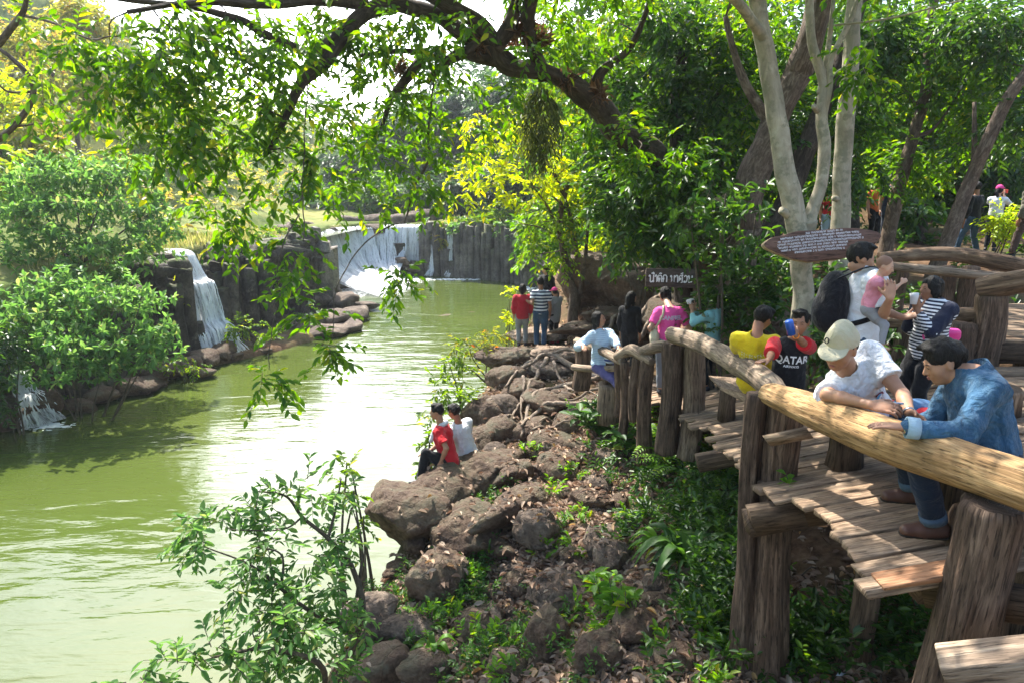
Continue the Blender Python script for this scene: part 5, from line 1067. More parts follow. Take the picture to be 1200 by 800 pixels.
for k, (px, py, d, rx, ry, m_, lbl) in enumerate([(575, 262, 42.5, 26, 14, L_LIME, 'pale feathery bush on the rim of the basalt cliff'), (545, 268, 43, 20, 12, L_SHRUB, 'grey green bush hanging over the cliff left of the feathery one'), (600, 268, 41, 22, 12, L_SHRUB, 'grey green bush at the right of the cliff rim'), (520, 272, 43.5, 14, 8, L_DRYT, 'dry bush on the left of the cliff rim'), (590, 248, 42, 20, 12, L_LIME, 'light green bush above the feathery bush'), (625, 262, 39.5, 16, 16, L_GREEN, 'green bush at the right end of the cliff rim'), (610, 295, 39, 10, 14, L_SHRUB, 'creeper hanging down the right end of the cliff'), (500, 262, 44, 12, 7, L_SHRUB, 'small bush on the cliff rim beside the narrow side falls'), (558, 258, 43, 22, 14, L_GREEN, 'dark bush spilling over the middle of the cliff rim')]):
    bush(lbl, px, 262, d, [bl(px - rx * .5, py, d - .8, rx * .8, ry * 1.0), bl(px + rx * .5, py - 4, d - .6, rx * .8, ry * 1.1), bl(px, py + 8, d - 1.2, rx * .6, ry * .8)], m_, .3, 2.6, 130 + k, group='bushes on the rim of the cliff', z=3.1, twigs=False)

# scrub on the left hillside and beyond the upstream water
rg = np.random.default_rng(15); cl = []
for k in range(230):
    x = rg.uniform(-62, -13.5); y = rg.uniform(19, 85)
    if -17 < x < -9 and 36 < y < 66: continue
    z = zl(x, y); s_ = rg.uniform(.5, 1.3) * (1 + y / 60); cl.append(((x, y, z + s_ * .45), (s_ * 1.3, s_ * 1.3, s_ * .8)))
k1 = len(cl) // 2
wood_mass('scrub', 'dry yellow scrub covering the left hillside', cl[:k1], L_DRYT, .34, 20, 16, 8); wood_mass('scrub', 'green scrub between the dry bushes of the left hillside', cl[k1:], L_LIME, .34, 20, 17, 8)
cl = [((x, y, zl(x, y) + 1.6), (3.2, 2.5, 3.0)) for x, y in [(-30 + 2.6 * i + rg.uniform(-1, 1), 92 + rg.uniform(-8, 8)) for i in range(22)]] + [((x, 78 + rg.uniform(-4, 4), 4 + h_), (3.4, 2.5, 3)) for x in (-26, -22, -18, -14, -10, -6, -2, 2, 6) for h_ in ((0, 4) if x < -12 else (0, 4, 8, 11))]
wood_mass('woodland', 'hazy line of trees closing the valley behind the falls', cl, L_FAR, .7, 42, 18, 9)
gr = []
for k in range(1500):
    x, y = (rg.uniform(-13.5, -9.8), rg.uniform(19, 34)) if k % 3 == 0 else (rg.uniform(-30, 4), rg.uniform(41, 62))
    if sdist(np.array([x]), np.array([y]), CLIFFP)[0] < .5 or (-16 < x < -4 and 36 < y < 64): continue
    gr.append((x, y, zl(x, y)))
G = np.repeat(np.array(gr), 14, 0); G[:, :2] += rg.normal(0, .22, (len(G), 2)); D = rg.normal(0, .3, (len(G), 3)) + [0, 0, 1]
G = G[rg.random(len(G)) < .7]; D = D[:len(G)]
V, F = leaf_batch(G - [0, 0, .03], D, rg.normal(size=(len(G), 3)), rg.uniform(.15, .4, len(G)), .12)
setp(mesh('dry_grass', V, F, m_leaf('straw_grass', [(.16, .20, .05), (.26, .27, .08), (.36, .33, .14)], .4), None, False), 'yellow dry grass along the tops of the cliffs', 'grass', kind='stuff')
for k, (x, y, r_, m_) in enumerate([(-10.2, 29.9, .7, L_LIME), (-10.3, 28.2, .6, L_GREEN), (-10.9, 26.6, .6, L_YEL), (-12.2, 22.9, .8, L_LIME), (-12.6, 21.2, .8, L_SHRUB), (-12.9, 19.6, .9, L_SHRUB), (-12.2, 18.0, .6, L_GREEN), (-11.0, 32.6, .7, L_GREEN), (-9.9, 29.0, .8, L_LIME), (-10.5, 25.6, .8, L_GREEN), (-11.9, 22.6, .9, L_LIME), (-10.0, 27.2, .7, L_SHRUB)]):
    c = np.array([x, y, zl(x, y) + r_ * .3]); limbs = [[(x, y, c[2] - r_ * .5, .03), (x, y, c[2], .02)]]
    tree('bush', ['lime green bush on the rim of the dark cliff right of the cascade', 'dark green bush on the rim of the dark cliff', 'yellow tuft on the rim just right of the cascade', 'lime bush just left of the cascade top', 'leafy bush on the left bank between cascade and rounded shrub', 'full green bush behind the rounded shrub', 'low bush just above the small cascade', 'bush beside the pale basalt columns', 'feathery lime bush spilling over the middle of the dark cliff', 'green bush spilling over the rim close to the right of the cascade', 'lime bush hanging beside the left edge of the cascade', 'grey green bush spilling over the dark cliff between two lime ones'][k], (x, y, zl(x, y)), limbs, [(c, (r_, r_, r_ * .6)), (c + [.4 * r_, -.5 * r_, -.35 * r_], (r_ * .6, r_ * .6, r_ * .6)), (c + [.8 * r_, -.8 * r_, -.9 * r_], (r_ * .5, r_ * .5, r_ * .7))], B_TWIG, m_, .17, 1.8, cat='bush', seed=330 + k, sub=5, tw=.35, twigs=False, sides=5)
# ================================================================ leaf litter, weeds and low plants
M_LITTER = m_leaf('fallen_leaf', [(.16, .10, .065), (.30, .21, .15), (.42, .33, .25), (.45, .26, .08)], .12, rough=.8, spec=.15)
rg = np.random.default_rng(41)
def px_points(n, cen, sig):
    return np.array([ground_at(*p) for p in rg.normal(cen, sig, (n, 2))])
pts = []
for cen, sig, n in (((690, 620), (60, 50), 460), ((620, 650), (70, 60), 260), ((560, 720), (70, 50), 170), ((720, 560), (50, 40), 110), ((660, 540), (50, 25), 90), ((760, 740), (60, 40), 150), ((850, 740), (50, 40), 100), ((640, 480), (50, 35), 60), ((650, 420), (60, 25), 40), ((980, 760), (70, 30), 120)):
    pts.append(px_points(n, cen, sig))
seeds = np.vstack(pts)
P = np.repeat(seeds, 11, 0); P[:, :2] += rg.normal(0, .17, (len(P), 2))
ex = np.stack([rg.uniform(-2.6, 5, 5000), rg.uniform(2.5, 20, 5000), np.zeros(5000)], -1); P = np.vstack([P, ex]); P = P[sdist(P[:, 0], P[:, 1]) > .1]
P[:, 2] = land(P[:, 0], P[:, 1]); nr = rg.random(len(P)) < .09; P[nr, 2] = [top_z(a, b) for a, b in P[nr, :2]]; P[:, 2] += rg.uniform(.004, .035, len(P))
n = len(P); D = rg.normal(size=(n, 3)); D[:, 2] *= .25; Nn = np.array([0, 0, 1]) + rg.normal(0, .35, (n, 3))
V, F = leaf_batch(P, D, Nn, rg.uniform(.05, .13, n), .42, .5)
setp(mesh('leaf_litter', V, F, M_LITTER, None, False), 'dry brown fallen leaves lying over the soil and between the boulders', 'leaf litter', kind='stuff')
# litter caught on top of things: twigs
mb = MB()
for k in range(160):
    q = seeds[rg.integers(len(seeds))].copy(); q[:2] += rg.normal(0, .2, 2); a = rg.uniform(0, 6.28); L = rg.uniform(.12, .5); e = q + [math.cos(a) * L, math.sin(a) * L, 0]
    q[2] = zl(q[0], q[1]) + .02; e[2] = zl(e[0], e[1]) + rg.uniform(.02, .06); m = (q + e) / 2 + rg.normal(0, .02, 3); mb.add(*tube(smooth_path([q, m, e], 6), rg.uniform(.003, .009), 5, 0, 4, 0, k))
setp(mb.build('fallen_twigs', B_TWIG), 'thin dry twigs scattered over the leaf litter', 'twigs', kind='stuff')

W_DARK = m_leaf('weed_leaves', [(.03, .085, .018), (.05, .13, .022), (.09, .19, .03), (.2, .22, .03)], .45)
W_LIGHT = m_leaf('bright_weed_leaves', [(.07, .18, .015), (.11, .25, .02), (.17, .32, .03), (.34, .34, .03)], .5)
def weed_mass(name, label, spots, mat, leaf, per, h, seed, wr=.42):
    r_ = np.random.default_rng(seed); mb = MB()
    for c in spots:
        C = np.array(c) + [0, 0, h * .5]; V, F, a, b = sprays(C, np.array([h * .7, h * .7, h * .5]), per, leaf, r_, h * .7, 7, .1, (0, 0, 1), .9, 0, .3, .5, False, wr); mb.add(V, F)
        Vt, Ft = twig_lines(np.tile(np.array(c) - [0, 0, .02], (per // 3 + 1, 1)), C + r_.normal(0, h * .35, (per // 3 + 1, 3)), .003); mb.add(Vt, Ft)
    V = np.concatenate(mb.V); return setp(mesh(name, V, np.concatenate(mb.F[4]), mat, None, False), label, 'weeds', kind='stuff')
def spots(lst):
    return np.vstack([px_points(n, c, s) for c, s, n in lst])
weed_mass('weeds', 'small green weeds sprouting between the boulders of the bank', spots([((560, 680), (24, 35), 14), ((500, 720), (40, 22), 14), ((560, 760), (50, 22), 16), ((555, 580), (22, 20), 10), ((420, 740), (30, 35), 26), ((600, 640), (60, 60), 14), ((540, 640), (14, 30), 12), ((690, 760), (50, 25), 14)]), W_DARK, .055, 9, .17, 3)
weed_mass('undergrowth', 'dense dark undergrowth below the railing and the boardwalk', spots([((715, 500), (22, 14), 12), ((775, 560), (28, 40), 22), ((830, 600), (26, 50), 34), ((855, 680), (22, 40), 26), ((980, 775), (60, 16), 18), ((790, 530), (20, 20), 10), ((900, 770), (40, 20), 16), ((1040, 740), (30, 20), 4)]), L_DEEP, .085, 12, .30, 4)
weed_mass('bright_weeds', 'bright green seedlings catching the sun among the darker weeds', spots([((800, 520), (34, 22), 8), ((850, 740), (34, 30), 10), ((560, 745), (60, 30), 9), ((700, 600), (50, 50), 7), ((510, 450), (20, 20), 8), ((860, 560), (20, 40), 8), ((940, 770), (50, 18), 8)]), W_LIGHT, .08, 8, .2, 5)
weed_mass('background_weeds', 'low plants along the path edges of the shaded upper bank', np.array([(x, y, zl(x, y)) for x, y in zip(rg.uniform(3, 12, 150), rg.uniform(9.5, 22, 150)) if not (7 < x < 11 and 11 < y < 18 and rg.random() < .8)]), L_DEEP, .14, 8, .3, 6)

# plants one can point at
def fern_like(name, label, px, py, nf, L, mat, seed, leaf=.05, up=.6, z=None, cat='plant', group=None, per=16, wr=.34, d=None):
    """arching fronds with paired leaflets"""
    r_ = np.random.default_rng(seed); c = ground_at(px, py) if d is None else at(px, py, d); lv = MB(); st = MB()
    for k in range(nf):
        a = r_.uniform(0, 6.28); dr = np.array([math.cos(a), math.sin(a), 0]); l = L * r_.uniform(.6, 1.15); S = np.array([c + dr * l * t * (.9) + np.array([0, 0, l * (up * 1.7 * t - t * t * up * 1.25)]) for t in np.linspace(0, 1, per)])
        T = nrmr(np.gradient(S, axis=0)); side = nrmr(np.cross(T, [0, 0, 1.0])); sz = leaf * np.sin(np.linspace(.5, 2.9, per)) * r_.uniform(.9, 1.2)
        for sg in (1, -1):
            V, F = leaf_batch(S[2:], side[2:] * sg + T[2:] * .55, np.tile([0, 0, 1.0], (per - 2, 1)) + r_.normal(0, .15, (per - 2, 3)), sz[2:] * 1.7, wr); lv.add(V, F)
        st.add(*tube(S, np.linspace(.005, .0015, per), 4, 0, 4, 0, k))
    e = empty(name, c, 0, label, cat, group); lv.build('fronds', mat, e, False, c); st.build('stalks', B_TWIG, e, True, c); return e
def broad(name, label, px, py, stems, h, leafL, mat, seed, nl=7, wr=.5, d=None, tall=1.0):
    r_ = np.random.default_rng(seed); c = ground_at(px, py) if d is None else at(px, py, d); lv = MB(); st = MB()
    for k in range(stems):
        top = c + np.array([r_.normal(0, h * .35), r_.normal(0, h * .35), h * r_.uniform(.6, 1.1) * tall]); S = smooth_path([c + [0, 0, -.03], (c + top) / 2 + r_.normal(0, h * .08, 3), top], 8); st.add(*tube(S, np.linspace(.008, .003, 8), 5, 0, 4, 0, k))
        P = np.array([S[min(7, 3 + j * 5 // nl)] for j in range(nl)]); a = r_.uniform(0, 6.28) + np.arange(nl) * 2.4; D = np.stack([np.cos(a), np.sin(a), r_.uniform(-.1, .5, nl)], -1)
        V, F = leaf_batch(P, D, np.tile([0, 0, 1.0], (nl, 1)) + r_.normal(0, .2, (nl, 3)), leafL * r_.uniform(.7, 1.2, nl), wr); lv.add(V, F)
    e = empty(name, c, 0, label, 'plant'); lv.build('leaves', mat, e, False, c); st.build('stalks', B_TWIG, e, True, c); return e
def blades(label, px, py, n, L, mat, seed, wr=.07):
    r_ = np.random.default_rng(seed); c = ground_at(px, py); mb = MB()
    for k in range(n):
        a = r_.uniform(0, 6.28); dr = np.array([math.cos(a), math.sin(a), 0]); l = L * r_.uniform(.6, 1.1); t = np.linspace(0, 1, 9); u = r_.uniform(.7, 1.3)
        S = c + dr * (l * t * .75)[:, None] + np.array([0, 0, 1.0]) * (l * (u * 1.5 * t - u * 1.35 * t * t))[:, None]; side = np.array([-dr[1], dr[0], 0]); w_ = L * wr * np.sin(np.clip(t * .85 + .15, 0, 1) * math.pi) + .002
        V = np.concatenate([S + side * w_[:, None] + [0, 0, .01], S, S - side * w_[:, None] + [0, 0, .01]]); i = np.arange(8)
        mb.add(V, np.concatenate([np.stack([i, i + 1, i + 10, i + 9], -1), np.stack([i + 9, i + 10, i + 19, i + 18], -1)]))
    e = setp(mb.build('long_leaved_plant', mat, None, True, c), label, 'plant'); e.location = c; return e
broad('seedling', 'bright green broad leaved seedling at the bottom of the bank', 722, 738, 7, .42, .17, W_LIGHT, 1, 9)
broad('seedling', 'taller drooping broad leaved seedling just left of the bright one', 705, 712, 5, .36, .16, W_LIGHT, 2, 7, .42)
broad('seedling', 'small broad leaved sprig above the seedlings in the dry leaves', 672, 688, 3, .16, .11, W_LIGHT, 3, 6)
broad('seedling', 'broad leaved seedling at the foot of the twin middle posts', 925, 590, 3, .22, .10, W_LIGHT, 4, 8, .6, d=5.05)
broad('leafy_plant', 'dark leafy plant with upright oval leaves under the low railing', 700, 515, 12, .5, .22, W_DARK, 5, 8, .45)
broad('leafy_plant', 'leafy plant right of the dark one below the far twin posts', 735, 540, 9, .45, .18, W_DARK, 6, 8, .42)
blades('arching long bladed plant right of the bank below the ferny weeds', 805, 668, 34, .75, W_DARK, 7)
blades('smaller long bladed plant with yellowing leaves beside the larger one', 775, 650, 18, .5, W_LIGHT, 8)
blades('single spray of yellow green blades at the lower left of the bank', 508, 765, 10, .32, W_LIGHT, 9, .10)
fern_like('ferny_weed', 'tall ferny weed with bright feathery fronds below the far twin posts', 800, 560, 16, .7, W_LIGHT, 10)
fern_like('ferny_weed', 'wide ferny weed in half shade left of the middle posts', 845, 570, 18, .75, W_DARK, 11)
fern_like('ferny_weed', 'ferny weed with pale leaflets against the far twin posts', 775, 545, 10, .7, W_LIGHT, 12, leaf=.06, up=.9)
fern_like('ferny_weed', 'ferny weed growing low beside the middle posts', 850, 640, 16, .65, W_DARK, 13)
fern_like('ferny_weed', 'small ferny weed in the dry leaves left of the long bladed plant', 745, 610, 12, .4, W_DARK, 15, leaf=.04)
# the bush reaching over the water, lower left
c0 = np.array([-1.95, 5.2, zl(-1.95, 5.2)])
def bw(px, py, d, r): return (*at(px, py, d), r)
tree('riverside_bush', 'open branched bush with oval leaves leaning out over the water at the lower left', c0,
     [[(*c0, .03), bw(420, 740, 5.8, .028), bw(415, 668, 5.8, .022), bw(385, 630, 5.7, .018), bw(355, 605, 5.6, .014), bw(335, 580, 5.5, .009), bw(300, 575, 5.4, .005)], [bw(420, 740, 5.8, .024), bw(370, 720, 5.4, .018), bw(330, 690, 5.2, .013), bw(290, 660, 5.1, .008), bw(240, 640, 5, .005)],
      [bw(385, 630, 5.7, .014), bw(395, 590, 5.8, .01), bw(400, 560, 5.9, .006)], [bw(355, 605, 5.6, .01), bw(330, 620, 5.4, .007), bw(270, 620, 5.1, .004)], [(*c0, .025), bw(380, 790, 5.1, .02), bw(320, 760, 4.8, .014), bw(250, 770, 4.6, .008)], [bw(330, 690, 5.2, .012), bw(330, 650, 5.2, .008), bw(300, 640, 5.1, .005)], [bw(418, 700, 5.8, .018), bw(424, 640, 5.9, .01), bw(412, 590, 6, .005)]],
     [bl(300, 590, 5.4, 36, 12), bl(265, 600, 5.3, 26, 12), bl(345, 575, 5.5, 30, 14), bl(240, 620, 5.1, 24, 16), bl(230, 640, 5, 20, 14), bl(310, 630, 5.3, 26, 14), bl(395, 580, 5.8, 26, 16), bl(345, 655, 5.3, 26, 14), bl(300, 660, 5.1, 24, 14), bl(285, 690, 5, 26, 16), bl(330, 700, 5.1, 36, 18), bl(380, 690, 5.5, 34, 20), bl(400, 640, 5.8, 22, 20), bl(310, 730, 4.8, 40, 16), bl(360, 735, 5.1, 36, 22), bl(260, 760, 4.6, 40, 14), bl(210, 775, 4.4, 40, 14), bl(320, 775, 4.8, 50, 18), bl(400, 720, 5.5, 30, 20), bl(390, 780, 5.2, 40, 20), bl(170, 795, 4.3, 36, 8)],
     B_TWIG, L_SHRUB, leaf=.085, cov=2.6, seed=201, cat='bush', sub=4, tw=.2, per=7, droop=.35, clump=.62, wr=.40)
def shoot(name, label, px, py, d, blobs, m_, leaf, cov, seed): return bush(label, px, py, d, blobs, m_, leaf, cov, seed, name, stems=6, sub=5, tw=.25)
shoot('bush', 'bright lime bush overhanging the water behind the two seated men', 545, 480, 12.2, [bl(525, 460, 12.2, 26, 20), bl(545, 435, 12.6, 22, 18), bl(508, 480, 12, 18, 14), bl(550, 465, 12.2, 18, 18), bl(530, 420, 12.8, 14, 10)], L_LIME, .11, 1.0, 210)
shoot('bush', 'green and reddish bush at the river edge behind the standing group', 580, 405, 15, [bl(560, 405, 15, 22, 12), bl(580, 395, 15.4, 18, 12), bl(540, 402, 15, 12, 10)], m_leaf('autumn_tint_leaves', [(.10, .16, .02), (.22, .20, .03), (.14, .22, .03), (.45, .12, .04)], .5), .10, 1.2, 211)
shoot('bush', 'yellow green bush beside the woman in the red top', 602, 365, 18, [bl(603, 350, 18, 9, 14), bl(598, 375, 17.6, 8, 14)], L_YEL, .13, 1.4, 212)
shoot('bush', 'sparse seedling in front of the two seated men with long leaves', 505, 510, 10.6, [bl(503, 510, 10.6, 8, 8), bl(495, 545, 10.2, 10, 6)], L_LIME, .12, .8, 213)
shoot('bush', 'slender weed standing in front of the water left of the bank', 412, 590, 8.2, [bl(405, 545, 8.2, 16, 8), bl(412, 575, 8.2, 10, 12), bl(425, 610, 8.2, 12, 8)], L_LIME, .10, .6, 214)
# ================================================================ people
SKINS = {k: m_skin('skin_' + k, c) for k, c in (('tan', (.40, .22, .135)), ('brown', (.30, .155, .09)), ('fair', (.52, .33, .23)))}
def hair_material():
    m, nt, out = new_mat('black_hair'); N = NT(nt); v = N.coord('Object', (90, 90, 22)); n = N.noise(v, 1.6, 3, .6, .8)
    finish(nt, out, N.pbsdf(N.ramp(n, [(.35, (.003, .003, .003)), (.7, (.016, .012, .010))]), .55, .25, N.bump(n, 1.0, .012))); return m
M_HAIR = hair_material()
M_BABYHAIR = m_plain('thin_hair', (.22, .12, .08), .6, .3)
M_EYEW = m_plain('eye_white', (.6, .58, .55), .3, .4); M_EYED = m_plain('iris_black', (.012, .008, .006), .2, .5); M_LIP = m_plain('lips', (.30, .11, .085), .5, .3)
def ik(a, c, l1, l2, hint):
    a = np.asarray(a, float); c = np.asarray(c, float); d = c - a; L = np.linalg.norm(d); u = d / max(L, 1e-6)
    if L > (l1 + l2) * .995: c = a + u * (l1 + l2) * .995; L = (l1 + l2) * .995
    x = (l1 * l1 - l2 * l2 + L * L) / (2 * L); h = math.sqrt(max(l1 * l1 - x * x, 0)); v = np.asarray(hint, float); v = nrm(v - u * (v @ u))
    return a + u * x + v * h, c
def rotv(v, ax, ang):
    ax = nrm(ax); return v * math.cos(ang) + np.cross(ax, v) * math.sin(ang) + ax * (ax @ v) * (1 - math.cos(ang))
def hand(S, W, d, n, side, s, h, curl=.35, spread=.12, k=.006):
    """palm, four unequal fingers with three bones, thumb leaving the side of the palm; side: +1 puts the thumb along cross(d,n)"""
    d = nrm(d); n = nrm(np.asarray(n, float) - d * np.dot(n, d)); t = np.cross(d, n) * side
    m = max(.0085 * s, .70 * h); M = np.stack([t, d, n], 1)
    S.ell(W + d * .048 * s, (.041 * s, .054 * s, max(.0165 * s, h)), M, k=.02 * s)
    for j, (o, l) in enumerate(((.033, .070), (.011, .080), (-.011, .075), (-.032, .058))):
        p = W + d * .088 * s + t * o * s; dd = nrm(d + t * o * 6 * spread); pts = [W + d * .05 * s + t * o * .8 * s, p]
        for q, f in enumerate((.45, .30, .25)):
            dd = rotv(dd, np.cross(dd, n), curl * (.5, 1.0, .8)[q]); p = p + dd * l * f * s; pts.append(p)
        S.chain(pts, [m * 1.15, m * 1.1, m, m * .92, m * .8], k=.0025)
    b = W + d * .02 * s + t * .026 * s; dd = nrm(d * .75 + t * .75 + n * .25); p1 = b + dd * .038 * s; dd = nrm(dd + d * .5 + n * curl * .5); p2 = p1 + dd * .03 * s; p3 = p2 + nrm(dd + n * curl * .5) * .024 * s
    S.chain([b, p1, p2, p3], [m * 1.5, m * 1.2, m * 1.1, m * .85], k=.01)
    return W + d * .075 * s + n * .02 * s
def person(label, base, H=1.65, face=(0, 1), pelvis=None, neck=None, head=None, look=None, tilt=None, hands=(None, None), elb=(None, None), hdir=(None, None), palm=(None, None), curl=(.4, .4), feet=(None, None), knees=(None, None), footdir=None, skin='tan', h=.012,
           shirt=None, sleeve=.5, pants=None, leg=1.0, shoes=None, hair='short', cap=None, shirt_len=.06, fold=.006, female=False, build=1.0, face_detail=False, jacket=False, skirt=None, group=None, collar=None, socks=None, wide=1.0, hand_on=(True, True), headscale=1.0, hairm=None, nofeet=False, elpos=(None, None)):
    s = H / 1.7; base = np.asarray(base, float); f = nrm([face[0], face[1], 0]); Z = np.array([0, 0, 1.0]); rt_ = np.cross(f, Z)
    pelvis = base + Z * .535 * H if pelvis is None else np.asarray(pelvis, float)
    neck = pelvis + Z * .295 * H if neck is None else np.asarray(neck, float)
    up = nrm(neck - pelvis); fw = nrm(f - up * (f @ up)); rr = np.cross(fw, up); M = np.stack([rr, fw, up], 1); TL = np.linalg.norm(neck - pelvis)
    lk = nrm(look if look is not None else fw); hu = nrm((tilt if tilt is not None else up * .5 + Z * .5)); hu = nrm(hu - lk * (hu @ lk)); hr = np.cross(lk, hu); HM = np.stack([hr, lk, hu], 1)
    hs = .232 * s * headscale; head = neck + nrm(up * .6 + hu * .4) * (.098 * s + hs * .42) + lk * .03 * s if head is None else np.asarray(head, float)
    bw = .178 * s * build * (.92 if female else 1); hip = .085 * s
    sh = [neck - up * .062 * s + rr * bw * q for q in (1, -1)]; hp = [pelvis + rr * hip * q - up * .02 * s for q in (1, -1)]
    la, lf, lt, lc = .172 * H, .150 * H, .242 * H, .245 * H
    HD = [np.asarray(hands[i], float) if hands[i] is not None else sh[i] - Z * (la + lf) * .97 + fw * .06 * s + rr * (1, -1)[i] * .05 * s for i in (0, 1)]
    FT = [np.asarray(feet[i], float) if feet[i] is not None else base + rt_ * .09 * s * (1, -1)[i] + Z * .075 * s for i in (0, 1)]
    EL, WR, KN, AN = [], [], [], []
    for i in (0, 1):
        if elpos[i] is not None:
            e = np.asarray(elpos[i], float); w_ = HD[i]
        else: e, w_ = ik(sh[i], HD[i], la, lf, elb[i] if elb[i] is not None else (-fw * .8 + rr * (1, -1)[i] * .5 - Z * .4))
        EL.append(e); WR.append(w_)
        k_, a_ = ik(hp[i], FT[i], lt, lc, knees[i] if knees[i] is not None else fw + rr * (1, -1)[i] * .1); KN.append(k_); AN.append(a_)
    root = empty('person', base, 0, label, 'person', group); off = base; mS = SKINS[skin]; b_ = build
    # --- one continuous body
    S = Solid(h)
    S.ell(pelvis + up * .0 * s, (.155 * s * b_, .115 * s * b_, .12 * s), M, .05); S.ell(pelvis + up * TL * .42, (.13 * s * b_ * (.9 if female else 1), .10 * s * b_, .16 * s), M, .06); S.ell(pelvis + up * TL * .74, (.155 * s * b_, .112 * s * b_, .15 * s), M, .06)
    if female: S.ell(pelvis + up * TL * .66 + fw * .075 * s, (.12 * s, .06 * s, .065 * s), M, .05)
    S.cone(sh[0], sh[1], .05 * s, .05 * s, .05); S.cone(neck - up * .03 * s, head - hu * .28 * hs - lk * .03 * s, .058 * s * b_, .050 * s, .03)
    for i in (0, 1):
        S.chain([sh[i], sh[i] * .5 + EL[i] * .5, EL[i]], [.054 * s * b_, .046 * s * b_, .037 * s], .03)
        S.chain([EL[i], EL[i] * .65 + WR[i] * .35, WR[i]], [.037 * s, .038 * s * b_, .0245 * s], .015)
        d = nrm(hdir[i]) if hdir[i] is not None else nrm(WR[i] - EL[i]); n_ = palm[i] if palm[i] is not None else -rr * (1, -1)[i]
        if hand_on[i]: hand(S, WR[i], d, n_, (1, -1)[i] * (1 if True else -1), s, h, curl[i])
        S.chain([hp[i], hp[i] * .5 + KN[i] * .5, KN[i]], [.088 * s * b_, .075 * s * b_, .054 * s], .04); S.chain([KN[i], KN[i] * .65 + AN[i] * .35, AN[i]], [.054 * s, .054 * s, .036 * s], .02)
        fd = nrm(footdir) if footdir is not None else nrm([fw[0], fw[1], 0]); S.cone(AN[i] - Z * .035 * s - fd * .03 * s, AN[i] - Z * .048 * s + fd * .13 * s, .036 * s, .026 * s, .02)
    # head
    def hp_(x, y, z): return head + (hr * x + lk * y + hu * z) * hs
    def HE(x, y, z, a, b, c, k=.02, op='add'): S.ell(hp_(x, y, z), (a * hs, b * hs, c * hs), HM, k * hs / .23, op)
    HE(0, -.05, .13, .335, .40, .365, .01); HE(0, .12, -.14, .262, .26, .33, .03); HE(0, .24, -.38, .11, .09, .085, .03)
    for q in (1, -1): HE(.17 * q, .24, -.10, .10, .09, .10, .03)
    if face_detail:
        for q in (1, -1): HE(.135 * q, .385, .03, .07, .05, .045, .012, 'sub'); HE(.135 * q, .335, .02, .062, .055, .05, .006)
        S.cone(hp_(-.17, .345, .09), hp_(.17, .345, .09), .028 * hs, .028 * hs, .012)
    S.cone(hp_(0, .37, .03), hp_(0, .455, -.125), .030 * hs, .046 * hs, .012)
    for q in (1, -1): HE(.045 * q, .40, -.14, .042, .04, .034, .006)
    HE(0, .365, -.255, .095, .05, .045, .012)
    for q in (1, -1): HE(.325 * q, -.02, -.02, .035, .075, .125, .006)
    if face_detail: HE(0, .435, -.262, .10, .03, .006, .004, 'sub')
    S.build('body', mS, root, 0, off=off)
    if face_detail:
        e = Solid(h * .45)
        for q in (1, -1): e.ell(hp_(.135 * q, .362, .018), (.052 * hs, .036 * hs, .020 * hs), HM, .001)
        e.build('eyes', M_EYED, root, off=off)
        e = Solid(h * .45)
        for q in (1, -1): e.chain([hp_(.075 * q, .395, .088), hp_(.14 * q, .393, .115), hp_(.205 * q, .345, .10)], [.013 * hs, .015 * hs, .010 * hs], .002)
        e.build('eyebrows', M_HAIR, root, off=off)
        e = Solid(h * .45); e.ell(hp_(0, .405, -.243), (.075 * hs, .03 * hs, .017 * hs), HM, .002); e.ell(hp_(0, .40, -.282), (.062 * hs, .03 * hs, .020 * hs), HM, .002); e.build('lips', M_LIP, root, off=off)
    # hair
    hh = max(h * .8, .006)
    if hair:
        S = Solid(hh); t_ = (.03 if cap is None else .0) if hair != 'fuzz' else .012
        S.ell(hp_(0, -.075, .15), ((.335 + t_) * hs, (.40 + t_ * .8) * hs, (.37 + t_ * 1.4) * hs), HM, .01)
        if hair in ('long', 'bob', 'pony', 'tail'): S.ell(hp_(0, -.15, -.05), (.37 * hs, .33 * hs, .40 * hs), HM, .02)
        S.ell(hp_(0, .50, -.20 if hair != 'fuzz' else -.1), (.335 * hs, .40 * hs, (.46 if hair != 'fuzz' else .52) * hs), HM, .015 * hs / .23, 'sub')
        if hair in ('short', 'fuzz'):
            for q in (1, -1): S.ell(hp_(.36 * q, .03, -.19), (.12 * hs, .20 * hs, .25 * hs), HM, .01, 'sub')
            S.cut(hp_(0, -.1, -.27), -hu, within=None)
        if hair == 'short' and not cap: S.ell(hp_(.05, .22, .46), (.24 * hs, .16 * hs, .075 * hs), HM, .03)
        if hair == 'long':
            S.chain([hp_(0, -.25, -.1), hp_(0, -.36, -.7), hp_(0, -.34, -1.35), hp_(.02, -.3, -1.75)], [.33 * hs, .30 * hs, .24 * hs, .10 * hs], .03)
            for q in (1, -1): S.chain([hp_(.28 * q, .0, .0), hp_(.33 * q, -.02, -.5), hp_(.28 * q, .0, -1.0)], [.10 * hs, .10 * hs, .06 * hs], .03)
        if hair == 'bob':
            for q in (1, -1): S.chain([hp_(.29 * q, .02, .1), hp_(.34 * q, -.02, -.2), hp_(.30 * q, -.02, -.48)], [.12 * hs, .13 * hs, .07 * hs], .03)
            S.chain([hp_(0, -.25, -.1), hp_(0, -.26, -.5)], [.3 * hs, .24 * hs], .03)
        if hair in ('pony', 'tail'): S.chain([hp_(0, -.46, .0), hp_(.03, -.56, -.25), hp_(.05, -.50, -.60), hp_(.08, -.45, -.95)], [.10 * hs, .12 * hs, .11 * hs, .04 * hs], .02)
        S.build('hair', hairm or M_HAIR, root, .018 * hs / .23 * (0 if hair == 'fuzz' else 1), 30, 3, fstretch=(1, 1, .45), off=off)
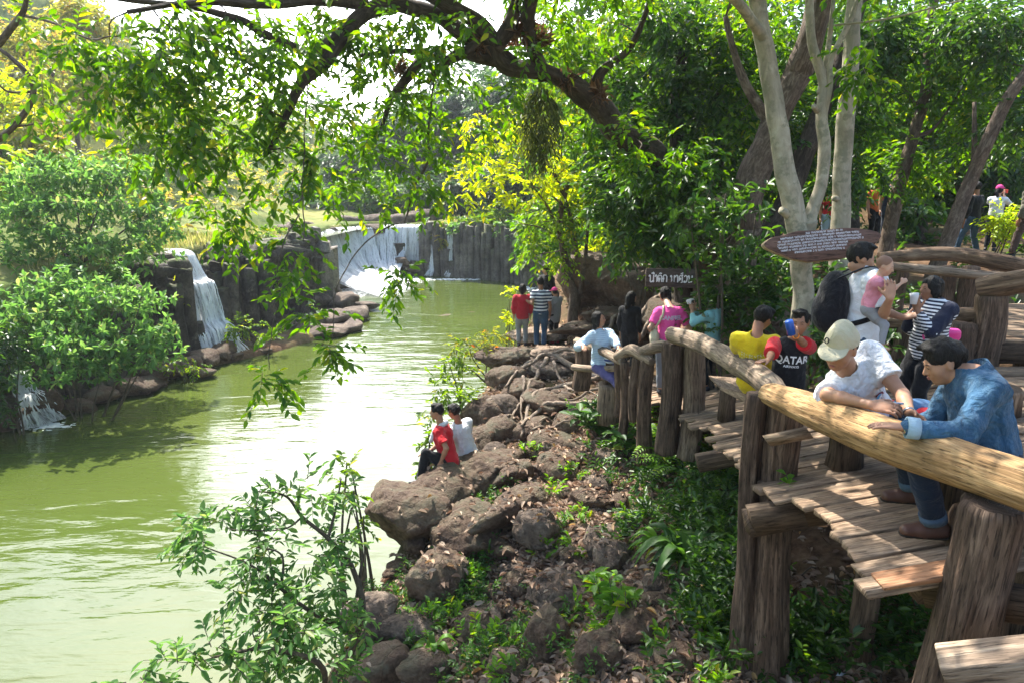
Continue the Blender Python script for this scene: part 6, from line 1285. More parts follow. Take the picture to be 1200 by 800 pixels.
    if cap:
        S = Solid(max(h * .6, .005)); S.ell(hp_(0, -.06, .19), (.375 * hs, .435 * hs, .375 * hs), HM, .01); 
        if cap[1] == 'flat': S.cone(hp_(0, -.1, .46), hp_(0, .1, .44), .24 * hs, .22 * hs, .03); 
        S.cut(hp_(0, .3, .17), -(hu - lk * .12)); o = S.build('cap', cap[0], root, .002, 20, 2, off=off)
        S = Solid(max(h * .6, .005)); S.ell(hp_(0, .36, .165), (.33 * hs, .36 * hs, .05 * hs), np.stack([hr, nrm(lk - hu * .28), nrm(hu + lk * .28)], 1), .01); S.ell(hp_(0, -.05, .05), (.33 * hs, .385 * hs, .36 * hs), HM, .004, 'sub'); S.build('cap_brim', cap[0], o, off=np.zeros(3) + off)
    # shirt
    if shirt:
        g = .020 * s * wide; S = Solid(h)
        S.ell(pelvis + up * .03 * s, ((.158 * b_) * s + g, .118 * s * b_ + g, (.13 + shirt_len) * s), M, .05, clip=(pelvis - up * shirt_len * s, -up)); S.ell(pelvis + up * TL * .42, (.137 * s * b_ + g, .104 * s * b_ + g, .20 * s), M, .06); S.ell(pelvis + up * TL * .74, (.158 * s * b_ + g, .115 * s * b_ + g, .16 * s), M, .06)
        if female: S.ell(pelvis + up * TL * .66 + fw * .08 * s, (.125 * s + g * .5, .06 * s + g * .5, .065 * s + g), M, .05)
        S.cone(sh[0], sh[1], .050 * s + g * .8, .050 * s + g * .8, .05); S.cone(neck - up * .05 * s, neck + up * .012 * s, .085 * s, .066 * s, .03)
        for i in (0, 1):
            fr = sleeve if np.isscalar(sleeve) else sleeve[i]
            if fr <= 0: continue
            if fr <= 1:
                q = sh[i] + (EL[i] - sh[i]) * min(1.1, fr + .15); S.cone(sh[i], q, .054 * s * b_ + g, .044 * s * b_ + g * 1.25, .035, clip=(sh[i] + (EL[i] - sh[i]) * fr, nrm(EL[i] - sh[i])))
            else:
                S.cone(sh[i], EL[i], .054 * s * b_ + g, .040 * s + g, .035); q = EL[i] + (WR[i] - EL[i]) * (fr - 1); S.cone(EL[i], q, .040 * s + g, .030 * s + g * .8, .02)
        S.cone(neck + up * .02 * s, neck + up * .2 * s + lk * .02, .060 * s, .09 * s, .004, 'sub')
        o = S.build('jacket' if jacket else 'shirt', shirt, root, fold * 2.4, 10, 7, fstretch=(1, 1, 1.3), off=off); shirt_o = o
        if jacket or collar:
            c = MB(); n = 28; th = np.linspace(R(-150), R(150), n); A = neck + up * .004 * s
            V = []
            for t in th:
                dirv = -fw * math.cos(t) + rr * math.sin(t); V += [A + dirv * .076 * s + up * (.0 - .02 * (1 - math.cos(t))) * s, A + dirv * .070 * s + up * (.052 - .02 * (1 - math.cos(t))) * s, A + dirv * .080 * s + up * (.050 - .02 * (1 - math.cos(t))) * s, A + dirv * .104 * s + up * (-.002 - .02 * (1 - math.cos(t))) * s]
            F = [(a * 4 + j, a * 4 + (j + 1) % 4, a * 4 + 4 + (j + 1) % 4, a * 4 + 4 + j) for a in range(n - 1) for j in range(4)]
            mesh('collar', np.array(V) - off, np.array(F), collar or shirt, o, True)
    # trousers
    if pants:
        g = .014 * s; S = Solid(h); S.ell(pelvis, (.158 * s * b_ + g, .118 * s * b_ + g, .125 * s), M, .05)
        for i in (0, 1):
            cl_ = None if leg >= 1 else (hp[i] + (KN[i] - hp[i]) * (leg + .45), nrm(KN[i] - hp[i])); S.cone(hp[i], hp[i] * .5 + KN[i] * .5, .090 * s * b_ + g, .077 * s * b_ + g, .04, clip=cl_); S.cone(hp[i] * .5 + KN[i] * .5, KN[i], .077 * s * b_ + g, .056 * s + g, .03, clip=cl_)
            if leg >= 1: q = KN[i] + (AN[i] - KN[i]) * .94; S.cone(KN[i], AN[i], .056 * s + g, .047 * s + g, .02, clip=(KN[i] + (AN[i] - KN[i]) * .93, nrm(AN[i] - KN[i])))
        S.build('trousers', pants, root, fold * 1.6, 13, 2, off=off)
    if skirt: pass
    if shoes and not nofeet:
        for i in (0, 1):
            fd = nrm(footdir) if footdir is not None else nrm([fw[0], fw[1], 0]); S = Solid(max(h * .8, .006)); a = AN[i] - Z * .034 * s
            S.cone(a - fd * .035 * s, a + fd * .06 * s - Z * .008 * s, .046 * s, .044 * s, .02); S.cone(a + fd * .06 * s - Z * .006 * s, a + fd * .14 * s - Z * .012 * s, .042 * s, .034 * s, .02); S.cone(a, a + Z * .03 * s, .042 * s, .040 * s, .02); S.cut(a - Z * .040 * s, -Z); sho = S.build('shoe', shoes, root, off=off)
            if face_detail: S = Solid(.005); S.cone(a - fd * .037 * s - Z * .012, a + fd * .14 * s - Z * .012 * s, .050 * s, .042 * s, .004, clip=(a - Z * .031 * s, Z)); S.cut(a - Z * .043 * s, -Z); S.build('sole', M_SOLE, sho, off=off)
    info = dict(root=root, off=off, sh=sh, EL=EL, WR=WR, KN=KN, AN=AN, HD=HD, neck=neck, pelvis=pelvis, up=up, fw=fw, rr=rr, head=head, hp=hp_, hs=hs, lk=lk, hu=hu, hr=hr, s=s, shirt=shirt_o if shirt else None, HM=HM)
    return info
def bvh_of(o):
    me = o.data; V = [v.co + Vector(o.location) * 0 for v in me.vertices]; return BVHTree.FromPolygons(V, [p.vertices[:] for p in me.polygons])
def decal_mesh(P2, F, target, parent_off, c, right, up_, nout, name, mat, lift=.004):
    """lay a flat figure (P2 in metres) onto cloth: real lettering 3 mm above the weave"""
    bv = bvh_of(target); V = []
    for x, y in P2:
        p = c + right * x + up_ * y; l = Vector(p - parent_off); d = Vector(-nout)
        hit, nn, i, dist = bv.ray_cast(l + Vector(nout) * .25, d, .6)
        V.append(np.array(hit if hit is not None else l) + np.asarray(nout) * lift)
    return mesh(name, np.array(V), F, mat, target, False)
def text_flat(txt, size, bold=.0, sub=2):
    cu = bpy.data.curves.new('t', 'FONT'); cu.body = txt; cu.size = size; cu.align_x = 'CENTER'; cu.align_y = 'CENTER'; cu.offset = bold; cu.resolution_u = 2
    o = bpy.data.objects.new('t', cu); COL.objects.link(o); dg = bpy.context.evaluated_depsgraph_get(); me = bpy.data.meshes.new_from_object(o.evaluated_get(dg)); 
    import bmesh
    bm = bmesh.new(); bm.from_mesh(me); bmesh.ops.triangulate(bm, faces=bm.faces[:]); 
    for _ in range(sub):
        L = [e for e in bm.edges if e.calc_length() > size * .12]
        if L: bmesh.ops.subdivide_edges(bm, edges=L, cuts=1, use_grid_fill=False); bmesh.ops.triangulate(bm, faces=bm.faces[:])
    P = np.array([v.co[:2] for v in bm.verts]); F = np.array([[v.index for v in f.verts] for f in bm.faces]); bm.free(); COL.objects.unlink(o); bpy.data.objects.remove(o); return P, F
def strap(S, pts, w_, th=.006):
    pass
def ribbon(name, pts, width, nrmls, mat, parent, off, th=.004, n=24, solidify=True):
    S = smooth_path(np.array(pts, float), n); T = nrmr(np.gradient(S, axis=0)); N_ = smooth_path(np.array(nrmls, float), n); sd_ = nrmr(np.cross(T, N_)); N_ = nrmr(np.cross(sd_, T))
    V = np.concatenate([S + sd_ * width / 2 + N_ * th, S - sd_ * width / 2 + N_ * th, S - sd_ * width / 2 - N_ * th, S + sd_ * width / 2 - N_ * th]) - off; i = np.arange(n - 1)
    F = np.concatenate([np.stack([i + a * n, i + 1 + a * n, i + 1 + b * n, i + b * n], -1) for a, b in ((0, 1), (1, 2), (2, 3), (3, 0))]); return mesh(name, V, F, mat, parent, True)

C_WHITE = m_cloth('white_cotton', (.72, .73, .75), var=.06, bump=.004); C_WHITE2 = m_cloth('white_polo', (.74, .75, .78), var=.05)
C_DENIM = m_cloth('denim_jacket', (.036, .098, .175), var=.45, wear=(.14, .26, .36), bump=.0045); C_JEANS = m_cloth('blue_jeans', (.045, .085, .15), var=.25, wear=(.10, .17, .25)); C_JEANSM = m_cloth('navy_jeans', (.012, .021, .042), var=.25); C_JEANSD = m_cloth('dark_jeans', (.025, .035, .06), var=.2)
C_GREYJ = m_cloth('grey_jeans', (.20, .22, .26), var=.2); C_BLACK = m_cloth('black_cloth', (.014, .014, .016), var=.2); C_YEL = m_cloth('yellow_jersey', (.80, .58, .02), var=.06); C_RED = m_cloth('red_cloth', (.55, .022, .03), var=.1)
C_PINK = m_cloth('pink_cotton', (.85, .10, .36), var=.06); C_TEAL = m_cloth('teal_cotton', (.22, .45, .46), var=.1); C_NAVY = m_cloth('navy_cotton', (.018, .022, .045)); C_STRG = m_cloth('navy_white_stripes', (.74, .75, .78), (.02, .025, .05), 38, .5)
C_STRM = m_cloth('dark_white_stripes', (.62, .64, .68), (.03, .04, .08), 13, .5); C_CHECK = m_cloth('pale_blue_check', (.50, .62, .74), (.30, .42, .58), 40, .7); C_GREY = m_cloth('grey_cotton', (.26, .26, .27)); C_OLIVE = m_cloth('grey_green_jacket', (.15, .145, .11)); C_BROWN = m_cloth('brown_trousers', (.09, .06, .05)); C_PURP = m_cloth('violet_trousers', (.11, .10, .24)); C_BABY = m_cloth('pale_pink_cotton', (.72, .28, .36), var=.1)
C_DARKRED = m_cloth('dark_red_cloth', (.42, .02, .035)); M_SHOE = m_plain('brown_leather', (.10, .045, .03), .5, .4, .001, 200, .2); M_SHOEB = m_plain('black_shoe', (.015, .015, .02), .5, .4); M_SHOER = m_plain('red_shoe', (.45, .04, .06), .6, .3); M_WHITEP = m_plain('white_print', (.82, .82, .82), .7, .2); M_SOLE = m_plain('shoe_sole', (.03, .025, .02), .8, .2); M_METAL = m_plain('watch_steel', (.6, .6, .62), .25, .5, metal=1.0)
C_KHAKI = m_cloth('khaki_cap', (.52, .47, .32), var=.06); C_CAPP = m_cloth('pink_cap', (.80, .07, .28)); M_BPACK = m_cloth('black_backpack', (.012, .012, .015), var=.2)
Zv = np.array([0, 0, 1.0])

# --- man in denim seated at the near rail
bp = np.array([2.44, 3.24, dz(2.44, 3.24)])
dm = person('man in a blue denim jacket seated with his arm along the pale log railing', bp, 1.62, (-1, .12), pelvis=bp + [-.02, 0, .43], neck=bp + [-.13, .06, .855], look=(-.92, .22, -.42), tilt=(-.25, .05, 1), head=np.array(at(1106, 424, 3.50)),
            hands=(bp + [-.36, .30, .46], at(1060, 500, 3.30)), elb=((.3, .3, -1), (.55, -.6, -.6)), hdir=(None, (-.9, .42, -.05)), palm=((0, 0, -1), (0, 0, -1)), curl=(.5, .18),
            feet=(bp + [-.16, .34, .075], bp + [-.27, -.05, .075]), knees=((-.4, .1, 1), (-.4, -.05, 1)), footdir=(-1, .1, 0), skin='tan', h=.0066, shirt=C_DENIM, sleeve=1.93, pants=C_JEANSM, shoes=M_SHOE, jacket=True, fold=.006, wide=.95, build=.96, face_detail=True, shirt_len=.13)
# folded pale cuff and watch
def ring(name, c, ax, r, wd, th, mat, parent, off, n=24):
    a, b = frame_of(ax); ax = nrm(ax); V = []; t = np.linspace(0, 2 * math.pi, n, endpoint=False)
    for q, (rr_, hh) in enumerate(((r, -wd / 2), (r + th, -wd / 2), (r + th, wd / 2), (r, wd / 2))): V += [c + (a * math.cos(x) + b * math.sin(x)) * rr_ + ax * hh - off for x in t]
    i = np.arange(n); j = (i + 1) % n; F = np.concatenate([np.stack([p * n + i, p * n + j, q * n + j, q * n + i], -1) for p, q in ((0, 1), (1, 2), (2, 3), (3, 0))]); return mesh(name, np.array(V), F, mat, parent, True)
ax_ = dm['WR'][1] - dm['EL'][1]; ring('cuff', dm['EL'][1] + ax_ * .86, ax_, .044, .055, .009, m_cloth('pale_denim', (.33, .46, .54)), dm['shirt'], bp); ring('wrist_watch', dm['WR'][1] - nrm(ax_) * .004, ax_, .027, .02, .005, M_METAL, dm['root'], bp)
for i in (0, 1): ring('turn_up', dm['AN'][i] + (dm['KN'][i] - dm['AN'][i]) * .11, dm['KN'][i] - dm['AN'][i], .058, .045, .006, m_cloth('pale_denim_turn_up', (.07, .11, .16)), dm['root'], bp)
# seams of the jacket: yoke line and back seam
M_SEAM = m_cloth('denim_seam', (.05, .13, .22))
def surf_line(name, P, o, off, nout, r, mat):
    bv = bvh_of(o); L = []
    for p in P:
        l = Vector(np.asarray(p) - off); hit = bv.ray_cast(l + Vector(nout) * .3, -Vector(nrm(nout)), .6)[0]
        if hit is not None: L.append(np.array(hit))
    if len(L) > 3:
        V, F, uv = tube(np.array(L), r, 6, 0, 4, 0, 1); mesh(name, V, F, mat, o, True)
no = nrm([.55, -.83, .1])
surf_line('seam', [dm['neck'] - dm['up'] * .135 + nrm([.83, .55, 0]) * t for t in np.linspace(-.17, .2, 30)], dm['shirt'], bp, no, .0028, M_SEAM); surf_line('seam', [dm['neck'] - dm['up'] * (.14 + t) + nrm([.83, .55, 0]) * .03 for t in np.linspace(0, .36, 30)], dm['shirt'], bp, no, .0025, M_SEAM)

# --- man in the khaki cap
bp = np.array([2.42, 4.34, dz(2.42, 4.34)])
cm = person('man in a white t-shirt and khaki cap leaning on the pale log railing', bp, 1.84, (.25, -.97), pelvis=bp + [-.02, .0, .44], neck=at(993, 433, 4.18), look=(-.72, -.58, -.34), tilt=(-.1, -.2, 1), head=at(985, 408, 4.06),
            hands=(at(1020, 474, 3.80), at(1066, 484, 3.78)), elpos=(at(971, 462, 4.10), None), elb=(None, (.6, .5, -.3)), hdir=((.75, -.6, .05), (.3, -.9, -.2)), palm=((.3, .4, -.9), (-.8, 0, -.4)), curl=(.6, .7),
            feet=(bp + [.16, -.42, .075], bp + [.40, -.34, .075]), knees=((.1, -1, .6), (.5, -.8, .6)), skin='tan', h=.0072, shirt=C_WHITE, sleeve=.62, pants=C_RED, leg=.55, shoes=M_SHOEB, fold=.005, wide=1.1, build=.95, face_detail=True, cap=(C_KHAKI, 'flat'), shirt_len=.10)
ring('cap_badge', cm['hp'](.16, .35, .36), nrm(cm['hr'] * .45 + cm['lk'] * .8 + cm['hu'] * .35), .014, .005, .005, C_BLACK, cm['root'], bp)
wr = cm['WR'][1]; ring('wrist_watch', wr - nrm(wr - cm['EL'][1]) * .01, wr - cm['EL'][1], .028, .02, .005, M_METAL, cm['root'], bp)
# printed eye on the shirt: dark lid stroke, blue iris, red corner
def disc(cx, cy, rx, ry, n=16): t = np.linspace(0, 2 * math.pi, n, endpoint=False); return np.vstack([[(cx, cy)], np.stack([cx + rx * np.cos(t), cy + ry * np.sin(t)], 1)]), np.array([(0, 1 + i, 1 + (i + 1) % n) for i in range(n)])
def arc(cx, cy, r0, r1, a0, a1, n=14, sy=.6): t = np.linspace(R(a0), R(a1), n); P = np.vstack([np.stack([cx + r0 * np.cos(t), cy + r0 * sy * np.sin(t)], 1), np.stack([cx + r1 * np.cos(t), cy + r1 * sy * np.sin(t)], 1)]); i = np.arange(n - 1); return P, np.stack([i, i + 1, i + 1 + n, i + n], -1)
M_BLUEP = m_plain('blue_print', (.10, .35, .60), .7, .2); M_REDP = m_plain('dark_red_print', (.16, .03, .05), .7, .2)
c0_ = cm['neck'] * .55 + cm['pelvis'] * .45; no = nrm([-.05, -1, .15]); c0_ = c0_ + np.array([.075, 0, -.0]); rgt = nrm([1, 0, 0])
for (P, F), m_, lf in ((disc(0, 0, .030, .034), M_BLUEP, .005), (disc(.004, .002, .012, .013), M_WHITEP, .007), (disc(.030, -.02, .022, .018), m_plain('grey_print', (.25, .3, .38), .7), .0045), (arc(.006, .008, .040, .056, 20, 175), M_REDP, .006)):
    decal_mesh(P, F, cm['shirt'], bp, c0_, rgt, Zv, no, 'print', m_, lf)
# blue bag and red cloth on his lap, small cup in his hands
S = Solid(.012); q = cm['pelvis'] + np.array([.18, -.12, .10]); S.ell(q, (.16, .10, .09), None, .03); S.ell(q + [.1, .06, .02], (.12, .07, .06), None, .03); o = S.build('bag', m_cloth('blue_bag_cloth', (.05, .13, .26)), None, .012, 9, off=q); o.location = q; setp(o, 'soft blue bag in the lap of the man in the khaki cap', 'bag')
S = Solid(.010); q2 = cm['pelvis'] + np.array([.24, -.24, .13]); S.ell(q2, (.11, .07, .045), None, .03); o = S.build('folded_cloth', C_RED, None, .012, 14, off=q2); o.location = q2; setp(o, 'bunched red cloth lying on the blue bag', 'cloth')
q = cm['WR'][0] + np.array([.085, -.02, .01]); V, F, uv = tube([q - [.0, 0, .0], q + [.03, -.01, .005], q + [.075, -.02, .012]], [.014, .012, .006], 12); o = mesh('folding_knife', V - q, F, M_METAL, None, True); o.location = q; setp(o, 'small pale metal tool held between the two seated men', 'tool')

# --- father, backpack and baby
bp = np.array([2.90, 5.50, dz(2.90, 5.50)])
fa = person('standing father in a white polo shirt carrying a baby and a black backpack', bp, 1.72, (.95, -.3), neck=bp + [0, 0, 1.44], look=(.97, -.1, -.18), head=at(1009, 303, 5.52) , hands=(at(1043, 350, 5.12), bp + [.30, -.02, 1.06]), elb=((.1, -.6, -.9), (.1, .5, -.9)), hdir=((.1, .35, .9), (.6, -.6, .3)), palm=((.2, 1, -.1), (-.2, -.4, .9)), curl=(.35, .35), skin='tan', h=.0095, shirt=C_WHITE2, sleeve=.72, pants=C_JEANS, shoes=M_SHOEB, fold=.006, wide=1.5, collar=C_WHITE2, face_detail=True, build=1.05, shirt_len=.13)
for i in (0,): a_ = fa['sh'][i] + (fa['EL'][i] - fa['sh'][i]) * .70; ring('sleeve_band', a_, fa['EL'][i] - fa['sh'][i], .069, .014, .004, C_NAVY, fa['shirt'], bp)
bkc = fa['neck'] - fa['up'] * .26 - fa['fw'] * .25; S = Solid(.012); Mb = np.stack([fa['rr'], fa['fw'], fa['up']], 1)
S.ell(bkc, (.16, .13, .25), Mb, .03); S.ell(bkc - fa['up'] * .13 - fa['fw'] * .02, (.155, .13, .14), Mb, .05); S.ell(bkc - fa['fw'] * .10 - fa['up'] * .08, (.11, .06, .13), Mb, .02); o = S.build('backpack', M_BPACK, None, .006, 12, off=bkc); o.location = bkc; setp(o, 'black backpack on the back of the standing father', 'backpack')
for i in (0, 1):
    sh_ = fa['sh'][i]; qn = fa['rr'] * (1, -1)[i]; pts = [bkc + qn * .09 + fa['up'] * .2, sh_ * .6 + fa['neck'] * .4 + fa['up'] * .085, sh_ * .75 + fa['neck'] * .25 + fa['fw'] * .12 - fa['up'] * .06, fa['pelvis'] + qn * .16 + fa['fw'] * .10 + fa['up'] * .24, fa['pelvis'] + qn * .19 - fa['fw'] * .02 + fa['up'] * .15, bkc + qn * .14 - fa['up'] * .2]
    ribbon('strap', pts, .04, [-fa['fw'] + fa['up'], fa['up'], fa['fw'] + fa['up'] * .3, fa['fw'] + qn, qn, qn - fa['fw']], M_BPACK, o, bkc)
bb = at(1037, 312, 5.24); bn = bb + np.array([-.03, .02, -.10])
ba = person('baby in a pale pink top held against the father\'s shoulder', bn + [0, 0, -.42], .66, (.85, -.5), pelvis=bn + [-.02, .03, -.24], neck=bn, head=bb, look=(.75, -.6, -.25), headscale=1.62, hands=(bn + [.13, -.10, -.02], bn + [.12, .06, -.06]), elb=((0, -.6, -.8), (0, .6, -.8)), feet=(bn + [.02, -.13, -.50], bn + [.05, .10, -.48]), knees=((1, -.4, .2), (1, .4, .2)), skin='fair', h=.0065, shirt=C_BABY, sleeve=1.3, pants=C_GREY, shoes=None, hair='fuzz', hairm=M_BABYHAIR, face_detail=True, build=1.15, fold=.004, shirt_len=.06)

# --- girl with the striped shirt
bp = np.array([3.38, 5.42, dz(3.38, 5.42)])
gi = person('girl in a navy and white striped shirt lifting a cup to her mouth', bp, 1.36, (-.95, -.32), look=(-1, -.08, -.02), head=at(1091, 338, 5.5), neck=bp + [.03, 0, 1.09], pelvis=bp + [.02, 0, .70], hands=(bp + [.1, .1, .72], bp + [-.17, -.10, 1.04]), elb=((0, .3, -.9), (.2, -.5, -.9)), hdir=(None, (-.2, .1, .95)), palm=(None, (.6, .6, 0)), curl=(.4, .6), skin='brown', h=.0085, shirt=C_STRG, sleeve=1.7, pants=C_BLACK, shoes=M_SHOEB, hair='bob', face_detail=True, female=True, wide=1.1, fold=.004, shirt_len=.10)
S = Solid(.009); s_ = gi['s']
S.cone(gi['sh'][0] + Zv * .002, gi['sh'][1] + Zv * .002, .076 * s_, .076 * s_, .03)
for i in (0, 1): S.cone(gi['sh'][i], gi['EL'][i], .084 * s_, .070 * s_, .03)
S.ell(gi['neck'] - gi['up'] * .07 - gi['fw'] * .03, (.16 * s_, .13 * s_, .10 * s_), gi['HM'], .03); S.cone(gi['neck'] + gi['up'] * .01, gi['neck'] + gi['up'] * .2, .060 * s_, .1 * s_, .004, 'sub'); S.build('yoke', C_NAVY, gi['shirt'], .003, 12, off=bp)
P, F = text_flat('PARK', .05, .001, 1); decal_mesh(P * [1, 1], F, gi['shirt'], bp, gi['neck'] - gi['up'] * .125 + gi['fw'] * .1, nrm([.3, -.95, 0]), Zv, nrm([-.9, -.45, 0]), 'print', M_WHITEP, .012)
cupc = gi['WR'][1] + np.array([-.035, -.0, .085]); V, F, uv = tube([cupc - [0, 0, .04], cupc - [0, 0, .039], cupc + [0, 0, .02], cupc + [-.004, 0, .045]], [.022, .024, .030, .034], 18); o = mesh('cup', V - cupc, F, m_plain('silver_cup', (.62, .62, .64), .35, .5, var=.2)); o.location = cupc; setp(o, 'pale cup held by the girl with the striped shirt', 'cup')
M_PINKBAG = m_plain('pink_leather', (.75, .04, .28), .4, .5); q = gi['pelvis'] + np.array([.17, .02, .10]); S = Solid(.008); S.ell(q, (.10, .045, .065), None, .02); S.ell(q + [0, -.01, .03], (.09, .045, .045), None, .01); S.cut(q + [0, 0, .062], Zv); o = S.build('handbag', M_PINKBAG, None, .002, 20, off=q); o.location = q; setp(o, 'small bright pink shoulder bag hanging at the girl\'s back', 'bag')
ribbon('strap', [q + [-.06, 0, .05], gi['neck'] + [.09, .03, -.10], gi['neck'] + [.03, -.06, .015], gi['neck'] + [-.05, -.075, -.08], gi['neck'] + [-.09, -.03, -.22], gi['pelvis'] + [-.10, -.10, .10]], .012, [[1, 0, 0], [1, 0, .5], [0, 0, 1], [-1, -.6, 0], [-1, -.4, 0], [-1, -.6, 0]], M_PINKBAG, o, q)

# --- boys
bp = np.array([2.30, 5.46, dz(2.30, 5.46)])
M_JBLACK = C_BLACK
bo = person('small boy in a black and red football jersey drinking from a blue can', bp, 1.24, (-.25, -.97), head=at(938, 378, 5.46), look=(-.55, -.83, -.02), neck=bp + [.0, -.01, .99], pelvis=bp + [0, .02, .64], hands=(at(900, 424, 5.26), at(931, 392, 5.24)), elb=((-.2, .2, -1), (.7, -.2, -.9)), hdir=((-.95, -.2, -.1), (-.35, .2, .9)), palm=((0, 0, -1), (-.4, .9, .1)), curl=(.2, .8), skin='brown', h=.0075, shirt=C_BLACK, sleeve=0, pants=C_BLACK, shoes=M_SHOEB, face_detail=True, wide=1.3, fold=.005, headscale=1.16, shirt_len=.12)
S = Solid(.008); s_ = bo['s']
for i in (0, 1): S.cone(bo['sh'][i], bo['EL'][i], .088 * s_, .082 * s_, .03, clip=(bo['sh'][i] + (bo['EL'][i] - bo['sh'][i]) * .92, nrm(bo['EL'][i] - bo['sh'][i])))
S.build('sleeves', C_RED, bo['shirt'], .004, 12, off=bp)
ribbon('collar', [bo['neck'] + bo['rr'] * .055 + Zv * .012, bo['neck'] + bo['rr'] * .05 + bo['fw'] * .045 - Zv * .0, bo['neck'] + bo['fw'] * .085 - Zv * .035, bo['neck'] - bo['rr'] * .05 + bo['fw'] * .045, bo['neck'] - bo['rr'] * .055 + Zv * .012], .025, [bo['fw'] + Zv] * 5, C_RED, bo['shirt'], bp)
for i in (1, -1): ribbon('shoulder_stripe', [bo['neck'] + bo['rr'] * .06 * i + Zv * .0, bo['sh'][0 if i == 1 else 1] + Zv * .06 * s_ + bo['fw'] * .02, bo['sh'][0 if i == 1 else 1] * .8 + bo['EL'][0 if i == 1 else 1] * .2 + Zv * .03 + bo['fw'] * .05], .03, [Zv + bo['fw'] * .5] * 3, C_RED, bo['shirt'], bp)
cc = bo['neck'] * .62 + bo['pelvis'] * .38 + bo['rr'] * -.0; rgt = -bo['rr']
P, F = text_flat('QATAR', .085, .002, 2); decal_mesh(P * [.92, 1.1], F, bo['shirt'], bp, cc, rgt, Zv, bo['fw'], 'print', M_WHITEP, .006); P, F = text_flat('AIRWAYS', .028, .001, 1); decal_mesh(P, F, bo['shirt'], bp, cc - Zv * .055, rgt, Zv, bo['fw'], 'print', M_WHITEP, .006)
can = at(926, 384, 5.22); axc = nrm([-.35, -.2, 1.0]); V, F, uv = tube([can - axc * .06, can - axc * .056, can + axc * .05, can + axc * .06], [.026, .032, .032, .027], 24); o = mesh('drink_can', V - can, F, m_plain('blue_can', (.02, .10, .45), .25, .6, metal=.3), None, True); o.location = can; setp(o, 'blue drink can held to the mouth of the boy in the black jersey', 'can')
ring('wristband', bo['WR'][1], bo['WR'][1] - bo['EL'][1], .021, .012, .004, m_plain('orange_band', (.85, .25, .03), .5), bo['root'], bp)

bp = np.array([2.24, 6.02, dz(2.24, 6.02)])
yb = person('boy in a yellow football shirt sitting with his back to the railing', bp, 1.46, (.45, .9), pelvis=bp + [0, 0, .60], neck=at(886, 394, 5.93), head=at(894, 373, 5.98), look=(.8, .55, -.35), hands=(bp + [.45, .18, .72], bp + [.0, .42, .68]), elb=((.6, -.5, -.8), (-.7, .2, -.8)), feet=(bp + [.36, .25, .08], bp + [.22, .42, .08]), knees=((.5, .8, .6), (.4, .9, .6)), skin='brown', h=.009, shirt=C_YEL, sleeve=.95, pants=m_cloth('yellow_shorts', (.76, .55, .02)), leg=.5, shoes=M_SHOEB, wide=1.15, fold=.006, shirt_len=.14)
M_PALE = m_plain('faded_print', (.85, .80, .55), .7)
for dy in (0, -.032, -.075):   # two or three lines of faded lettering, too worn to read
    for k in range(9):
        x0 = -.10 + k * .023; P, F = arc(x0, dy, .005, .0095, 20 + 70 * (k % 3), 250 + 60 * (k % 2), 7, 1.2); decal_mesh(P, F, yb['shirt'], bp, yb['neck'] - Zv * .13, nrm([1, -.5, 0]), Zv, -yb['fw'], 'print', M_PALE, .006)

# --- women at the far railing
bp = np.array([2.34, 9.93, dz(2.34, 9.93)])
pk = person('woman in a bright pink t-shirt with a low ponytail, seen from behind', bp, 1.60, (.08, 1), look=(-.35, .93, -.1), head=at(779, 345, 10.4), skin='fair', h=.011, hands=(bp + [.26, .18, .98], bp + [-.26, .16, .98]), elb=((.5, -.6, -.6), (-.5, -.6, -.6)), shirt=C_PINK, sleeve=.75, pants=C_GREYJ, shoes=M_SHOEB, hair='pony', female=True, fold=.006, shirt_len=.10, wide=1.2)
P, F = text_flat('CANFIEL', .085, .004, 1); decal_mesh(P, F, pk['shirt'], bp, pk['neck'] - Zv * .13, nrm([1, -.08, 0]), nrm([.04, 0, 1]), -pk['fw'], 'print', M_WHITEP, .005); P, F = text_flat('CANFIEL', .085, .0, 1); decal_mesh(P, F, pk['shirt'], bp, pk['neck'] - Zv * .13, nrm([1, -.08, 0]), nrm([.04, 0, 1]), -pk['fw'], 'print', m_plain('mauve_print', (.62, .30, .55), .7), .009)
M_CREAM = m_cloth('cream_canvas', (.60, .52, .36)); q = pk['pelvis'] + np.array([-.22, -.04, .03]); S = Solid(.011); S.ell(q, (.07, .11, .15), None, .02); o = S.build('shoulder_bag', M_CREAM, None, .01, 10, off=q); o.location = q; setp(o, 'cream canvas shoulder bag at the hip of the woman in pink', 'bag')
ribbon('strap', [q + [0, -.02, .13], pk['pelvis'] + [-.20, -.12, .25], pk['neck'] + [-.13, -.12, -.08], pk['neck'] + [-.10, .0, .035], pk['neck'] + [-.05, .11, -.12]], .03, [[0, -1, 0], [-.3, -1, 0], [0, -1, .4], [0, 0, 1], [0, 1, 0]], M_CREAM, o, q)
bp = np.array([2.88, 9.6, dz(2.88, 9.6)])
cw = person('woman with long black hair in a teal top taking a photograph', bp, 1.42, (-.75, .65), look=(-.8, .6, .05), head=at(824, 361, 10.1), hands=(bp + [-.26, .10, 1.20], bp + [-.30, .02, 1.18]), elb=((0, .6, -.8), (-.2, -.6, -.8)), hdir=((-.2, .1, 1), (-.2, .1, 1)), palm=((-.4, -.6, 0), (-.2, .8, 0)), skin='tan', h=.011, shirt=C_TEAL, sleeve=1.6, pants=C_BLACK, shoes=M_SHOEB, hair='long', female=True)
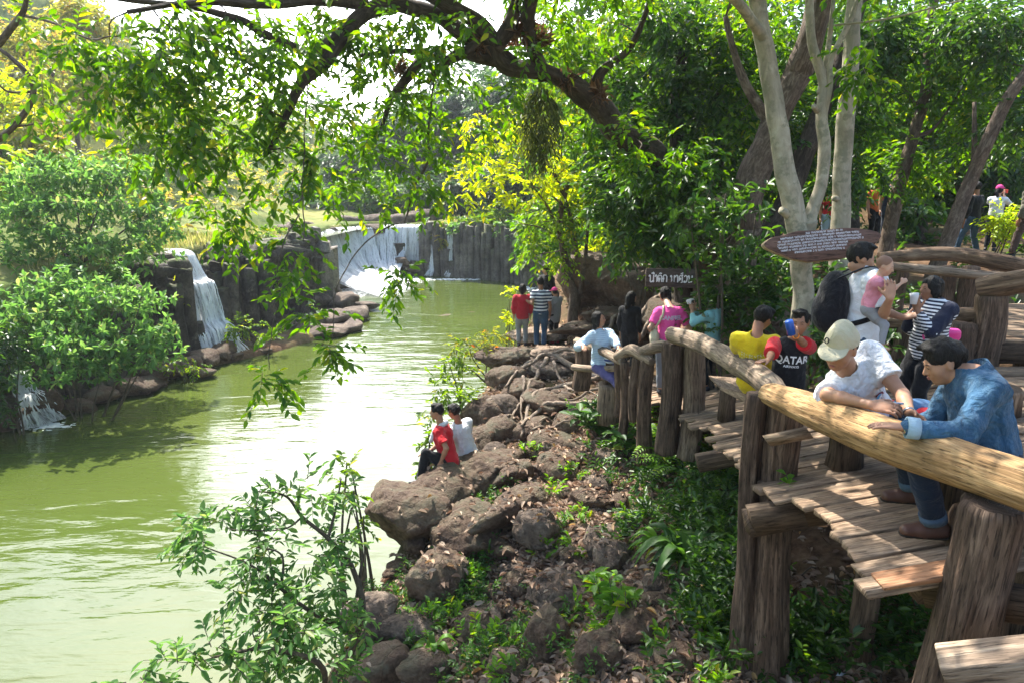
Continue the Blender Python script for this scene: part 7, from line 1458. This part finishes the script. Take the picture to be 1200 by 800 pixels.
q = (cw['WR'][0] + cw['WR'][1]) / 2 + np.array([-.03, .02, .10]); V, F, uv = box(q, (.06, .11, .07), (nrm([-.75, .65, 0]), nrm([.65, .75, 0]), Zv)); mb = MB(); mb.add(V, F, uv); V, F, uv = tube([q + nrm([-.75, .65, 0]) * .03, q + nrm([-.75, .65, 0]) * .06], [.025, .022], 14); mb.add(V, F, uv); o = bevel(mb.build('camera', m_plain('camera_body', (.55, .53, .55), .35, .5), None, False, q), .006); o.location = q; setp(o, 'small pale camera held up by the woman with long black hair', 'camera')
q2 = q + nrm([.75, -.65, 0]) * .031; V, F, uv = box(q2, (.003, .075, .045), (nrm([-.75, .65, 0]), nrm([.65, .75, 0]), Zv)); mesh('camera_screen', V - q, F, m_plain('dark_screen', (.02, .05, .04), .15, .5), o, False)
sp = at(706, 428, 10.25); bp = np.array([sp[0], sp[1], dz(sp[0], sp[1])])
sw = person('seated woman in a pale blue checked shirt looking over her shoulder', bp, 1.56, (.45, -.9), pelvis=np.array([sp[0], sp[1], bp[2] + .66]), neck=at(704, 388, 10.2), head=at(702, 374, 10.15), look=(.88, -.42, .12), tilt=(.1, 0, 1), hands=(at(684, 405, 9.95), at(727, 410, 9.75)), elb=((-.7, .2, -.6), (.6, .3, -.7)), hdir=((0, -1, -.2), (.3, -.9, -.3)), palm=((0, 0, -1), (0, 0, -1)), curl=(.3, .3), feet=(at(738, 466, 9.7), at(752, 470, 9.6)), knees=((.4, -.9, .3), (.6, -.8, .3)), skin='tan', h=.0105, shirt=C_CHECK, sleeve=1.65, pants=C_PURP, shoes=M_SHOER, hair='bob', female=True, face_detail=True, wide=1.5, fold=.008)
S = Solid(.01); q = sw['pelvis'] + np.array([.10, -.14, .14]); S.ell(q, (.10, .06, .08), None, .02); o = S.build('handbag', m_cloth('blue_white_bag', (.70, .74, .80), (.06, .10, .30), 14, .55), None, .008, 12, off=q); o.location = q; setp(o, 'small blue and white bag in the lap of the seated woman', 'bag')

# --- standing group on the landing
def gz(px, py, d): p = at(px, py, d); return np.array([p[0], p[1], zl(p[0], p[1]) + .03])
bp = gz(633, 411, 16.3); sm = person('man in a striped t-shirt and jeans with his arm round the woman in red', bp, 1.66, (.05, 1), look=(-.3, .95, 0), hands=(None, bp + [-.38, -.02, 1.18]), elb=(None, (-.3, -.6, -.7)), hdir=(None, (-.9, .3, .1)), palm=(None, (0, 1, 0)), skin='brown', h=.014, shirt=C_STRM, sleeve=.6, pants=C_JEANS, shoes=M_SHOEB)
bp = gz(612, 403, 16.3); person('woman in a dark red top with the striped man\'s hand on her shoulder', bp, 1.46, (-.1, 1), look=(.2, .9, -.1), skin='tan', h=.014, shirt=C_DARKRED, sleeve=1.5, pants=C_GREY, shoes=M_SHOEB, hair='bob', female=True, wide=1.7, shirt_len=.14, build=1.1)
bp = gz(650, 400, 16.6); person('girl in a pink cap and grey tunic standing beside the striped man', bp, 1.34, (-.5, .8), look=(-.8, .5, -.1), hands=(bp + [-.14, .12, .78], bp + [-.12, -.02, .80]), skin='tan', h=.014, shirt=C_GREY, sleeve=1.6, pants=C_BLACK, shoes=M_SHOER, hair='tail', cap=(C_CAPP, 'round'), female=True, wide=1.9, shirt_len=.26)
bp = gz(640, 396, 17.4); person('person with long black hair and dark clothes behind the striped man', bp, 1.58, (-.5, -.6), look=(-.8, -.5, -.3), skin='fair', h=.014, shirt=C_BLACK, sleeve=1.6, pants=C_JEANSD, shoes=M_SHOEB, hair='long', female=True)
bp = gz(737, 398, 13.2); person('person all in black standing in the shade under the name board tree', bp, 1.58, (.5, .8), look=(.8, .3, 0), skin='tan', h=.014, shirt=C_BLACK, sleeve=1.6, pants=C_BLACK, shoes=M_SHOEB, hair='long', female=True)

# --- the pair seated on the boulder
bp = at(528, 549, 10.0)
rm = person('man in a red t-shirt with a white towel round his neck sitting on a boulder', bp + [0, 0, -.42], 1.66, (-1, .1), pelvis=bp + [0, 0, .09], neck=at(516, 498, 9.95), head=at(512, 482, 9.9), look=(-1, .05, -.05), hands=(bp + [-.35, .18, .18], at(517, 540, 9.75)), elb=((.3, .6, -.6), (.55, -.7, .1)), hdir=((-.9, 0, -.2), (.1, -.25, -1)), palm=((0, 0, -1), (0, 1, 0)), curl=(.3, .25), feet=(at(500, 563, 10.15), at(492, 562, 9.85)), knees=((-1, .1, .5), (-1, -.1, .5)), footdir=(-1, -.1, 0), skin='tan', h=.0095, shirt=C_RED, sleeve=.72, pants=C_BLACK, shoes=M_SHOEB, face_detail=True, fold=.008, wide=1.4)
S = Solid(.010); nk = rm['neck']; S.chain([nk + [-.13, -.09, -.20], nk + [-.075, -.085, -.06], nk + [.02, -.075, .02], nk + [.075, 0, .045], nk + [.02, .075, .02], nk + [-.085, .08, -.07], nk + [-.14, .06, -.22]], [.03, .034, .036, .04, .036, .034, .03], .02); o = S.build('towel', C_WHITE, None, .012, 16, off=nk); o.location = nk; setp(o, 'white towel round the neck of the man in red', 'towel')
ring('sock', rm['AN'][1] + Zv * .03, Zv, .038, .07, .006, C_WHITE, rm['root'], np.array(rm['off']))
bp = at(549, 540, 10.5)
person('man in a white t-shirt sitting on the boulder behind the man in red', bp + [0, 0, -.42], 1.64, (-.75, .65), pelvis=bp + [0, 0, .10], neck=at(537, 496, 10.4), head=at(532, 482, 10.35), look=(-.85, .45, -.25), hands=(bp + [-.25, .35, .25], bp + [-.38, .05, .22]), elb=((0, .3, -1), (-.4, -.5, -.8)), feet=(bp + [-.55, .35, -.35], bp + [-.60, .15, -.35]), knees=((-1, .5, .5), (-1, .2, .5)), skin='brown', h=.0105, shirt=C_WHITE, sleeve=.7, pants=C_BLACK, shoes=M_SHOEB, fold=.008, wide=1.4)

# --- visitors further back
bp = gz(1160, 292, 17); pc = person('woman in a white top and pink cap photographing at the far right', bp, 1.58, (.7, .7), look=(.9, .4, .1), hands=(bp + [.24, .16, 1.36], bp + [.18, .26, 1.36]), elb=((.4, -.4, -.8), (-.3, .6, -.8)), hdir=((.3, .2, .9), (.3, .2, .9)), skin='fair', h=.015, shirt=C_WHITE, sleeve=1.5, pants=C_BLACK, shoes=M_SHOEB, hair='tail', cap=(C_CAPP, 'round'), female=True)
q = pc['WR'][0] + np.array([.03, .05, .09]); V, F, uv = box(q, (.03, .16, .09), (nrm([.7, .7, 0]), nrm([-.7, .7, 0]), Zv)); o = bevel(mesh('phone', V - q, F, m_plain('red_case', (.7, .08, .05), .4), None, False), .008); o.location = q; setp(o, 'red phone held up by the woman in the pink cap', 'phone')
bp = gz(1134, 296, 15.6); person('person in a black jacket and jeans walking left of the pink capped photographer', bp, 1.62, (-.4, .9), feet=(bp + [.18, -.05, .08], bp + [-.2, .12, .08]), skin='brown', h=.015, shirt=C_BLACK, sleeve=1.6, pants=C_JEANS, shoes=M_SHOEB)
bp = gz(1198, 312, 14.6); person('man in a grey green jacket and brown trousers cut by the right edge', bp, 1.70, (-.3, .95), feet=(bp + [.22, 0, .08], bp + [-.2, .1, .08]), skin='brown', h=.013, shirt=C_OLIVE, sleeve=1.7, pants=C_BROWN, shoes=M_SHOEB, wide=2.4, shirt_len=.14, fold=.012)
bp = gz(968, 292, 16.5); person('person in a red and yellow top seen between the grey stems', bp, 1.60, (-.2, -.9), skin='tan', h=.015, shirt=C_RED, sleeve=.6, pants=m_cloth('light_blue_trousers', (.3, .4, .55)), shoes=M_SHOEB)
bp = gz(1037, 290, 16.5); person('person in a dark top with a white print beyond the oval sign', bp, 1.62, (-.3, -.9), skin='tan', h=.015, shirt=C_NAVY, sleeve=.6, pants=C_JEANSD, shoes=M_SHOEB)
bp = gz(1020, 288, 17.5); person('person in an orange shirt in the shade behind the grey stems', bp, 1.58, (.2, -.9), skin='tan', h=.015, shirt=m_cloth('orange_cloth', (.6, .14, .04)), sleeve=.6, pants=C_BLACK, shoes=M_SHOEB)
# ================================================================ wooden signs
M_SIGN = m_wood('sign_board', (.09, .05, .04), (.15, .085, .07), (.22, .13, .10), .6, False, .004, 0); M_SAW = m_wood('sawn_edge', (.30, .21, .13), (.42, .31, .20), (.55, .43, .30), 1, False, .004, 0); M_WPAINT = m_plain('white_sign_paint', (.62, .58, .62), .8, .2)
def strokes(lines, w_):
    """flat pen strokes: list of polylines -> ribbon figure"""
    mb = MB()
    for L in lines:
        P = np.array(L, float); T = nrmr(np.gradient(P, axis=0)); Nn = np.stack([-T[:, 1], T[:, 0]], 1) * w_ / 2; n = len(P); V = np.concatenate([P + Nn, P - Nn]); i = np.arange(n - 1)
        mb.add(np.hstack([V, np.zeros((2 * n, 1))]), np.stack([i, i + 1, i + 1 + n, i + n], -1))
    return np.concatenate(mb.V)[:, :2], np.concatenate(mb.F[4])
def loop(cx, cy, r, a0=0, a1=360, n=9): return [(cx + r * math.cos(R(a)), cy + r * math.sin(R(a))) for a in np.linspace(a0, a1, n)]
# Lao letters as pen strokes, unit height
LAO = {
 'no': ([loop(.1, .85, .1, -90, 270), [(.2, .85), (.2, .1), (.28, 0), (.42, .02), (.62, .12)], loop(.68, .12, .1), [(.72, .2), (.72, 1)]], .85),
 'am': ([loop(-.1, 1.18, .07), [(.12, .7), (.16, .95), (.30, 1), (.42, .9), (.44, .0)]], .55),
 'mai_tho': ([[(-.45, 1.15), (-.35, 1.3), (-.28, 1.15), (-.2, 1.3), (-.1, 1.4)]], 0),
 'mai_kon': ([[(-.55, 1.12), (-.42, 1.3), (-.28, 1.18), (-.18, 1.3)]], 0),
 'to': ([loop(.3, .45, .1), [(.35, .36), (.22, .0), (.08, .2), (.06, .7), (.2, 1), (.34, .85), (.48, 1), (.66, .8), (.68, 0)]], .82),
 'ko': ([loop(.12, .5, .1), [(.12, .4), (.1, .0)], [(.06, .72), (.22, 1), (.5, 1), (.68, .8), (.68, 0)]], .82),
 'pho': ([loop(.1, .85, .1, -90, 270), [(.2, .8), (.2, .05), (.42, .5), (.62, .05), (.64, 1.0)]], .82),
 'aa': ([[(.02, .7), (.08, .95), (.24, 1), (.38, .9), (.40, .0)]], .52),
 'so': ([loop(.3, .5, .1), [(.3, .4), (.1, .15), (.1, .75), (.28, 1), (.52, .95), (.62, .7), (.62, 0), (.4, 0)], [(.55, .9), (.72, 1.1)]], .80),
 'wo': ([[(.1, .8), (.3, 1), (.55, .9), (.62, .5), (.5, .1), (.3, 0)], loop(.2, .1, .1)], .75),
 'mo': ([loop(.1, .85, .1, -90, 270), [(.2, .85), (.2, .12)], loop(.2, .1, .09), [(.28, .1), (.62, .1), (.66, .3), (.66, 1)]], .82)}
def lao_word(keys):
    out = []; x = 0
    for k in keys:
        L, a = LAO[k]; out += [[(x + p[0], p[1]) for p in q] for q in L]; x += a
    return out, x
def board_frame(c, right, up_):
    right = nrm(right); up_ = nrm(up_ - right * np.dot(up_, right)); n = np.cross(right, up_); return right, up_, n   # n faces the reader when right x up points to the eye
# small name board on the dense tree: the fall's name in Lao, white on grey brown
c = at(786, 326, 10.9); e = empty('name_board', c, 0, 'dark rectangular wooden name board with white Lao letters above the woman in pink', 'sign')
r_, u_, n_ = board_frame(c, np.array([1, 0, -.02]), np.array([0, .1, 1.0])); wv, hv = .80, .30
V, F, uv = box((0, 0, 0), (wv, hv, .04), (r_, u_, n_)); bevel(mesh('board', V, F, m_wood('dark_board', (.05, .04, .035), (.09, .07, .06), (.13, .10, .085), .8, False, .004, 0), e, False), .006)
lines = []; W1, a1 = lao_word(['no', 'mai_tho', 'am', 'to', 'mai_kon', 'ko']); W2, a2 = lao_word(['pho', 'aa', 'so', 'mai_tho', 'wo', 'mo'])
tot = a1 + .45 + a2; sc = .70 / tot
lines = [[((x - tot / 2) * sc, (y - .6) * sc * 1.15) for x, y in q] for q in W1] + [[((x + a1 + .45 - tot / 2) * sc, (y - .6) * sc * 1.15) for x, y in q] for q in W2]
P, F = strokes(lines, .019); V = P[:, :1] * r_ + P[:, 1:] * u_ + n_ * .024; mesh('lettering', V, F, M_WHITEP, e, False)
V, F, uv = tube([(0, .06, -1.35), (0, .06, -.5), (0, .06, .16)], .035, 8, .1, 4, .1, 2); mesh('stake', V, F, B_DARK, e, True)
# oval slab sign on the grey stems, hand painted with lines of small Lao writing
c = at(963, 285, 7.75); e = empty('oval_sign', c, 0, 'oval brown wooden slab covered in small white Lao writing on the grey stems', 'sign')
r_, u_, n_ = board_frame(c, nrm([1, -.05, .10]), np.array([0, .28, 1.0])); rgs = np.random.default_rng(3)
th = np.linspace(0, 2 * math.pi, 64, endpoint=False); hw, hh = .585, .178
def rim(f, t): 
    x = np.cos(th) * hw * f; y = np.sin(th) * hh * f * (1 - .25 * np.cos(th) * 0) + .03 * np.cos(th * 2) - .02 * np.cos(th) + fbm(np.stack([np.cos(th) * 2, np.sin(th) * 2, th * 0], -1), 3, 4) * .02
    x = x * (1 + .10 * (np.abs(np.cos(th)) ** 8)); return x[:, None] * r_ + y[:, None] * u_ + n_ * t
V = np.concatenate([rim(.95, .03), rim(1, .02), rim(1.02, -.03), [n_ * .03], [n_ * -.03]]); i = np.arange(64); j = (i + 1) % 64
mesh('board', V, [np.stack([i, j, j + 64, i + 64], -1)[:, ::-1], np.stack([np.full(64, 192), i, j], -1), np.stack([np.full(64, 193), j + 128, i + 128], -1)], M_SIGN, e, True)
mesh('sawn_rim', np.concatenate([rim(1.001, .021), rim(1.03, -.032)]), np.stack([i, j, j + 64, i + 64], -1)[:, ::-1], M_SAW, e, True)
lines = []; keys = [k for k in LAO if not k.startswith('mai')]
for row in range(7):
    y0 = .105 - row * .034; half = hw * math.sqrt(max(0, 1 - (y0 / hh) ** 2)) * .86; x = -half + (.10 if row > 5 else 0); end = half * (.55 if row in (0,) else (.86 if row < 4 else .52))
    if row == 0: x = -.18
    while x < end:
        k = keys[rgs.integers(len(keys))]; L, a = LAO[k]; s_ = .0205
        lines += [[(x + p[0] * s_, y0 + p[1] * s_ - .008 + .015 * math.cos(x * 2)) for p in q] for q in L]; x += a * s_ * 1.03 + (.012 if rgs.random() < .12 else 0)
P, F = strokes(lines, .0048); V = P[:, :1] * r_ + P[:, 1:] * u_ + n_ * .0335; mesh('lettering', V, F, M_WPAINT, e, False)
# litter of the bank: a few scraps
for k, (px, py, col, lb) in enumerate([(737, 703, (.75, .45, .60), 'small pink and white wrapper lying in the dry leaves'), (748, 668, (.85, .60, .20), 'small orange scrap among the dry leaves'), (816, 692, (.55, .20, .08), 'orange brown scrap at the edge of the undergrowth'), (679, 706, (.8, .8, .8), 'white scrap of paper on a rock'), (986, 796, (.6, .65, .75), 'pale crumpled cup under the boardwalk')]):
    q = ground_at(px, py) + [0, 0, .03]; t = np.random.default_rng(k); V = t.uniform(-1, 1, (8, 3)) * [.05, .035, .018]; 
    import bmesh
    bm = bmesh.new(); [bm.verts.new(v) for v in V]; bmesh.ops.convex_hull(bm, input=bm.verts[:]); me = bpy.data.meshes.new('litter_scrap'); bm.to_mesh(me); bm.free(); me.materials.append(m_plain('wrapper', col, .5)); o = bpy.data.objects.new('litter_scrap', me); COL.objects.link(o); o.location = q; setp(o, lb, 'litter')
# ================================================================ the air over the valley
def haze(density):
    m, nt, out = new_mat('haze_air'); N = NT(nt); v = N.n('VolumePrincipled', ins={'Color': (.85, .92, 1, 1), 'Density': density, 'Anisotropy': .3}); nt.links.new(v.outputs[0], out.inputs['Volume'])
    V, F, uv = box((0, 55, 15), (330, 210, 38)); o = mesh('haze', V, F, m, None, False); setp(o, 'thin pale haze filling the valley air', 'haze', kind='stuff')
if HAZE: haze(HAZE)
